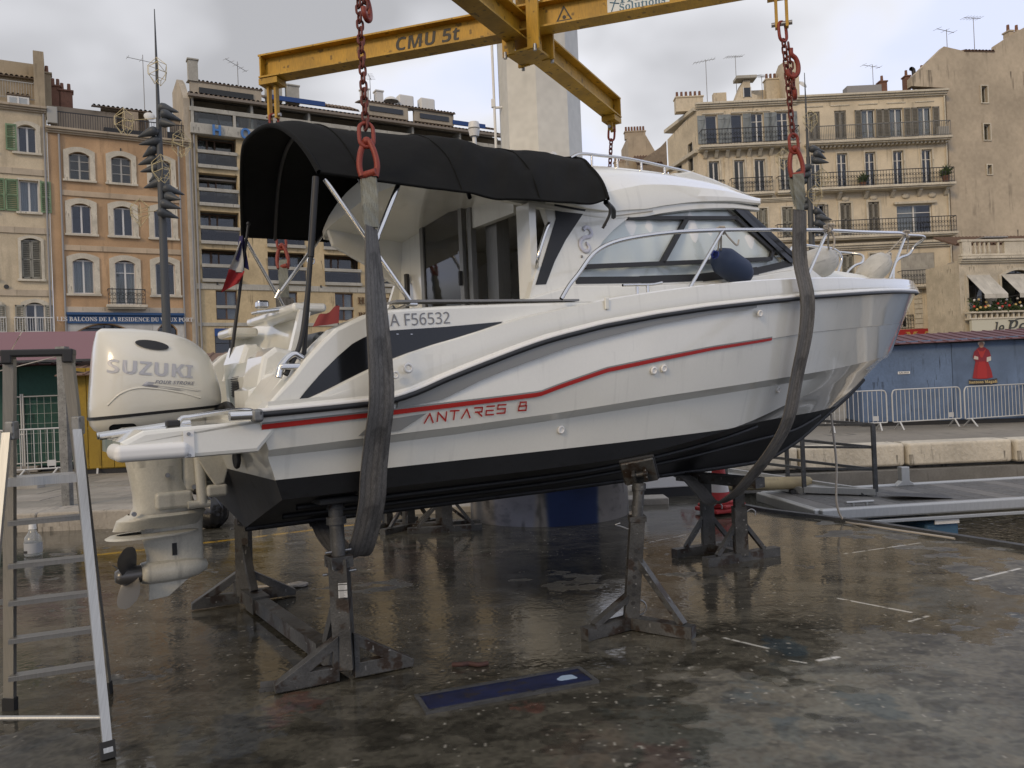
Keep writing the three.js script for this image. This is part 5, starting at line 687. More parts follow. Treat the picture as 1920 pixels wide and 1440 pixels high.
{
  const a = onY(795, 1322), b = onY(1098, 1268), m = a.clone().add(b).multiplyScalar(0.5), L = a.distanceTo(b), t = thing('floor_plate', 'long blue painted steel plate set flat in the ground', 'floor plate', [m.x, 0, m.z], Math.atan2(-(b.z - a.z), b.x - a.x));
  obj('frame', [bx(L + 0.04, 0.016, 0.022, 0, 0.006, 0.105), bx(L + 0.04, 0.016, 0.022, 0, 0.006, -0.105), bx(0.022, 0.014, 0.21, -L / 2 - 0.01, 0.006, 0), bx(0.022, 0.014, 0.21, L / 2 + 0.01, 0.006, 0)], MAT.galvDark, t);
  obj('plate', bx(L - 0.002, 0.008, 0.186, 0, 0.005, 0), mat([0.9, 0.9, 0.9], 0.35, { map: tex([512, 128], (u, v) => { const a2 = fbm(u * 14, v * 4, 4, 14), w = sstep(0.02, -0.02, Math.hypot((u - 0.87) * 4.2, (v - 0.5) * 1.2) - 0.26 + 0.3 * (a2 - 0.5)); const sp = noise2(u * 200, v * 50) > 0.95 ? 0.25 : 0; const rust = sstep(0.6, 0.72, fbm(u * 20 + 5, v * 6 + 3, 4)); let c = [0.1 + sp, 0.135 + sp, 0.26 + sp]; c = c.map((x, i) => lerp(x * (0.7 + 0.6 * a2), [0.2, 0.17, 0.15][i], rust * 0.7)); return c.map((x, i) => lerp(x, [0.62, 0.7, 0.78][i], w)); }) }), t, true);
}
{ const p = onY(518, 1292); tag(obj('steel_offcut', [bx(0.16, 0.006, 0.05, 0, 0.003, 0), bx(0.16, 0.035, 0.005, 0, 0.018, -0.025, 0, -0.2), bx(0.16, 0.02, 0.005, 0, 0.01, 0.025)], MAT.galvDark), 'small dark steel angle lying left of the near cradle foot', 'metal scrap').position.set(p.x, 0, p.z); scene.children[scene.children.length - 1].rotation.y = 0.18; }
{ const p = onY(880, 1250); const r = tag(obj('rope_scrap', tube([[-0.09, 0.014, 0], [-0.04, 0.018, 0.012], [0.0, 0.013, -0.01], [0.05, 0.012, 0.012], [0.1, 0.012, -0.005]], 0.013, 30, 6), mat([0.05, 0.022, 0.018], 0.8)), 'short dark red twist of rope lying on wet ground', 'rope'); r.position.set(p.x, 0, p.z); }
{ const p = onY(535, 1100); const pts = []; for (let i = 0; i < 28; i++) { const a = i * 0.55; pts.push([0.1 + 0.07 * Math.cos(a), 0.012 + 0.002 * (i % 3), 0.05 * Math.sin(a) * (0.6 + 0.02 * i)]); } pts.unshift([-0.25, 0.012, 0.03]); const r = tag(obj('mooring_line', tube(pts, 0.011, 160, 6), MAT.rope), 'small grey coil of line beside the far cradle foot', 'rope'); r.position.set(p.x, 0, p.z); }
{
  const p = onY(1350, 962), c = thing('traffic_cone', 'red and white traffic cone behind the bow trestle', 'traffic cone', p.toArray()); const red = mat([0.4, 0.03, 0.03], 0.6), wh = mat([0.6, 0.58, 0.56], 0.6);
  obj('base', [rb(0.4, 0.05, 0.4, 0.02, 0, 0.05, 0, 0.4), rb(0.38, 0.04, 0.38, 0.02, 0.02, 0.1, 0, 0.7), rb(0.34, 0.035, 0.34, 0.015, 0, 0.135, 0.02, 0.2)], red, c);
  const cone = (y0, y1, m) => obj('band', new THREE.CylinderGeometry(lerp(0.13, 0.035, (y1 - 0.1) / 0.6), lerp(0.13, 0.035, (y0 - 0.1) / 0.6), y1 - y0, 28, 1).translate(0, (y0 + y1) / 2, 0), m, c);
  cone(0.12, 0.24, red); cone(0.24, 0.37, wh); cone(0.37, 0.52, red); cone(0.52, 0.62, wh); cone(0.62, 0.7, red);
}
{
  const p = onY(1255, 932), c = thing('white_cabinet', 'low white box with a red warning triangle behind boat stands', 'box', [p.x, 0, p.z - 0.25], 0.12);
  obj('body', [ext([[-0.42, 0.12], [0.42, 0.12], [0.36, 0.52], [-0.3, 0.52]], 0.5, 0.015).translate(0, 0, -0.25)], MAT.white, c); obj('skid', [bx(0.78, 0.12, 0.06, 0, 0.06, 0.2), bx(0.78, 0.12, 0.06, 0, 0.06, -0.2)], MAT.black, c);
  obj('warning_triangle', ext([[0.1, 0.2], [0.32, 0.2], [0.21, 0.4]], 0.004, 0, [[[0.135, 0.218], [0.285, 0.218], [0.21, 0.358]]]).translate(0, 0, 0.251), mat([0.35, 0.03, 0.03], 0.6), c);
  const cp = onY(1325, 935); tag(obj('cable_heap', [...Array(5)].map((_, k) => tube([...Array(9)].map((_, i) => [0.13 * Math.cos(i * 0.9 + k) + 0.03 * k, 0.03 + 0.04 * k * 0.7, 0.1 * Math.sin(i * 0.9 + k)]), 0.02, 40, 6)), MAT.rubber), 'small heap of black cable beside the white box', 'cable').position.set(cp.x - 0.2, 0, cp.z - 0.6);
}
// ================= PONTOON AND GANGWAY
{
  const Y = -0.35, f1 = onY(1592, 955, Y), f2 = V3(12, Y, -11.7), l = onY(1479, 934, Y), dir = f2.clone().sub(f1).normalize(), nrm = V3(dir.z, 0, -dir.x).multiplyScalar(-1);
  const an = Math.atan2(-dir.z, dir.x), s = thing('floating_pontoon', 'low grey floating pontoon in the dark basin at right', 'pontoon', [f1.x, 0, f1.z], an);
  const plankG = metreUV(norm(rb(0.29, 0.03, 1.7, 0.005))), plankM = [mat([0.17, 0.165, 0.155], 0.7, { map: rep(T.scuff, 0.7) }), mat([0.2, 0.19, 0.175], 0.7, { map: rep(T.streak, 0.7) })];
  for (let i = 0; i < 26; i++) share('deck_plank', plankG, plankM[i % 3 ? 0 : 1], s).position.set(-0.2 + i * 0.3, Y - 0.015, -1.0);
  obj('front_beam', [rb(7.9, 0.16, 0.12, 0.03, 3.55, Y - 0.06, -0.05), rb(7.9, 0.05, 0.1, 0.01, 3.55, Y - 0.19, -0.03)], MAT.alu, s); obj('back_beam', rb(7.9, 0.12, 0.1, 0.03, 3.55, Y - 0.03, -1.92), MAT.alu, s);
  obj('end_beam', rb(0.12, 0.16, 1.9, 0.03, -0.42, Y - 0.06, -1.0), MAT.alu, s);
  for (const x of [1.45, 5.2]) { obj('float', [rb(0.5, 0.5, 1.5, 0.05, x, Y - 0.55, -0.9)], mat([0.05, 0.12, 0.2], 0.6), s); obj('bracket', bx(0.36, 0.08, 0.02, x, Y - 0.25, -0.06), MAT.white, s); }
  obj('cleat', [rod([0.1, Y + 0.05, -0.25], [0.5, Y + 0.05, -0.25], 0.02), cyl(0.02, 0.02, 0.06, 0.2, Y - 0.01, -0.25), cyl(0.02, 0.02, 0.06, 0.4, Y - 0.01, -0.25)], MAT.alu, s);
  for (const x of [2.0, 6.0]) obj('guide_post', ext([[-0.16, 0], [0.16, 0], [0.07, 0.08], [0.07, 0.3], [-0.07, 0.3], [-0.07, 0.08]], 0.12, 0.01).translate(x, Y, -1.95), MAT.alu, s);
  const g = thing('gangway', 'steel gangway with tube handrails leading down to pontoon', 'gangway', [0, 0, 0]);
  const a = V3(3.0, -0.02, -14.2), A = [V3(4.7, -0.22, -12.7), V3(5.5, -0.22, -12.3)];
  const e1 = onY(1508, 918, -0.28), e2 = onY(1642, 922, -0.28), back = V3(2.75, 0.06, -15.0).sub(e1), bk = V3(-2.0, 0.2, -2.6);
  obj('deck', [grid([[e1, e2], [e1.clone().add(bk), e2.clone().add(bk)]], 0.5), bar(e1, e2, 0.09, 0.09), bar(e1.clone().add(V3(0, -0.02, 0)), e1.clone().add(bk), 0.08, 0.1), bar(e2.clone().add(V3(0, -0.02, 0)), e2.clone().add(bk), 0.08, 0.1)], MAT.alu, g);
  const up = h => V3(0, h, 0);
  for (const e of [e1, e2]) {
    const m = e.clone().addScaledVector(bk, 0.75), t = e.clone().addScaledVector(bk, 1.0);
    for (const q of [e, e.clone().addScaledVector(bk, 0.45), t]) obj('post', bar(q, q.clone().add(up(1.0)), 0.055, 0.055), MAT.galvDark, g);
    for (const h of [1.0, 0.66, 0.33]) obj('handrail', bar(e.clone().add(up(h)), t.clone().add(up(h)), 0.04, 0.04), MAT.galvDark, g);
  }
  for (const h of [1.0, 0.66, 0.33]) obj('gate_bar', bar(e1.clone().add(up(h)), e2.clone().add(up(h)), 0.035, 0.035), MAT.galvDark, g);
  obj('ramp_flap', grid([[e2.clone().add(V3(0.02, 0.0, 0)), e2.clone().add(V3(0.1, 0, 0.5))], [e2.clone().add(V3(0.95, -0.06, 0.1)), e2.clone().add(V3(0.85, -0.06, 0.55))]], 0.5), MAT.galvDark, g);
  obj('wheel', [e1, e2].map(e => new THREE.CylinderGeometry(0.06, 0.06, 0.08, 16).rotateZ(Math.PI / 2).translate(e.x - 0.15, e.y - 0.06, e.z - 0.1)), MAT.rubber, g);
  const pb = tag(obj('mooring_pole', [rod(onY(1340, 908, -0.05), onY(1515, 905, -0.22), 0.1)], mat([0.45, 0.36, 0.2], 0.7, { map: rep(T.plaster, 0.6) })), 'long beige tube lying low beside the gangway', 'pole');
  const st = boatToWorld(6.0, 1.1, 0.02), k = onY(1582, 975, 0.02); tag(obj('bow_line', tube([st, st.clone().lerp(k, 0.4).add(V3(0.0, -0.08, 0)), k.clone().add(V3(-0.08, 0.16, 0.05)), k, onY(1625, 985, 0.02), onY(1790, 1010, 0.025)], 0.011, 60, 6), MAT.rope), 'thin grey line falling from the stem to the pad edge', 'rope');
}
// ================= MARKET HUTS, BARRIERS AND FENCES
const hutWall = (w, h, board, m, parent, name = 'board') => { const n = Math.round(w / board), gg = [0, 1].map(k => metreUV(norm(rb(w / n - 0.012, h, 0.03, 0.006, k * 1.3, k, 0))).translate(-k * 1.3, -k, 0)); for (let i = 0; i < n; i++) share(name, gg[i % 2], m[i % m.length], parent).position.set(-w / 2 + (i + 0.5) * w / n, h / 2 + 0.12, 0.003 * (i % 2)); };
function hut(label, center, turn, w, h, depth, ms, roofM, board, roofH = 0.35) {
  const s = thing('market_hut', label, 'hut', center, turn, 'wooden market huts along the quay');
  obj('body', bx(w - 0.06, h, depth, 0, h / 2 + 0.1, -depth / 2 - 0.02), ms[0], s); hutWall(w, h, board, ms, s);
  obj('skirting', bx(w, 0.12, depth, 0, 0.05, -depth / 2 - 0.04), MAT.black, s);
  const rf = part('roof', s), n = Math.round((w + 0.5) / 0.3), seg = metreUV(norm(join([bx(0.295, 0.02, depth + 0.6, 0, 0, 0), bx(0.05, 0.035, depth + 0.6, 0.1, 0.015, 0)]))); rf.position.set(0, h + 0.22, -depth / 2 + 0.05); rf.rotation.x = roofH / (depth + 0.5);
  for (let i = 0; i < n; i++) share('roof_sheet', seg, roofM, rf).position.set(-(w + 0.5) / 2 + (i + 0.5) * (w + 0.5) / n, 0, 0);
  obj('eaves_cable', tube([...Array(14)].map((_, i) => [-w / 2 + i * w / 13, h + 0.06 - 0.05 * Math.abs(Math.sin(i * 1.3)), 0.05]), 0.016, 80, 5), MAT.rubber, s);
  return s;
}
const wood = c => [mat(c, 0.75, { map: rep(T.streak, 0.5) }), mat(c.map(v => v * 0.93), 0.75, { map: rep(T.plaster, 0.5) })];
const maroon = mat([0.17, 0.075, 0.085], 0.7, { map: rep(T.plaster, 0.4) });
{
  const a = V3(9.53, 0.05, -21.9), q = onY(1900, 792, 0.05), w = 9.2; const t = Math.atan2(-(q.z - a.z), q.x - a.x) * 0.9;
  const h = hut('blue market hut with a painted woman in red on its wall', [a.x + w / 2 * Math.cos(t), 0.05, a.z - w / 2 * Math.sin(t)], t, w, 2.15, 2.4, wood([0.135, 0.2, 0.325]), maroon, 2.3);
  const sg = part('painted_panel', h); sg.position.set(-w / 2 + 3.02, 1.2, 0.035); sg.scale.setScalar(0.9);
  const fl = (n, pts, c, z) => obj(n, ext(pts, 0.006).translate(0, 0, z), mat(c, 0.7), sg);
  fl('skirt', [[-0.27, 0.0], [-0.24, 0.16], [-0.17, 0.5], [0.15, 0.5], [0.24, 0.2], [0.27, 0.0], [0.1, -0.03], [-0.1, -0.03]], [0.26, 0.015, 0.02], 0.0);
  fl('apron', [[-0.15, -0.01], [-0.13, 0.3], [-0.07, 0.5], [0.07, 0.5], [0.12, 0.25], [0.12, -0.02]], [0.34, 0.02, 0.022], 0.004);
  fl('bodice', [[-0.17, 0.48], [-0.24, 0.62], [-0.2, 0.78], [-0.08, 0.9], [0.08, 0.9], [0.2, 0.8], [0.24, 0.64], [0.17, 0.48]], [0.2, 0.015, 0.03], 0.008);
  fl('shawl', [[-0.12, 0.87], [-0.03, 0.6], [0.02, 0.6], [0.13, 0.87], [0.05, 0.78], [-0.05, 0.78]], [0.36, 0.03, 0.03], 0.012);
  fl('cuff', [[0.12, 0.46], [0.24, 0.5], [0.24, 0.62], [0.13, 0.6]], [0.5, 0.48, 0.45], 0.012); fl('cuff', [[-0.22, 0.56], [-0.1, 0.54], [-0.1, 0.62], [-0.2, 0.66]], [0.5, 0.44, 0.4], 0.012);
  fl('face', [...Array(14)].map((_, i) => [0.065 * Math.cos(i * 0.449), 0.97 + 0.085 * Math.sin(i * 0.449)]), [0.45, 0.25, 0.18], 0.014); fl('bonnet', [...Array(14)].map((_, i) => [0.095 * Math.cos(i * 0.449), 1.02 + 0.08 * Math.sin(i * 0.449)]), [0.6, 0.58, 0.54], 0.01);
  fl('banner', [[-0.38, -0.17], [-0.2, -0.2], [0, -0.21], [0.2, -0.2], [0.38, -0.17], [0.38, -0.03], [0.2, -0.06], [0, -0.07], [-0.2, -0.06], [-0.38, -0.03]], [0.02, 0.02, 0.025], 0.012);
  obj('lettering', textGeo('Santons Magali', 0.075, 'serif_bold', 0.003, 0.95).translate(0, -0.155, 0.019), mat([0.55, 0.42, 0.2], 0.6), sg);
  obj('name_plate', bx(0.3, 0.07, 0.01, -w / 2 + 1.1, 1.42, 0.04), MAT.white, h); obj('name_lettering', textGeo('GALERIE', 0.045, 'sans_bold', 0.002).translate(-w / 2 + 1.1, 1.4, 0.046), MAT.black, h);
  hut('dark red brown hut glimpsed beyond the bow', [6.9, 0.05, -24.6], 0.0, 4.6, 2.1, 2.2, wood([0.07, 0.04, 0.035]), maroon, 0.42);
  hut('green market hut under a faded maroon roof at far left', [-11.85, 0.05, -17.6], 0.36, 5.2, 2.35, 2.4, wood([0.03, 0.105, 0.08]), maroon, 1.73);
  const y = hut('mustard yellow market hut half hidden behind the motor', [-7.3, 0.05, -17.0], 0.2, 3.7, 2.1, 2.2, wood([0.36, 0.23, 0.02]), mat([0.2, 0.12, 0.08], 0.8, { map: rep(T.streak, 1) }), 0.24, 0.5);
  hut('pale grey hut standing beyond the boat stands', [-0.6, 0.05, -26], 0.1, 6, 2.1, 2.2, wood([0.32, 0.3, 0.27]), maroon, 0.4);
  // maroon awning over the green hut
  const aw = thing('awning', 'faded maroon sheet awning above the green hut', 'awning', [-11.6, 2.5, -17.1], 0.36);
  for (let i = 0; i < 3; i++) obj('sheet', grid([[[-3 + i * 1.9, 0, 0.5], [-1.1 + i * 1.9 - 0.02, 0, 0.5]], [[-3 + i * 1.9, 0.75, -1.2], [-1.1 + i * 1.9 - 0.02, 0.75, -1.2]]], 0.5), mat([0.2, 0.105, 0.115], 0.8), aw); obj('edge_rail', bx(5.8, 0.05, 0.04, -0.1, -0.02, 0.5), MAT.galvDark, aw);
}
function barrier(a, b, label, grp) {  // crowd barrier between two ground points
  const L = a.distanceTo(b), s = thing('crowd_barrier', label, 'barrier', a.toArray(), Math.atan2(-(b.z - a.z), b.x - a.x), grp), r = 0.018, h = 1.0;
  obj('frame', tube([[0.05, 0.2, 0], [0.05, h - 0.12, 0], [0.08, h - 0.03, 0], [0.16, h, 0], [L - 0.16, h, 0], [L - 0.08, h - 0.03, 0], [L - 0.05, h - 0.12, 0], [L - 0.05, 0.2, 0], [L - 0.1, 0.19, 0], [0.1, 0.19, 0]], r, 120, 6, true, 0.05), MAT.zincBar, s);
  const bg = norm(new THREE.CylinderGeometry(0.009, 0.009, h - 0.2, 6)), n = Math.round(L / 0.135); for (let i = 1; i < n; i++) share('bar', bg, MAT.zincBar, s).position.set(0.05 + i * (L - 0.1) / n, 0.19 + (h - 0.2) / 2, 0);
  for (const x of [0.25, L - 0.25]) obj('foot', [bar([x, 0.2, 0], [x - 0.1, 0.0, 0.26], 0.035, 0.02), bar([x, 0.2, 0], [x + 0.06, 0.0, -0.26], 0.035, 0.02)], MAT.zincBar, s);
  obj('name_plate', bx(0.16, 0.12, 0.006, L - 0.36, 0.3, 0.01), MAT.zincBar, s);
}
{
  const y = 0.05, P = (px, py) => onY(px, py, y), G1 = 'crowd barriers in front of the blue hut', G2 = 'crowd barriers in front of green and yellow huts';
  barrier(P(1672, 806), P(1806, 798), 'galvanised crowd barrier left of the painted woman in red', G1); barrier(P(1808, 800), P(1968, 788), 'galvanised crowd barrier at right edge of blue hut', G1); barrier(P(1545, 812), P(1668, 806), 'galvanised crowd barrier seen under the bow', G1);
  barrier(P(-110, 905), P(20, 900), 'galvanised crowd barrier cut by left picture edge', G2); barrier(P(22, 900), P(135, 893), 'galvanised crowd barrier before the green hut', G2); barrier(P(160, 890), P(285, 878), 'galvanised crowd barrier before the yellow hut', G2);
  function fence(a, b, label) { const L = a.distanceTo(b), s = thing('mesh_fence', label, 'fence', a.toArray(), Math.atan2(-(b.z - a.z), b.x - a.x), 'temporary mesh fence panels'), h = 1.75; obj('frame', [rod([0, 0, 0], [0, h, 0], 0.02), rod([L, 0, 0], [L, h, 0], 0.02), rod([0, h - 0.06, 0], [L, h - 0.06, 0], 0.016), rod([0, 0.2, 0], [L, 0.2, 0], 0.016)], MAT.zincBar, s); obj('clamp', [rb(0.12, 0.035, 0.05, 0.006, L + 0.03, 0.85, 0)], MAT.zincBar, s); const w = []; for (let i = 1; i < L / 0.14; i++) w.push(bx(0.005, h - 0.28, 0.005, i * 0.14, (h + 0.12) / 2, 0)); for (let i = 1; i < 7; i++) w.push(bx(L, 0.005, 0.005, L / 2, 0.2 + i * 0.22, 0)); obj('wire_mesh', w, MAT.zincBar, s).userData.kind = 'stuff'; obj('foot_block', rb(0.6, 0.14, 0.22, 0.02, -0.02, 0.07, 0), mat([0.33, 0.31, 0.28], 0.9, { map: rep(T.streak, 1) }), s); }
  fence(P(1672, 792), P(1912, 782), 'mesh fence panel in front of the blue hut wall'); fence(P(1915, 782), P(2150, 776), 'mesh fence panel at right edge beyond the painted woman'); fence(P(48, 886), P(150, 880), 'mesh fence panel between green and yellow huts'); fence(P(-70, 892), P(44, 886), 'mesh fence panel at left edge against green hut');
  const b = P(58, 915); tag(obj('concrete_block', ext([[-0.26, 0], [0.26, 0], [0.26, 0.17], [0.2, 0.2], [-0.2, 0.2], [-0.26, 0.17]], 0.24, 0.012, [[[-0.09, 0.07], [0.09, 0.07], [0.09, 0.12], [-0.09, 0.12]]]), mat([0.4, 0.38, 0.34], 0.9, { map: rep(T.streak, 1) })), 'pale concrete ballast block with a handle slot on the quay', 'block').position.copy(b);
  const p = P(124, 985).setY(0.05), q = at(124, 985, 11.2); const pg = tag(obj('steel_post', [bx(0.11, 2.25, 0.11, 0, 1.12, 0), bx(0.13, 0.03, 0.13, 0, 2.26, 0), cyl(0.2, 0.2, 0.02, 0, 0, 0)], MAT.galv), 'square grey steel post behind the step ladder', 'post'); pg.position.set(q.x - 0.02, 0.05, -11.3);
  tag(obj('stay_wire', rod([q.x - 0.05, 2.2, -11.3], [q.x - 4.2, 1.35, -11.4], 0.008, 0.008, 6), MAT.rope), 'thin pale wire sloping from the grey post past green hut', 'wire');
  const fp = at(615, 590, 30); const pn = thing('pennant', 'small dark and red pennant beyond the cockpit', 'flag', [fp.x, 0, fp.z]); obj('staff', rod([0.5, 0.05, 0], [0.35, 4.9, 0], 0.02), MAT.black, pn); const fw = []; for (let i = 0; i <= 8; i++) { const k = i / 8; fw.push([[0.35 - k * 0.8 + 0.1, 4.85 - 0.35 * k + 0.06 * Math.sin(i), 0.05 * Math.sin(i * 1.3)], [0.4 - k * 1.0, 4.2 - 0.1 * k, 0.05 * Math.sin(i * 1.1 + 1)]]); } obj('cloth', grid(fw, 0.9), mat([0.2, 0.03, 0.03], 0.8, { side: THREE.DoubleSide }), pn);
}
// ================= LAMP POSTS hung with lanterns
function lampPost(px, d, label) {
  const b = at(px, 500, d), s = thing('lamp_post', label, 'lamp post', [b.x, 0.05, b.z], 0, 'tall quay lamp posts with lantern spirals'), m = mat([0.055, 0.06, 0.065], 0.6);
  obj('mast', [rod([0, 0, 0], [0, 8.8, 0], 0.17, 0.13, 14), rod([0, 8.75, 0], [0, 11.6, 0], 0.13, 0.09, 12), rod([0, 11.5, 0], [0, 15.5, 0], 0.075, 0.015, 10), cyl(0.3, 0.2, 0.6)], m, s);
  const drop = norm(lathe([[0.001, -0.5], [0.04, -0.42], [0.1, -0.2], [0.17, 0.05], [0.16, 0.17], [0.1, 0.25], [0.001, 0.27]], 16).rotateZ(1.25)), dm = mat([0.045, 0.05, 0.055], 0.5);
  for (let i = 0; i < 14; i++) { const a = 0.3 + i * 0.62, y = 11.9 - i * 0.29, o = share('lantern', drop, dm, s), side = i < 3 || i > 9 ? 1 : -1; o.position.set(side * (0.3 + 0.12 * Math.sin(i * 1.3)), y, 0.25 * Math.sin(a)); o.rotation.y = (side > 0 ? 0 : Math.PI) + 0.5 * Math.sin(i * 2.1); }
  const gold = mat([0.5, 0.42, 0.24], 0.4, { metalness: 0.5 });
  for (const [x, y, z] of [[0.1, 13.2, 0.2], [-1.2, 11.5, 0.1], [0.15, 9.7, 0.3], [-0.7, 8.2, 0.2], [0.7, 10.7, -0.2]]) { const w = [], ph = [[0, 0.55], [0.42, 0.2], [0.42, -0.15], [0.15, -0.5]], n = 6; for (let k = 0; k < n; k++) { const a = k / n * 2 * Math.PI, a2 = (k + 1) / n * 2 * Math.PI, pt = (q, an) => [0.8 * q[0] * Math.cos(an), 0.8 * q[1] + 0.1 * Math.sin(an * 2 + x * 5), 0.8 * q[0] * Math.sin(an)]; for (let i = 0; i < 3; i++) w.push(rod(pt(ph[i], a), pt(ph[i + 1], a), 0.01, 0.01, 5)); for (const i of [1, 2, 3]) w.push(rod(pt(ph[i], a), pt(ph[i], a2), 0.01, 0.01, 5)); } w.push(rod([0, 0, 0], [-x, 0.1, -z], 0.012, 0.012, 5)); obj('wire_lantern', w, gold, s).position.set(x, y, z); }
}
lampPost(308, 28.5, 'dark lamp post with lantern spiral before the orange house'); lampPost(1524, 37, 'dark lamp post with lantern spiral before cream corner house');
// ================= BUILDINGS
const bm = {
  glass: new THREE.MeshPhysicalMaterial({ color: C(0.75, 0.78, 0.8), roughness: 0.04, transmission: 1, thickness: 0, ior: 1.5 }), room: mat([0.34, 0.31, 0.27], 0.9), frameW: mat([0.6, 0.59, 0.56], 0.6), frameG: mat([0.34, 0.33, 0.3], 0.7), frameB: mat([0.1, 0.055, 0.03], 0.6), net: mat([0.4, 0.4, 0.38], 0.95), stone: plaster([0.67, 0.61, 0.49], 0.5, T.streak), greenSh: mat([0.2, 0.3, 0.17], 0.75, { map: rep(T.plaster, 0.7) }), greySh: mat([0.33, 0.32, 0.27], 0.8, { map: rep(T.plaster, 0.7) }), blueSh: mat([0.28, 0.31, 0.32], 0.8, { map: rep(T.plaster, 0.7) }), brownSh: mat([0.26, 0.245, 0.21], 0.85, { map: rep(T.streak, 0.9) }), iron: mat([0.03, 0.03, 0.032], 0.6), ironGrey: mat([0.14, 0.14, 0.135], 0.7), zinc: mat([0.26, 0.255, 0.25], 0.6), tile: mat([0.16, 0.1, 0.07], 0.9, { map: rep(T.streak, 0.6) }), tileBrown: mat([0.2, 0.15, 0.11], 0.9, { map: rep(T.streak, 0.6) }), brick: mat([0.24, 0.12, 0.08], 0.9, { map: rep(T.streak, 1) }), concrete: plaster([0.48, 0.46, 0.4], 0.4, T.streak), blueCloth: mat([0.02, 0.06, 0.2], 0.8), signBlue: mat([0.015, 0.06, 0.16], 0.6), plant: mat([0.05, 0.08, 0.025], 0.9),
};
function archPts(x, y, w, h, rise = 0) { const p = [[x - w / 2, y], [x + w / 2, y]]; if (!rise) return [...p, [x + w / 2, y + h], [x - w / 2, y + h]]; for (let i = 0; i <= 10; i++) { const k = 1 - 2 * i / 10; p.push([x + k * w / 2, y + h - rise * k * k]); } return p; }
function building(name, label, px, d, deg) { return thing(name, label, 'building', [px, 0.05, -d], deg * Math.PI / 180); }
function walls(b, outline, openings, m, thick = 0.38, z = 0, name = 'wall', back = 1.3) {
  obj(name, ext(outline, thick, 0, openings.map(o => archPts(o.x, o.y, o.w, o.h, o.rise || 0))).translate(0, 0, z - thick), m, b);
  if (back && openings.length) { const xs = openings.flatMap(o => [o.x - o.w, o.x + o.w]), ys = openings.flatMap(o => [o.y - 0.3, o.y + o.h + 0.6]); const lim = outline.map(p => p[0]), x0 = Math.max(Math.min(...xs), Math.min(...lim) + 0.2), x1 = Math.min(Math.max(...xs), Math.max(...lim) - 0.2); const y0 = Math.min(...ys), y1 = Math.max(...ys), D = Math.min(3.6, back * 2.8), zb = z - thick - D, floors = []; for (let y = y0; y < y1 - 1; y += 3.1) floors.push(bx(x1 - x0, 0.1, D, (x0 + x1) / 2, y, zb + D / 2)); obj('interior', [bx(x1 - x0, y1 - y0, 0.1, (x0 + x1) / 2, (y0 + y1) / 2, zb), bx(0.1, y1 - y0, D, x0, (y0 + y1) / 2, zb + D / 2), bx(0.1, y1 - y0, D, x1, (y0 + y1) / 2, zb + D / 2), bx(x1 - x0, 0.1, D, (x0 + x1) / 2, y1, zb + D / 2), ...floors], bm.room, b); }
}
const shGeo = {};
function shutterGeo(w, h) { const k = w.toFixed(2) + h.toFixed(2); if (!shGeo[k]) { const g = [bx(0.07, h, 0.045, -w / 2 + 0.035, 0, 0), bx(0.07, h, 0.045, w / 2 - 0.035, 0, 0), bx(w, 0.08, 0.045, 0, h / 2 - 0.04, 0), bx(w, 0.08, 0.045, 0, -h / 2 + 0.04, 0), bx(w, 0.07, 0.045, 0, 0, 0)]; const n = Math.round(h / 0.11); for (let i = 0; i < n; i++) g.push(bx(w - 0.12, 0.075, 0.012, 0, -h / 2 + 0.08 + (i + 0.5) * (h - 0.16) / n, 0, 0, 0.6)); shGeo[k] = metreUV(join(g)); } return shGeo[k]; }
function shutter(b, x, y, w, h, m, z = 0.04, turn = 0) { const s = share('shutter', shutterGeo(w, h), m, b); s.position.set(x, y + h / 2, z); s.rotation.y = turn; return s; }
function fill(b, o, z = 0) {  // frame, panes, curtain, surround and sill of one opening
  const { x, y, w, h, rise = 0, style = 'pair', frame = bm.frameW, sur, net, sill = true } = o, g = part(o.name || 'window', b); g.position.set(0, 0, z);
  if (sur) obj('surround', ext(archPts(x, y - 0.06, w + sur * 2, h + sur + 0.06, rise ? rise * 1.1 : 0), 0.09, 0, [archPts(x, y + 0.001, w - 0.005, h - 0.004, rise)]).translate(0, 0, -0.03), bm.stone, g);
  const fz = -0.2, f = [bx(0.06, h, 0.05, x - w / 2 + 0.03, y + h / 2, fz), bx(0.06, h, 0.05, x + w / 2 - 0.03, y + h / 2, fz), bx(w - 0.12, 0.07, 0.05, x, y + h - 0.035 - rise * 0.4, fz), bx(w - 0.12, 0.08, 0.05, x, y + 0.04, fz)];
  if (style !== 'single') f.push(bx(0.09, h - 0.14, 0.055, x, y + h / 2, fz));
  if (style === 'cross' || style === 'six') for (const k of style === 'six' ? [0.36, 0.68] : [0.72]) f.push(bx(w - 0.12, 0.045, 0.045, x, y + h * k, fz));
  obj('frame', f, frame, g); obj('pane', bx(w - 0.1, h - 0.1, 0.008, x, y + h / 2, fz - 0.01), bm.glass, g);
  if (net) { const r = [], n = 26; for (let i = 0; i <= n; i++) { const xx = lerp(x + net[0] * w, x + net[1] * w, i / n); r.push([[xx, y + 0.05, fz - 0.12 + 0.025 * Math.sin(i * 1.5)], [xx, y + h - 0.05, fz - 0.12 + 0.025 * Math.sin(i * 1.5)]]); } obj('curtain', grid(r, 0.9), bm.net, g); }
  if (sill) obj('sill', rb(w + (sur || 0.08) * 2 + 0.12, 0.12, 0.26, 0.015, x, y - 0.07, 0.03), bm.stone, g);
  return g;
}
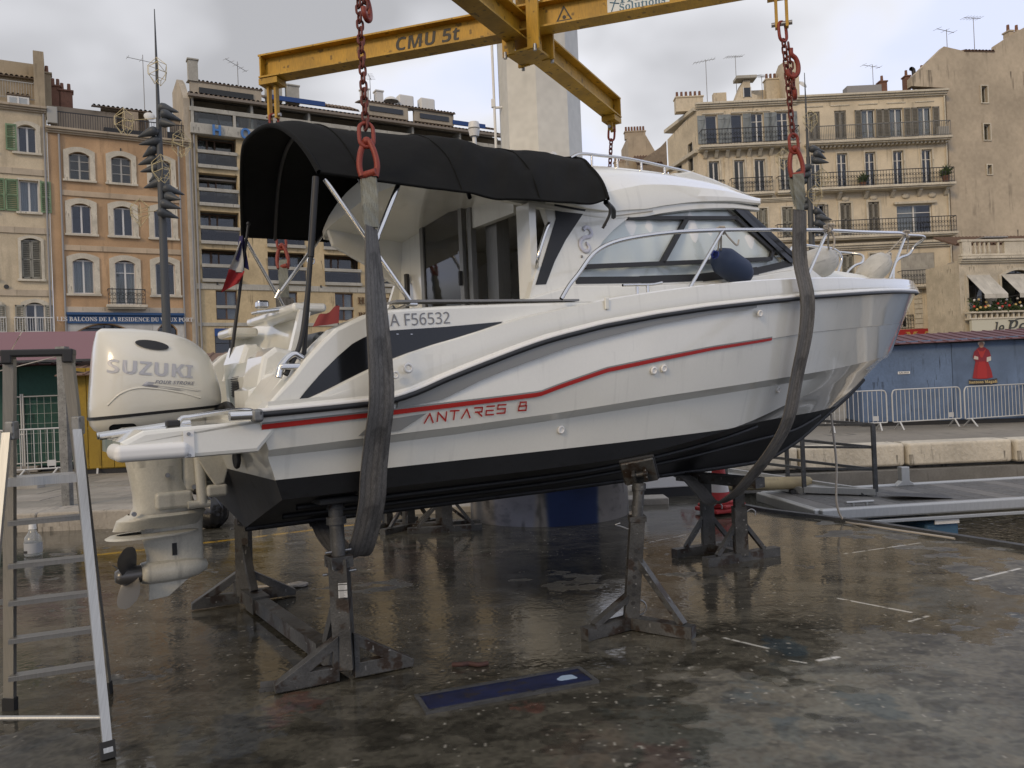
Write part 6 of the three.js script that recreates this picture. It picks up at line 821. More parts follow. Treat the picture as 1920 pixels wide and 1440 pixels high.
function railing(b, x0, x1, y, h, z, m, ornate, name = 'railing') { const g = [bx(x1 - x0, 0.05, 0.05, (x0 + x1) / 2, y + h, z), bx(x1 - x0, 0.035, 0.035, (x0 + x1) / 2, y + 0.08, z)], n = Math.round((x1 - x0) / (ornate ? 0.2 : 0.12)); for (let i = 0; i <= n; i++) g.push(bx(0.022, h, 0.022, lerp(x0, x1, i / n), y + h / 2, z)); for (const x of [x0, x1]) g.push(bx(0.025, h, 0.025, x, y + h / 2, z), bx(0.03, 0.04, z > 0.3 ? z : 0.3, x, y + h, z / 2)); if (ornate) for (let i = 0; i < n; i++) { const xx = lerp(x0, x1, (i + 0.5) / n); g.push(new THREE.TorusGeometry(0.075, 0.014, 4, 10).translate(xx, y + h * 0.66, z), new THREE.TorusGeometry(0.06, 0.014, 4, 10, 4.4).translate(xx, y + h * 0.34, z)); } return obj(name, g, m, b); }
function balcony(b, x0, x1, y, h, m, ornate, out = 0.75, brackets = 0) { const g = part('balcony', b); obj('slab', [rb(x1 - x0 + 0.1, 0.16, out, 0.03, (x0 + x1) / 2, y - 0.08, out / 2), rb(x1 - x0, 0.08, out - 0.12, 0.02, (x0 + x1) / 2, y - 0.2, out / 2 - 0.06)], bm.stone, g); railing(g, x0 + 0.05, x1 - 0.05, y, h, out - 0.06, m, ornate); for (let i = 0; i < brackets; i++) obj('bracket', ext([[0, 0], [0, -0.5], [0.12, -0.45], [0.35, -0.2], [0.5, -0.12], [0.5, 0]], 0.24, 0.02).rotateY(-Math.PI / 2).translate(lerp(x0 + 0.4, x1 - 0.3, brackets > 1 ? i / (brackets - 1) : 0.5) + 0.12, y - 0.24, 0), bm.stone, g); return g; }
function cornice(b, x0, x1, y, m = bm.stone, out = 0.35, h = 0.3, name = 'cornice') { obj(name, [rb(x1 - x0 + 0.1, h * 0.4, out, 0.02, (x0 + x1) / 2, y + h * 0.8, out / 2), rb(x1 - x0 + 0.06, h * 0.35, out * 0.7, 0.02, (x0 + x1) / 2, y + h * 0.43, out * 0.35), rb(x1 - x0 + 0.03, h * 0.3, out * 0.4, 0.02, (x0 + x1) / 2, y + h * 0.12, out * 0.2)], m, b); }
function tiles(b, x0, x1, y0, z0, y1, z1, m, name = 'roof', pitch = 0.24) { const rf = part(name, b), n = Math.min(110, Math.round((x1 - x0) / pitch)), cols = []; const half = (x1 - x0) / n / 2; const L = Math.hypot(y1 - y0, z1 - z0), an = Math.atan2(y1 - y0, -(z1 - z0)); const g = metreUV(norm(join([new THREE.CylinderGeometry(half * 0.62, half * 0.7, L, 8, 1, true, 0, Math.PI).rotateY(-Math.PI / 2).rotateX(-Math.PI / 2).rotateX(an)]))); obj('deck', bar([(x0 + x1) / 2, y0 - 0.03, z0], [(x0 + x1) / 2, y1 - 0.03, z1], x1 - x0, 0.06), m, rf); for (let i = 0; i < n; i++) share('tile_row', g, m, rf).position.set(x0 + (i + 0.5) * (x1 - x0) / n, (y0 + y1) / 2, (z0 + z1) / 2); return rf; }
function chimney(b, x, y, z, w, h, pots = 2, m = bm.stone, d = 0.5) { const g = part('chimney', b); obj('stack', [bx(w, h, d, x, y + h / 2, z), rb(w + 0.12, 0.1, d + 0.12, 0.02, x, y + h, z)], m, g); for (let i = 0; i < pots; i++) obj('pot', cyl(0.1, 0.085, 0.42, x - w / 2 + (i + 0.5) * w / pots, y + h + 0.05, z, 12), bm.brick, g); }
function aerial(b, x, y, z, h, n = 6, turn = 0.4, tilt = 0) { const g = [rod([0, 0, 0], [0, h, 0], 0.025, 0.02, 6), rod([-0.9, h * 0.93, 0], [0.7, h * 0.93 + tilt, 0], 0.018, 0.018, 5)]; for (let i = 0; i < n; i++) { const k = i / (n - 1); g.push(rod([lerp(-0.85, 0.6, k), h * 0.93 + tilt * k, -0.3], [lerp(-0.85, 0.6, k), h * 0.93 + tilt * k, 0.3], 0.01, 0.01, 4)); } const o = obj('aerial', g, bm.zinc, b); o.position.set(x, y, z); o.rotation.y = turn; return o; }
const pipe = (b, x, y0, y1, m = bm.zinc) => obj('downpipe', rod([x, y0, 0.1], [x, y1, 0.1], 0.055, 0.055, 8), m, b);

// --- orange house
{
  const b = building('orange_house', 'orange plastered house with blue shop band and three window columns', -21.61, 45, 29), O = [];
  const cols = [-1.98, 0.1, 2.18];
  cols.forEach((x, i) => { O.push({ x, y: 13.9, w: 1.02, h: 1.55, rise: 0.2, style: 'six', frame: bm.frameG, sur: 0.26 }); O.push({ x, y: 10.92, w: 0.98, h: 1.68, rise: 0.18, style: 'pair', sur: 0.28 }); O.push({ x, y: i === 1 ? 7.05 : 7.62, w: 1.04, h: i === 1 ? 2.5 : 1.95, rise: 0.2, style: i === 1 ? 'cross' : 'pair', sur: 0.28, net: i === 2 ? null : [-0.46, 0.46] }); });
  O.push({ x: -1.05, y: 0.6, w: 2.8, h: 5.35, rise: 0.5, style: 'cross', frame: bm.iron, sill: false }, { x: 2.18, y: 0.6, w: 1.0, h: 5.4, rise: 0.4, style: 'pair', frame: bm.iron, sill: false });
  walls(b, [[-3.47, 0], [3.8, 0], [3.8, 16.35], [-3.47, 16.35]], O, plaster([0.55, 0.36, 0.205], 0.16)); O.forEach(o => fill(b, o));
  obj('shop_front', ext([[-2.85, 0], [3.1, 0], [3.1, 6.0], [-2.85, 6.0]], 0.06, 0, [archPts(-1.05, 0.6, 2.86, 5.4, 0.5), archPts(2.18, 0.6, 1.06, 5.45, 0.4)]), mat([0.6, 0.59, 0.56], 0.8, { map: rep(T.plaster, 0.3) }), b);
  for (const y of [13.0, 10.0]) obj('string_course', rb(5.95, 0.3, 0.09, 0.015, 0.1, y + 0.13, 0.03), plaster([0.55, 0.43, 0.3], 0.3), b);
  obj('string_course', rb(5.95, 0.34, 0.1, 0.015, 0.1, 6.72, 0.03), plaster([0.55, 0.47, 0.37], 0.3), b);
  cornice(b, -3.47, 3.8, 16.35, plaster([0.46, 0.38, 0.28], 0.3));
  const sg = part('shop_sign', b); obj('band', [bx(5.9, 0.5, 0.12, 0.1, 6.22, 0.1), bx(5.95, 0.14, 0.3, 0.1, 6.5, 0.15)], bm.signBlue, sg); obj('lettering', textGeo('LES BALCONS DE LA RESIDENCE DU VIEUX PORT', 0.2, 'serif_bold', 0.02).scale(1, 1.15, 1).translate(0.1, 6.09, 0.165), mat([0.6, 0.6, 0.6], 0.6), sg);
  balcony(b, -0.88, 1.1, 7.0, 0.85, bm.iron, true, 0.6); pipe(b, -2.92, 0, 16.3); pipe(b, 3.12, 0, 16.3); pipe(b, 3.72, 0, 16.3, bm.zinc);
  // roof terrace
  const tw = plaster([0.42, 0.34, 0.25], 0.3);
  railing(b, -3.4, 3.7, 16.65, 0.95, -0.1, bm.iron, false, 'terrace_railing'); obj('terrace_wall', [bx(3.4, 2.0, 0.3, -1.6, 17.6, -2.4), bx(2.6, 2.6, 0.3, 0.6, 17.9, -3.2), bx(0.8, 1.7, 1.4, 0.75, 17.5, -1.6), bx(0.5, 1.6, 0.5, 2.35, 17.4, -0.5), bx(7, 0.3, 4, 0.1, 16.5, -2.2)], tw, b);
  tiles(b, -1.2, 2.0, 18.8, -1.9, 19.1, -3.0, bm.tileBrown); chimney(b, -2.5, 17.6, -2.6, 0.7, 2.0, 2, bm.brick); chimney(b, 3.1, 16.6, -1.0, 0.5, 1.5, 0, tw);
  obj('satellite_dish', new THREE.SphereGeometry(0.4, 16, 8, 0, 6.3, 0, 0.9).rotateX(1.1).translate(1.7, 17.9, -0.6), bm.frameW, b); obj('air_conditioner', rb(0.5, 0.9, 0.4, 0.04, -3.2, 17.3, 0.0), bm.frameG, b); obj('planter', [rb(2.2, 0.4, 0.4, 0.05, 0.4, 16.9, -0.5), rb(0.9, 0.6, 0.5, 0.05, 2.9, 16.95, -0.6)], bm.iron, b);
  aerial(b, 1.6, 17.2, -2, 5, 3, 0.2);
  for (const [x, y] of [[-2.2, 15.62], [0.1, 15.8]]) obj('wall_plate', rb(0.06, 0.16, 0.05, 0.01, x, y, 0.02), bm.iron, b);
}
// --- cream house at the left
{
  const b = building('cream_house', 'cream house with green louvred shutters at the left edge', -21.61, 45, 29), O = [], X = [-4.42, -6.55, -8.7];
  X.forEach(x => { O.push({ x, y: 15.15, w: 0.86, h: 1.5, rise: 0.2, sur: 0.2 }, { x, y: 11.95, w: 0.9, h: 1.7, rise: 0, sur: 0.1, net: [-0.45, 0.45] }, { x, y: 8.35, w: 0.92, h: 2.2, rise: 0.16, sur: 0.14 }, { x: x + 0.08, y: 5.5, w: 0.9, h: 1.6, rise: 0.2, sur: 0.2, net: [0, 0.4] }); });
  walls(b, [[-11, 0], [-3.49, 0], [-3.49, 17.35], [-11, 17.35]], O, plaster([0.7, 0.585, 0.41], 0.16)); O.forEach(o => fill(b, o));
  for (const x of X) { shutter(b, x - 0.72, 15.2, 0.5, 1.4, bm.greenSh, 0.07); shutter(b, x - 0.78, 11.95, 0.58, 1.7, bm.greenSh, 0.07); shutter(b, x + 0.78, 11.95, 0.5, 1.7, bm.greenSh, 0.07); shutter(b, x - 0.23, 8.4, 0.44, 2.05, bm.greySh, -0.1); shutter(b, x + 0.23, 8.4, 0.44, 2.05, bm.greySh, -0.1); shutter(b, x - 0.62, 5.55, 0.42, 1.4, bm.greySh, 0.07); shutter(b, x + 0.72, 5.55, 0.36, 1.4, bm.greySh, 0.07); balcony(b, x - 0.9, x + 0.95, 5.4, 0.85, bm.frameW, false, 0.5); }
  for (const y of [14.1, 10.95, 7.6]) obj('string_course', rb(7.45, 0.34, 0.09, 0.015, -7.25, y, 0.03), plaster([0.55, 0.46, 0.34], 0.3), b);
  cornice(b, -11, -3.5, 17.35, plaster([0.46, 0.38, 0.28], 0.3)); pipe(b, -3.62, 0, 17.3);
  const tw = plaster([0.42, 0.34, 0.23], 0.3); obj('attic_wall', [bx(7.2, 2.4, 0.3, -7.4, 18.8, -1.9), bx(0.5, 3.2, 2.4, -3.75, 19.1, -1.1), bx(7.5, 0.25, 3, -7.3, 17.7, -1.5), bx(7.0, 0.9, 0.3, -7.4, 20.3, -2.2)], tw, b); railing(b, -11, -4.0, 18.0, 0.95, -0.1, bm.frameG, false, 'terrace_railing'); tiles(b, -11, -4.0, 19.75, -1.5, 20.0, -2.2, bm.tileBrown); tiles(b, -5.3, -4.2, 18.2, 0.1, 18.4, -0.6, bm.tileBrown);
  obj('dormer_window', [bx(1.0, 0.45, 0.1, -4.75, 17.88, 0.02), bx(0.08, 0.45, 0.14, -4.75, 17.88, 0.03)], bm.frameW, b); obj('dormer_pane', [bx(0.34, 0.3, 0.03, -4.98, 17.88, 0.075), bx(0.34, 0.3, 0.03, -4.52, 17.88, 0.075)], bm.glass, b); chimney(b, -3.4, 17.6, -1.6, 0.4, 2.5, 1, tw); chimney(b, -3.0, 17.4, -2.6, 0.5, 2.4, 2, bm.brick); obj('vent_grille', new THREE.CylinderGeometry(0.12, 0.12, 0.04, 14).rotateX(Math.PI / 2).translate(-5.6, 7.9, 0.1), bm.iron, b);
  aerial(b, -6.4, 20.4, -2.2, 1.6, 5, 0.3, -0.3);
}
// --- hotel
{
  const b = building('hotel', 'sand coloured hotel with rows of balconies and blue roof letters', -21.61, 45, 29), O = [], bays = [[4.2, 6.4], [8.0, 10.3], [11.5, 13.85], [15.15, 17.55], [18.9, 21.3], [22.4, 24.8]], rowsY = [15.35, 13.1, 10.85, 8.6], P = [];
  const mk = (x, y, w, h, o) => ({ x, y, w, h, sill: false, frame: bm.frameB, style: 'pair', ...o });
  bays.forEach(([a, c], i) => { rowsY.forEach((y, j) => P.push({ x: (a + c) / 2, y, w: c - a, h: 1.82 })); });
  const sw = [[4.9, 6.12], [8.5, 9.72], [12.1, 13.3], [15.77, 17.05], [19.4, 20.7], [22.9, 24.1]], Q = []; sw.forEach(([a, c]) => Q.push({ x: (a + c) / 2, y: 6.22, w: c - a, h: 1.76 })); const G = []; [[4.75, 6.5], [8.3, 10.1], [12.0, 13.6], [15.5, 17.3], [19.2, 21]].forEach(([a, c]) => G.push({ x: (a + c) / 2, y: 2.6, w: c - a, h: 3.1 }));
  walls(b, [[3.85, 0], [25.4, 0], [25.4, 17.2], [3.85, 17.2]], [...P, ...Q, ...G], plaster([0.6, 0.475, 0.285], 0.2, T.streak), 0.5, 0, 'wall', 1.9);
  P.forEach((o, i) => { const g = fill(b, mk(o.x, o.y, o.w, o.h, { style: 'pair', net: i % 3 === 0 ? [-0.48, -0.2] : i % 3 === 1 ? [0.22, 0.48] : [-0.46, -0.3] }), -0.75); obj('side_post', [bx(0.12, o.h, 0.05, o.x - o.w * 0.2, o.y + o.h / 2, -0.19)], bm.frameB, g); const k = part('balcony', b); obj('parapet', [rb(o.w + 0.06, 0.2, 0.22, 0.02, o.x, o.y + 0.82, 0.03), rb(o.w + 0.06, 0.2, 0.3, 0.02, o.x, o.y - 0.06, 0.05)], bm.concrete, k); obj('glass_screen', bx(o.w - 0.04, 0.66, 0.012, o.x, o.y + 0.38, 0.02), MAT.smoked, k); obj('chair', [rb(0.4, 0.05, 0.4, 0.01, o.x - 0.4, o.y + 0.4, -0.3), bx(0.4, 0.35, 0.03, o.x - 0.4, o.y + 0.6, -0.48), ...[-0.18, 0.18].map(q => bx(0.03, 0.4, 0.03, o.x - 0.4 + q, o.y + 0.2, -0.15))], bm.iron, k); obj('table', [rb(0.5, 0.04, 0.4, 0.01, o.x + 0.35, o.y + 0.55, -0.3), bx(0.04, 0.5, 0.04, o.x + 0.35, o.y + 0.28, -0.3)], bm.iron, k); });
  Q.forEach((o, i) => { const g = fill(b, mk(o.x, o.y, o.w, o.h, { net: i % 2 ? [0.1, 0.45] : [0.0, 0.4] }), 0); obj('transom_beam', rb(o.w, 0.18, 0.14, 0.02, o.x, o.y + 0.78, -0.08), bm.concrete, g); });
  G.forEach(o => { fill(b, mk(o.x, o.y, o.w, o.h, { style: 'cross', frame: bm.iron }), 0); obj('blue_blind', [bx(o.w, 0.45, 0.1, o.x, o.y + o.h - 0.22, 0.0)], bm.blueCloth, b); });
  obj('string_course', [rb(21.5, 0.34, 0.08, 0.01, 14.6, 8.2, 0.03)], bm.concrete, b); obj('string_course', [rb(21.5, 0.2, 0.08, 0.01, 14.6, 5.95, 0.03)], bm.concrete, b);
  for (let i = 0; i < 7; i++) obj('wall_spot', rb(0.08, 0.14, 0.1, 0.01, 5 + i * 3.1, 8.36, 0.08), bm.iron, b);
  // top terrace
  obj('fascia', [rb(21.6, 0.62, 0.5, 0.03, 14.6, 17.45, 0.05)], bm.concrete, b); const tr = part('terrace_parapet', b); obj('rail', [rb(21.6, 0.26, 0.16, 0.02, 14.6, 18.6, 0.15)], bm.concrete, tr); for (let i = 0; i <= 9; i++) obj('upright', bx(0.16, 0.95, 0.14, 3.95 + i * 2.37, 18.0, 0.15), bm.concrete, tr); for (let i = 0; i < 9; i++) obj('glass_screen', bx(2.1, 0.75, 0.015, 5.13 + i * 2.37, 18.05, 0.15), bm.glass, tr);
  const A = []; for (let i = 0; i < 6; i++) A.push({ x: 5.7 + i * 3.5, y: 17.7, w: 2.5, h: 1.5 }); walls(b, [[3.9, 17.2], [25.4, 17.2], [25.4, 19.6], [3.9, 19.6]], A, plaster([0.4, 0.34, 0.26], 0.3), 0.3, -1.3, 'attic_wall', 2.6); A.forEach(o => fill(b, mk(o.x, o.y, o.w, o.h, { style: 'pair' }), -1.3));
  for (const x of [4.0, 7.4, 10.9, 14.4, 17.9, 21.4]) obj('divider', bx(0.14, 2.0, 1.2, x, 18.4, -0.6), bm.concrete, b);
  tiles(b, 3.8, 25.4, 19.45, 0.35, 20.1, -1.9, bm.tileBrown, 'roof', 0.27); obj('eaves', rb(21.7, 0.16, 0.3, 0.02, 14.6, 19.36, 0.25), mat([0.2, 0.17, 0.14], 0.8), b);
  obj('roof_wall', [bx(4.2, 1.0, 0.3, 6.2, 20.3, -1.5), bx(3.2, 0.9, 0.3, 16.6, 20.7, -1.6), bx(3.0, 0.8, 0.3, 20.2, 20.7, -1.7), bx(21, 0.5, 0.3, 14.6, 20.2, -2.3)], plaster([0.44, 0.38, 0.29], 0.3), b); for (const [w, x, y, z] of [[3.2, 6.2, 20.3, -1.32], [2.4, 16.6, 20.7, -1.42], [2.2, 20.2, 20.7, -1.52]]) obj('roof_window', bx(w, 0.34, 0.05, x, y, z), MAT.glass, b);
  tiles(b, 4.0, 8.4, 20.85, -1.3, 21.0, -2.2, bm.tileBrown); tiles(b, 14.8, 21.8, 21.15, -1.4, 21.4, -2.6, bm.tileBrown); tiles(b, 8.6, 14.8, 20.5, -1.7, 21.3, -3.5, bm.tileBrown); tiles(b, 21.8, 25.2, 20.5, -1.7, 21.2, -3.5, bm.tileBrown);
  for (const [w, x] of [[3.6, 10.6], [2.6, 22.9]]) obj('roof_blind', bx(w, 0.3, 0.06, x, 20.55, -1.5), bm.blueCloth, b);
  obj('party_wall', ext([[0, 0], [0, 19.2], [1.6, 20.6], [2.6, 21.2], [5, 21.2], [5, 0]], 0.35).rotateY(Math.PI / 2).translate(3.5, 0, 0.1), plaster([0.52, 0.45, 0.35], 0.3), b);
  chimney(b, 4.3, 20.8, -1.5, 0.55, 1.3, 0, bm.concrete); chimney(b, 9.2, 20.4, -2.0, 1.0, 1.5, 0, bm.concrete); chimney(b, 10.4, 20.4, -2.0, 0.8, 1.2, 0, bm.concrete); for (const x of [15.3, 16.3]) chimney(b, x, 21.2, -2.0, 0.5, 0.9, 0, bm.frameW); for (const x of [18.3, 19.9]) obj('air_conditioner', [rb(1.1, 0.9, 0.7, 0.1, x, 21.7, -2.2), bx(0.5, 0.55, 0.02, x + 0.2, 21.65, -1.84)], bm.frameW, b); obj('satellite_dish', new THREE.SphereGeometry(0.6, 16, 8, 0, 6.3, 0, 1.1).translate(17.2, 21.3, -2), bm.frameW, b);
  aerial(b, 7.0, 21.0, -1.8, 1.6, 5, 0.5, -0.3); aerial(b, 15.8, 21.6, -2.2, 1.5, 5, 1.1, 0.2);
  const lt = mat([0.05, 0.16, 0.4], 0.5); [['H', 5.25], ['O', 6.9], ['T', 8.5], ['E', 10.1], ['L', 11.7]].forEach(([c, x]) => obj('roof_letter', textGeo(c, 0.62, 'sans_bold', 0.1).translate(x, 17.1, 0.34), lt, b));
  const br = mat([0.11, 0.06, 0.025], 0.5, { metalness: 0.4 }); obj('wall_lettering', [textGeo('H O T E L', 0.42, 'serif_bold', 0.06).translate(14.9, 7.3, 0.05), textGeo('RESIDENCE', 0.3, 'serif_bold', 0.06, 1.1).translate(14.9, 6.45, 0.05)], br, b);
  pipe(b, 4.0, 0, 17.2);
}
// --- cream corner house (middle right) with its receding wing
{
  const b = building('corner_apartment_house', 'cream corner apartment house with grey blue shutters and iron balcony', 24.15, 55, -1), O = [], W = plaster([0.72, 0.62, 0.46], 0.2, T.streak);
  [[-9.65, 0.8], [-7.9, 0.8], [-6.5, 0.85], [-4.75, 0.8]].forEach(([x, w], i) => { O.push({ x, y: 17.75, w, h: 2.0, style: i > 1 ? 'cross' : 'single', sill: false }, { x: x + 0.05, y: 14.35, w: 0.72, h: 2.2, sur: 0.12, sill: false, net: i === 1 ? [0, 0.4] : null }, { x: x + 0.05, y: 11.1, w: 0.75, h: 2.05, sur: 0.1 }); });
  for (const x of [-9.4, -6.4, -4.9]) O.push({ x, y: 7.6, w: 0.8, h: 2.0, sur: 0.1 });
  walls(b, [[-10.66, 0], [-3.8, 0], [-3.8, 20.2], [-10.66, 20.2]], O, W); O.forEach(o => fill(b, o));
  [[-9.65, 0.8], [-7.9, 0.8], [-6.5, 0.85], [-4.75, 0.8]].forEach(([x, w]) => { for (const s of [-1, 1]) { const g = part('plank_shutter', b); g.position.set(x + s * (w / 2 + 0.3), 18.75, 0.06); obj('leaf', [bx(0.27, 1.95, 0.04, -0.138, 0, 0), bx(0.27, 1.95, 0.04, 0.138, 0, 0)], bm.blueSh, g); obj('batten', [bx(0.52, 0.1, 0.03, 0, 0.7, 0.03), bx(0.52, 0.1, 0.03, 0, -0.7, 0.03), bar([-0.22, -0.62, 0.035], [0.22, 0.62, 0.035], 0.08, 0.02)], bm.blueSh, g); } });
  for (const x of [-6.35, -4.7]) { shutter(b, x - 0.19, 11.15, 0.36, 1.95, bm.greySh, -0.06); shutter(b, x + 0.2, 11.15, 0.36, 1.95, bm.greySh, -0.06); }
  balcony(b, -10.6, -3.9, 17.45, 1.05, bm.iron, true, 0.9, 9); balcony(b, -8.6, -5.7, 14.2, 1.0, bm.iron, true, 0.5); balcony(b, -5.4, -4.0, 14.2, 1.0, bm.iron, true, 0.5); balcony(b, -5.6, -4.0, 10.95, 0.95, bm.iron, true, 0.5); railing(b, -10.2, -9.0, 14.3, 0.9, 0.12, bm.iron, true);
  cornice(b, -10.7, -3.8, 20.2, bm.stone, 0.4, 0.35); cornice(b, -10.7, -3.8, 13.55, bm.stone, 0.25, 0.25); cornice(b, -10.7, -3.8, 10.3, bm.stone, 0.25, 0.25);
  for (const [x0, x1] of [[-10.3, -8.8], [-8.3, -5.6], [-5.3, -4.0]]) obj('panel_moulding', rb(x1 - x0, 0.1, 0.08, 0.02, (x0 + x1) / 2, 19.85, 0.03), bm.stone, b);
  for (const x of [-8.75, -7.2, -5.6]) obj('pilaster', rb(0.3, 3.1, 0.07, 0.01, x, 15.3, 0.03), W, b);
  tiles(b, -10.3, -3.8, 20.5, 0.1, 21.4, -2.8, bm.tileBrown); const dm = part('dormer', b); obj('cheek', [ext([[-7.9, 20.6], [-6.3, 20.6], [-6.3, 21.1], [-6.75, 21.3], [-6.75, 22.2], [-7.2, 22.2]], 1.4).translate(0, 0, -1.8)], W, dm); obj('cap', rb(1.4, 0.22, 1.0, 0.03, -7.05, 22.35, -0.6), bm.concrete, dm); obj('pane', bx(0.42, 0.62, 0.04, -7.0, 21.35, -0.36), MAT.glass, dm); obj('frame', [bx(0.06, 0.7, 0.06, -7.25, 21.35, -0.35), bx(0.06, 0.7, 0.06, -6.75, 21.35, -0.35)], bm.frameW, dm);
  const ck = part('chimney_wall', b); obj('stack', [ext([[0, 20.4], [0, 23.2], [-1.2, 23.4], [-4.2, 22.0], [-4.2, 20.4]], 1.0).rotateY(-Math.PI / 2).translate(-3.5, 0, 0).rotateY(0), bx(2.0, 1.0, 0.4, -5.6, 21.4, -1.8)], W, ck); obj('roof_box', bx(0.9, 1.0, 0.5, -8.6, 21.3, -1.7), W, b); chimney(b, -4.7, 21.0, -1.5, 1.4, 1.5, 5, W, 0.6);
  chimney(b, -10.9, 20.4, -1.2, 1.9, 1.0, 6, W, 0.7); for (const [x, h, t] of [[-10.0, 3.4, 0.1], [-7.9, 3.6, 0.5], [-6.1, 2.0, 0.9]]) aerial(b, x + 0.5, 20.8, -1.5, h, 7, t, 0.3); obj('satellite_dish', new THREE.SphereGeometry(0.45, 16, 8, 0, 6.3, 0, 0.9).rotateX(0.9).rotateY(0.6).translate(-3.3, 21.5, -0.5), bm.frameW, b);
  const wg = part('side_wing', b); wg.position.set(-10.66, 0, 0); wg.rotation.y = 1.82; // wall running back from the corner
  const w2 = [{ x: 1.1, y: 16.2, w: 0.75, h: 2.0 }, { x: 2.9, y: 15.5, w: 0.75, h: 2.0 }, { x: 1.4, y: 12.6, w: 0.75, h: 2.0 }]; obj('wall', ext([[0, 0], [4.8, 0], [4.8, 19.6], [0, 20.2]], 0.4, 0, w2.map(o => archPts(o.x, o.y, o.w, o.h))).rotateY(0).translate(0, 0, 0), W, wg); for (const o of w2) obj('pane', bx(o.w, o.h, 0.02, o.x, o.y + o.h / 2, 0.15), MAT.glass, wg); obj('surround', w2.flatMap(o => [bx(o.w + 0.3, 0.14, 0.5, o.x, o.y - 0.07, 0.2), bx(0.12, o.h, 0.46, o.x - o.w / 2 - 0.06, o.y + o.h / 2, 0.2), bx(0.12, o.h, 0.46, o.x + o.w / 2 + 0.06, o.y + o.h / 2, 0.2)]), bm.stone, wg); for (const y of [20.2, 17.3]) obj('cornice', rb(4.9, 0.26, 0.9, 0.03, 2.4, y, 0.2), bm.stone, wg);
}
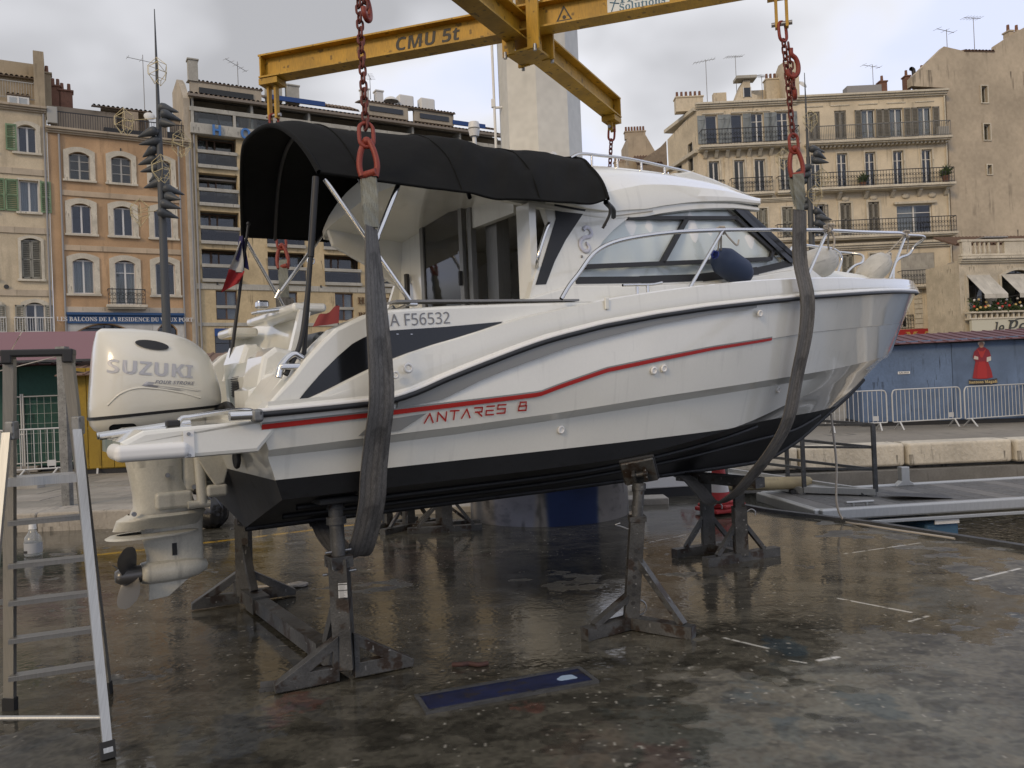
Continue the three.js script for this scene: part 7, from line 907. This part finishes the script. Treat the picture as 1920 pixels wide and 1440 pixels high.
// --- cream apartment house (right)
{
  const b = building('balcony_apartment_house', 'cream apartment house with full width iron balconies on right', 24.15, 55, -1), O = [], W = plaster([0.76, 0.655, 0.485], 0.2);
  const cx = [-2.6, -0.8, 1.12, 3.03, 4.98]; cx.forEach((x, i) => { O.push({ x, y: 17.65, w: i < 2 ? 0.8 : 0.95, h: 2.0, sill: false, net: i > 1 ? [-0.4, 0.4] : null }, { x, y: 14.35, w: 0.72, h: 2.35, style: 'cross', sill: false, sur: 0.1 }); });
  [-2.5, -0.72, 1.2].forEach(x => O.push({ x, y: 11.05, w: 0.75, h: 2.2, sur: 0.14, sill: false })); O.push({ x: 3.98, y: 11.0, w: 2.4, h: 1.95, style: 'cross', sill: false, net: [-0.48, 0.1] }); [-0.72, 1.2].forEach(x => O.push({ x, y: 7.9, w: 0.85, h: 1.8, sur: 0.12 })); O.push({ x: 4.05, y: 7.5, w: 2.3, h: 2.1, style: 'single', sill: false }, { x: 5.15, y: 4.5, w: 0.9, h: 2.0, sur: 0.1 }, { x: 2.9, y: 4.5, w: 0.7, h: 2.0, sur: 0.1 }, { x: 0.6, y: 4.5, w: 0.8, h: 2.0, sur: 0.1 });
  walls(b, [[-3.8, 0], [6.4, 0], [6.4, 20.4], [-3.8, 20.4]], O, W); O.forEach(o => fill(b, o));
  cx.forEach((x, i) => { if (i < 2) { shutter(b, x - 0.2, 17.7, 0.39, 1.9, bm.brownSh, -0.05); shutter(b, x + 0.2, 17.7, 0.39, 1.9, bm.brownSh, -0.05); } else { shutter(b, x - 0.72, 17.65, 0.46, 1.95, bm.brownSh, 0.07); shutter(b, x + 0.72, 17.65, 0.46, 1.95, bm.brownSh, 0.07); } });
  for (const x of [-0.72, 1.2]) { shutter(b, x - 0.18, 11.1, 0.36, 2.1, bm.brownSh, -0.05); shutter(b, x + 0.18, 11.1, 0.36, 2.1, bm.brownSh, -0.05); shutter(b, x - 0.2, 7.95, 0.4, 1.7, bm.greySh, -0.05); shutter(b, x + 0.21, 7.95, 0.4, 1.7, bm.greySh, -0.05); } shutter(b, -2.1, 11.1, 0.36, 2.1, bm.brownSh, 0.06); for (const x of [5.15]) { shutter(b, x - 0.21, 4.5, 0.42, 1.9, bm.greySh, -0.05); shutter(b, x + 0.22, 4.5, 0.42, 1.9, bm.greySh, -0.05); }
  obj('roller_blind', [rb(2.3, 2.1, 0.06, 0.01, 4.05, 8.55, -0.05)], mat([0.44, 0.42, 0.37], 0.85, { map: rep(T.plaster, 0.8) }), b); obj('blind_box', rb(2.9, 0.16, 0.3, 0.02, 3.98, 13.05, 0.1), bm.stone, b); 
  balcony(b, -3.3, 6.35, 17.4, 1.0, bm.ironGrey, false, 0.8); for (let i = 0; i < 34; i++) obj('dentil', bx(0.14, 0.14, 0.3, -3.1 + i * 0.28, 17.1, 0.3), bm.stone, b); balcony(b, -3.4, 6.4, 14.2, 1.0, bm.iron, true, 0.9, 6); balcony(b, -3.4, 6.4, 10.85, 1.05, bm.iron, true, 0.9, 0); balcony(b, 2.6, 6.3, 7.35, 1.0, bm.iron, true, 0.7, 2); railing(b, 4.6, 5.75, 4.4, 0.95, 0.2, bm.iron, true); railing(b, 2.3, 3.5, 4.4, 0.95, 0.2, bm.iron, true);
  cornice(b, -3.8, 6.45, 20.35, bm.stone, 0.45, 0.35); cornice(b, -3.8, 6.45, 10.0, bm.stone, 0.5, 0.4);
  cx.forEach(x => obj('panel_moulding', rb(1.3, 0.09, 0.07, 0.02, x, 20.0, 0.02), bm.stone, b)); for (const x of [-0.72, 1.2, 3.4, 5.2]) obj('carved_shell', new THREE.SphereGeometry(0.28, 12, 8).scale(1, 0.7, 0.4).translate(x, 13.55, 0.05), bm.stone, b);
  for (let i = 0; i < 12; i++) obj('quoin', rb(0.55, 0.3, 0.08, 0.015, 3.95, 3.2 + i * 0.34, 0.03), bm.stone, b);
  obj('air_conditioner', [rb(0.75, 0.62, 0.35, 0.03, 5.9, 17.75, 0.45), new THREE.CylinderGeometry(0.22, 0.22, 0.02, 18).rotateX(Math.PI / 2).translate(5.85, 17.75, 0.63)], bm.frameG, b); pipe(b, 6.3, 0, 20.3, bm.stone);
  tiles(b, -3.7, 6.3, 20.7, 0.15, 21.5, -3, bm.tileBrown); chimney(b, 4.3, 21.0, -1, 0.35, 1.1, 1, bm.brick); chimney(b, 5.4, 21.0, -1, 0.6, 1.4, 1, bm.stone); chimney(b, 2.6, 21.0, -1, 0.5, 0.8, 1, bm.brick); obj('roof_light', rb(2.4, 0.5, 0.8, 0.03, 1.2, 21.3, -1), bm.zinc, b); obj('flue', tube([[4.8, 21.2, -0.9], [4.8, 22.2, -0.9], [4.75, 22.6, -0.9], [4.55, 22.6, -0.8]], 0.14, 20, 8), bm.iron, b); obj('satellite_dish', new THREE.SphereGeometry(0.4, 16, 8, 0, 6.3, 0, 0.9).rotateX(0.9).rotateY(-0.8).translate(6.1, 22.6, -0.8), bm.frameW, b); aerial(b, 2.0, 21.2, -1, 1.9, 4, 0.4);
  const leafG = norm(join([...Array(60)].map((_, i) => { const a = rnd() * 6.28, e = rnd() * 1.4, l = 0.25 + 0.35 * rnd(); return new THREE.ConeGeometry(0.06, l, 4).translate(0, l / 2, 0).rotateZ(e).rotateY(a).translate(0.1 * Math.cos(a), 0.1 * rnd(), 0.1 * Math.sin(a)); }))); for (const [x, y, z, k] of [[0.35, 14.5, 0.5, 1.3], [5.95, 14.7, 0.5, 1.4]]) { const p = part('potted_plant', b); p.position.set(x, y, z); p.scale.setScalar(k); share('leaves', leafG, bm.plant, p); obj('pot', cyl(0.14, 0.18, 0.3, 0, -0.3, 0), bm.brick, p); }
  const sg = part('shop_sign', b); obj('board', bx(3.9, 0.85, 0.15, 4.2, 3.95, 0.2), mat([0.33, 0.02, 0.02], 0.6), sg); obj('lettering', textGeo('M A R', 0.5, 'serif_bold', 0.03, 1.3).translate(4.2, 3.7, 0.28), mat([0.45, 0.28, 0.08], 0.5), sg);
}
// --- blank gable and low restaurant at the right edge, chimneys far behind the roof rail
{
  const b = building('blank_gable_building', 'tall blank beige gable wall with three tiny windows at right edge', 32.9, 55.5, 8), o = [{ x: 0.72, y: 18.0, w: 0.42, h: 1.05 }, { x: 0.78, y: 15.65, w: 0.45, h: 1.0 }, { x: 0.84, y: 13.5, w: 0.32, h: 0.58 }], W = plaster([0.55, 0.46, 0.34], 0.1, T.streak);
  walls(b, [[-1.9, 0], [9, 0], [9, 23], [3.7, 22.8], [3.1, 22.5], [1.75, 21.7], [1.6, 21.2], [-0.6, 21.25], [-1.9, 21.5], [-4.2, 19.5], [-4.2, 19.0], [-1.9, 18.9]], o, W, 0.45, 0, 'wall', 1.2); o.forEach(k => { fill(b, { ...k, style: 'single', frame: bm.frameG, sur: 0.06, sill: false }); });
  b.scale.setScalar(1.11); tiles(b, -0.55, 1.55, 21.25, 0.05, 21.6, -1.2, bm.tile); aerial(b, 0.6, 21.4, -0.5, 2.2, 6, 0.3, 0.2); aerial(b, -1.3, 21.4, -0.5, 1.4, 3, 0.3, 0); for (const x of [3.0, 3.6]) chimney(b, x, 22.3, -0.5, 0.3, 0.4, 1, W);
  const r = building('restaurant_pavilion', 'low carved stone restaurant with two white awnings', 28.2, 47.2, 8), RW = plaster([0.62, 0.55, 0.43], 0.4, T.streak), ro = [{ x: -0.55, y: 4.9, w: 1.25, h: 2.0 }, { x: 2.15, y: 4.9, w: 2.3, h: 2.35, rise: 0.4 }, { x: 5.6, y: 4.9, w: 2.3, h: 2.35, rise: 0.4 }];
  walls(r, [[-1.7, 0], [9, 0], [9, 7.9], [-1.7, 7.9]], ro, RW, 0.38, 0, 'wall', 0.3); obj('side_wall', bx(0.3, 7.8, 2.6, -1.55, 3.9, -1.7), RW, r); ro.forEach(k => fill(r, { ...k, frame: bm.iron, style: 'cross', sur: 0.15 }));
  cornice(r, -1.7, 9, 7.7, bm.stone, 0.4, 0.35); obj('parapet', [rb(10.7, 0.14, 0.3, 0.02, 3.65, 9.0, 0.1), rb(10.7, 0.12, 0.3, 0.02, 3.65, 8.15, 0.1), rb(0.6, 0.8, 0.25, 0.02, -1.3, 8.55, 0.1), rb(2.3, 0.72, 0.2, 0.02, 2.3, 8.55, 0.1)], bm.stone, r); for (const x of [-0.7, -0.4, -0.1, 0.2, 0.8, 4.0, 4.3]) obj('baluster', lathe([[0.05, 0], [0.11, 0.15], [0.06, 0.4], [0.09, 0.6], [0.06, 0.72]], 10).translate(x, 8.2, 0.1), bm.stone, r);
  for (const [x, w] of [[-0.55, 1.5], [2.3, 2.7], [5.9, 2.7]]) { const a = part('awning', r); obj('cloth', grid([[[x - w / 2, 7.0, 0.05], [x + w / 2, 7.0, 0.05]], [[x - w / 2 + 0.3, 5.75, 1.1], [x + w / 2 + 0.3, 5.75, 1.1]], [[x - w / 2 + 0.3, 5.5, 1.1], [x + w / 2 + 0.3, 5.5, 1.1]]], 0.2), mat([0.58, 0.55, 0.48], 0.85, { map: rep(T.plaster, 0.7) }), a); for (const q of [-1, 1]) obj('arm', rod([x + q * w / 2, 5.6, 0], [x + q * w / 2 + 0.3, 5.65, 1.08], 0.025), bm.iron, a); }
  const gar = []; for (let i = 0; i < 700; i++) { const x = -1.5 + rnd() * 8, l = 0.12 + 0.22 * rnd(); gar.push(new THREE.ConeGeometry(0.05, l, 3).rotateZ(rnd() * 6.28).rotateX(rnd() * 3).translate(x, 4.85 + rnd() * 0.75 * (0.6 + 0.4 * Math.sin(x * 3)), 0.3 + 0.4 * rnd())); } const gm = join(gar), third = Math.floor(gm.attributes.position.count / 3 / 3) * 3; obj('garland', gm, bm.plant, r).userData.kind = 'stuff';
  const bl = norm(new THREE.SphereGeometry(0.075, 8, 6)), bc = [mat([0.5, 0.05, 0.04], 0.4), mat([0.55, 0.4, 0.15], 0.4), mat([0.6, 0.58, 0.55], 0.4)]; for (let i = 0; i < 60; i++) share('bauble', bl, bc[i % 3], r).position.set(-1.4 + rnd() * 7, 4.9 + rnd() * 0.6, 0.65 + 0.1 * rnd());
  obj('balustrade', [rb(10.4, 0.1, 0.5, 0.02, 3.6, 4.75, 0.4), ...[...Array(30)].map((_, i) => bx(0.12, 0.3, 0.2, -1.5 + i * 0.35, 4.55, 0.4)), rb(10.4, 0.1, 0.5, 0.02, 3.6, 4.38, 0.4)], bm.stone, r);
  const sg = part('shop_sign', r); obj('board', bx(10.2, 1.15, 0.2, 3.6, 3.75, 0.5), mat([0.5, 0.48, 0.38], 0.6), sg); obj('lettering', [textGeo('le', 0.62, 'serif_regular', 0.04, 0.9, 0.25).translate(0.2, 3.5, 0.61), textGeo('Petit', 0.8, 'serif_regular', 0.04, 1.1, 0.25).translate(2.0, 3.45, 0.61), textGeo('Port', 0.8, 'serif_regular', 0.04, 1.1, 0.25).translate(4.9, 3.45, 0.61), tube([[1.0, 4.0, 0.63], [1.3, 4.25, 0.63], [2.2, 4.27, 0.63], [2.5, 4.05, 0.63], [2.0, 3.95, 0.63]], 0.025, 30, 5)], mat([0.04, 0.04, 0.035], 0.5), sg);
  tiles(r, -1.4, 8.8, 8.9, -0.6, 9.7, -2.6, bm.tile); obj('skylight', rb(1.6, 0.08, 0.8, 0.02, 1.8, 9.45, -1.6), bm.zinc, r);
  const f = building('chimney_house', 'distant cream house with rows of chimney pots behind roof rail', 15.0, 66, 0), FW = plaster([0.5, 0.41, 0.3], 0.3); f.position.x = 10.4;
  walls(f, [[0.0, 0], [2.6, 0], [2.6, 19.8], [1.5, 21.9], [0.0, 21.9]], [], FW, 4); chimney(f, 0.75, 21.9, -1, 1.7, 0.6, 7, FW); obj('gable', ext([[0.5, 0], [2.9, 0], [2.9, 21.0], [2.4, 20.5], [0.5, 19.3]], 0.5).translate(0, 0, 0.8), plaster([0.3, 0.24, 0.18], 0.9, T.streak), f); obj('side_block', [bx(1.2, 19.2, 2, -0.75, 9.6, 0)], FW, f); chimney(f, -0.8, 19.2, 0.2, 0.9, 0.5, 4, FW); tiles(f, 0.4, 2.5, 19.2, 1.4, 20.6, -0.6, bm.tile);
}
renderer.render(scene, camera);
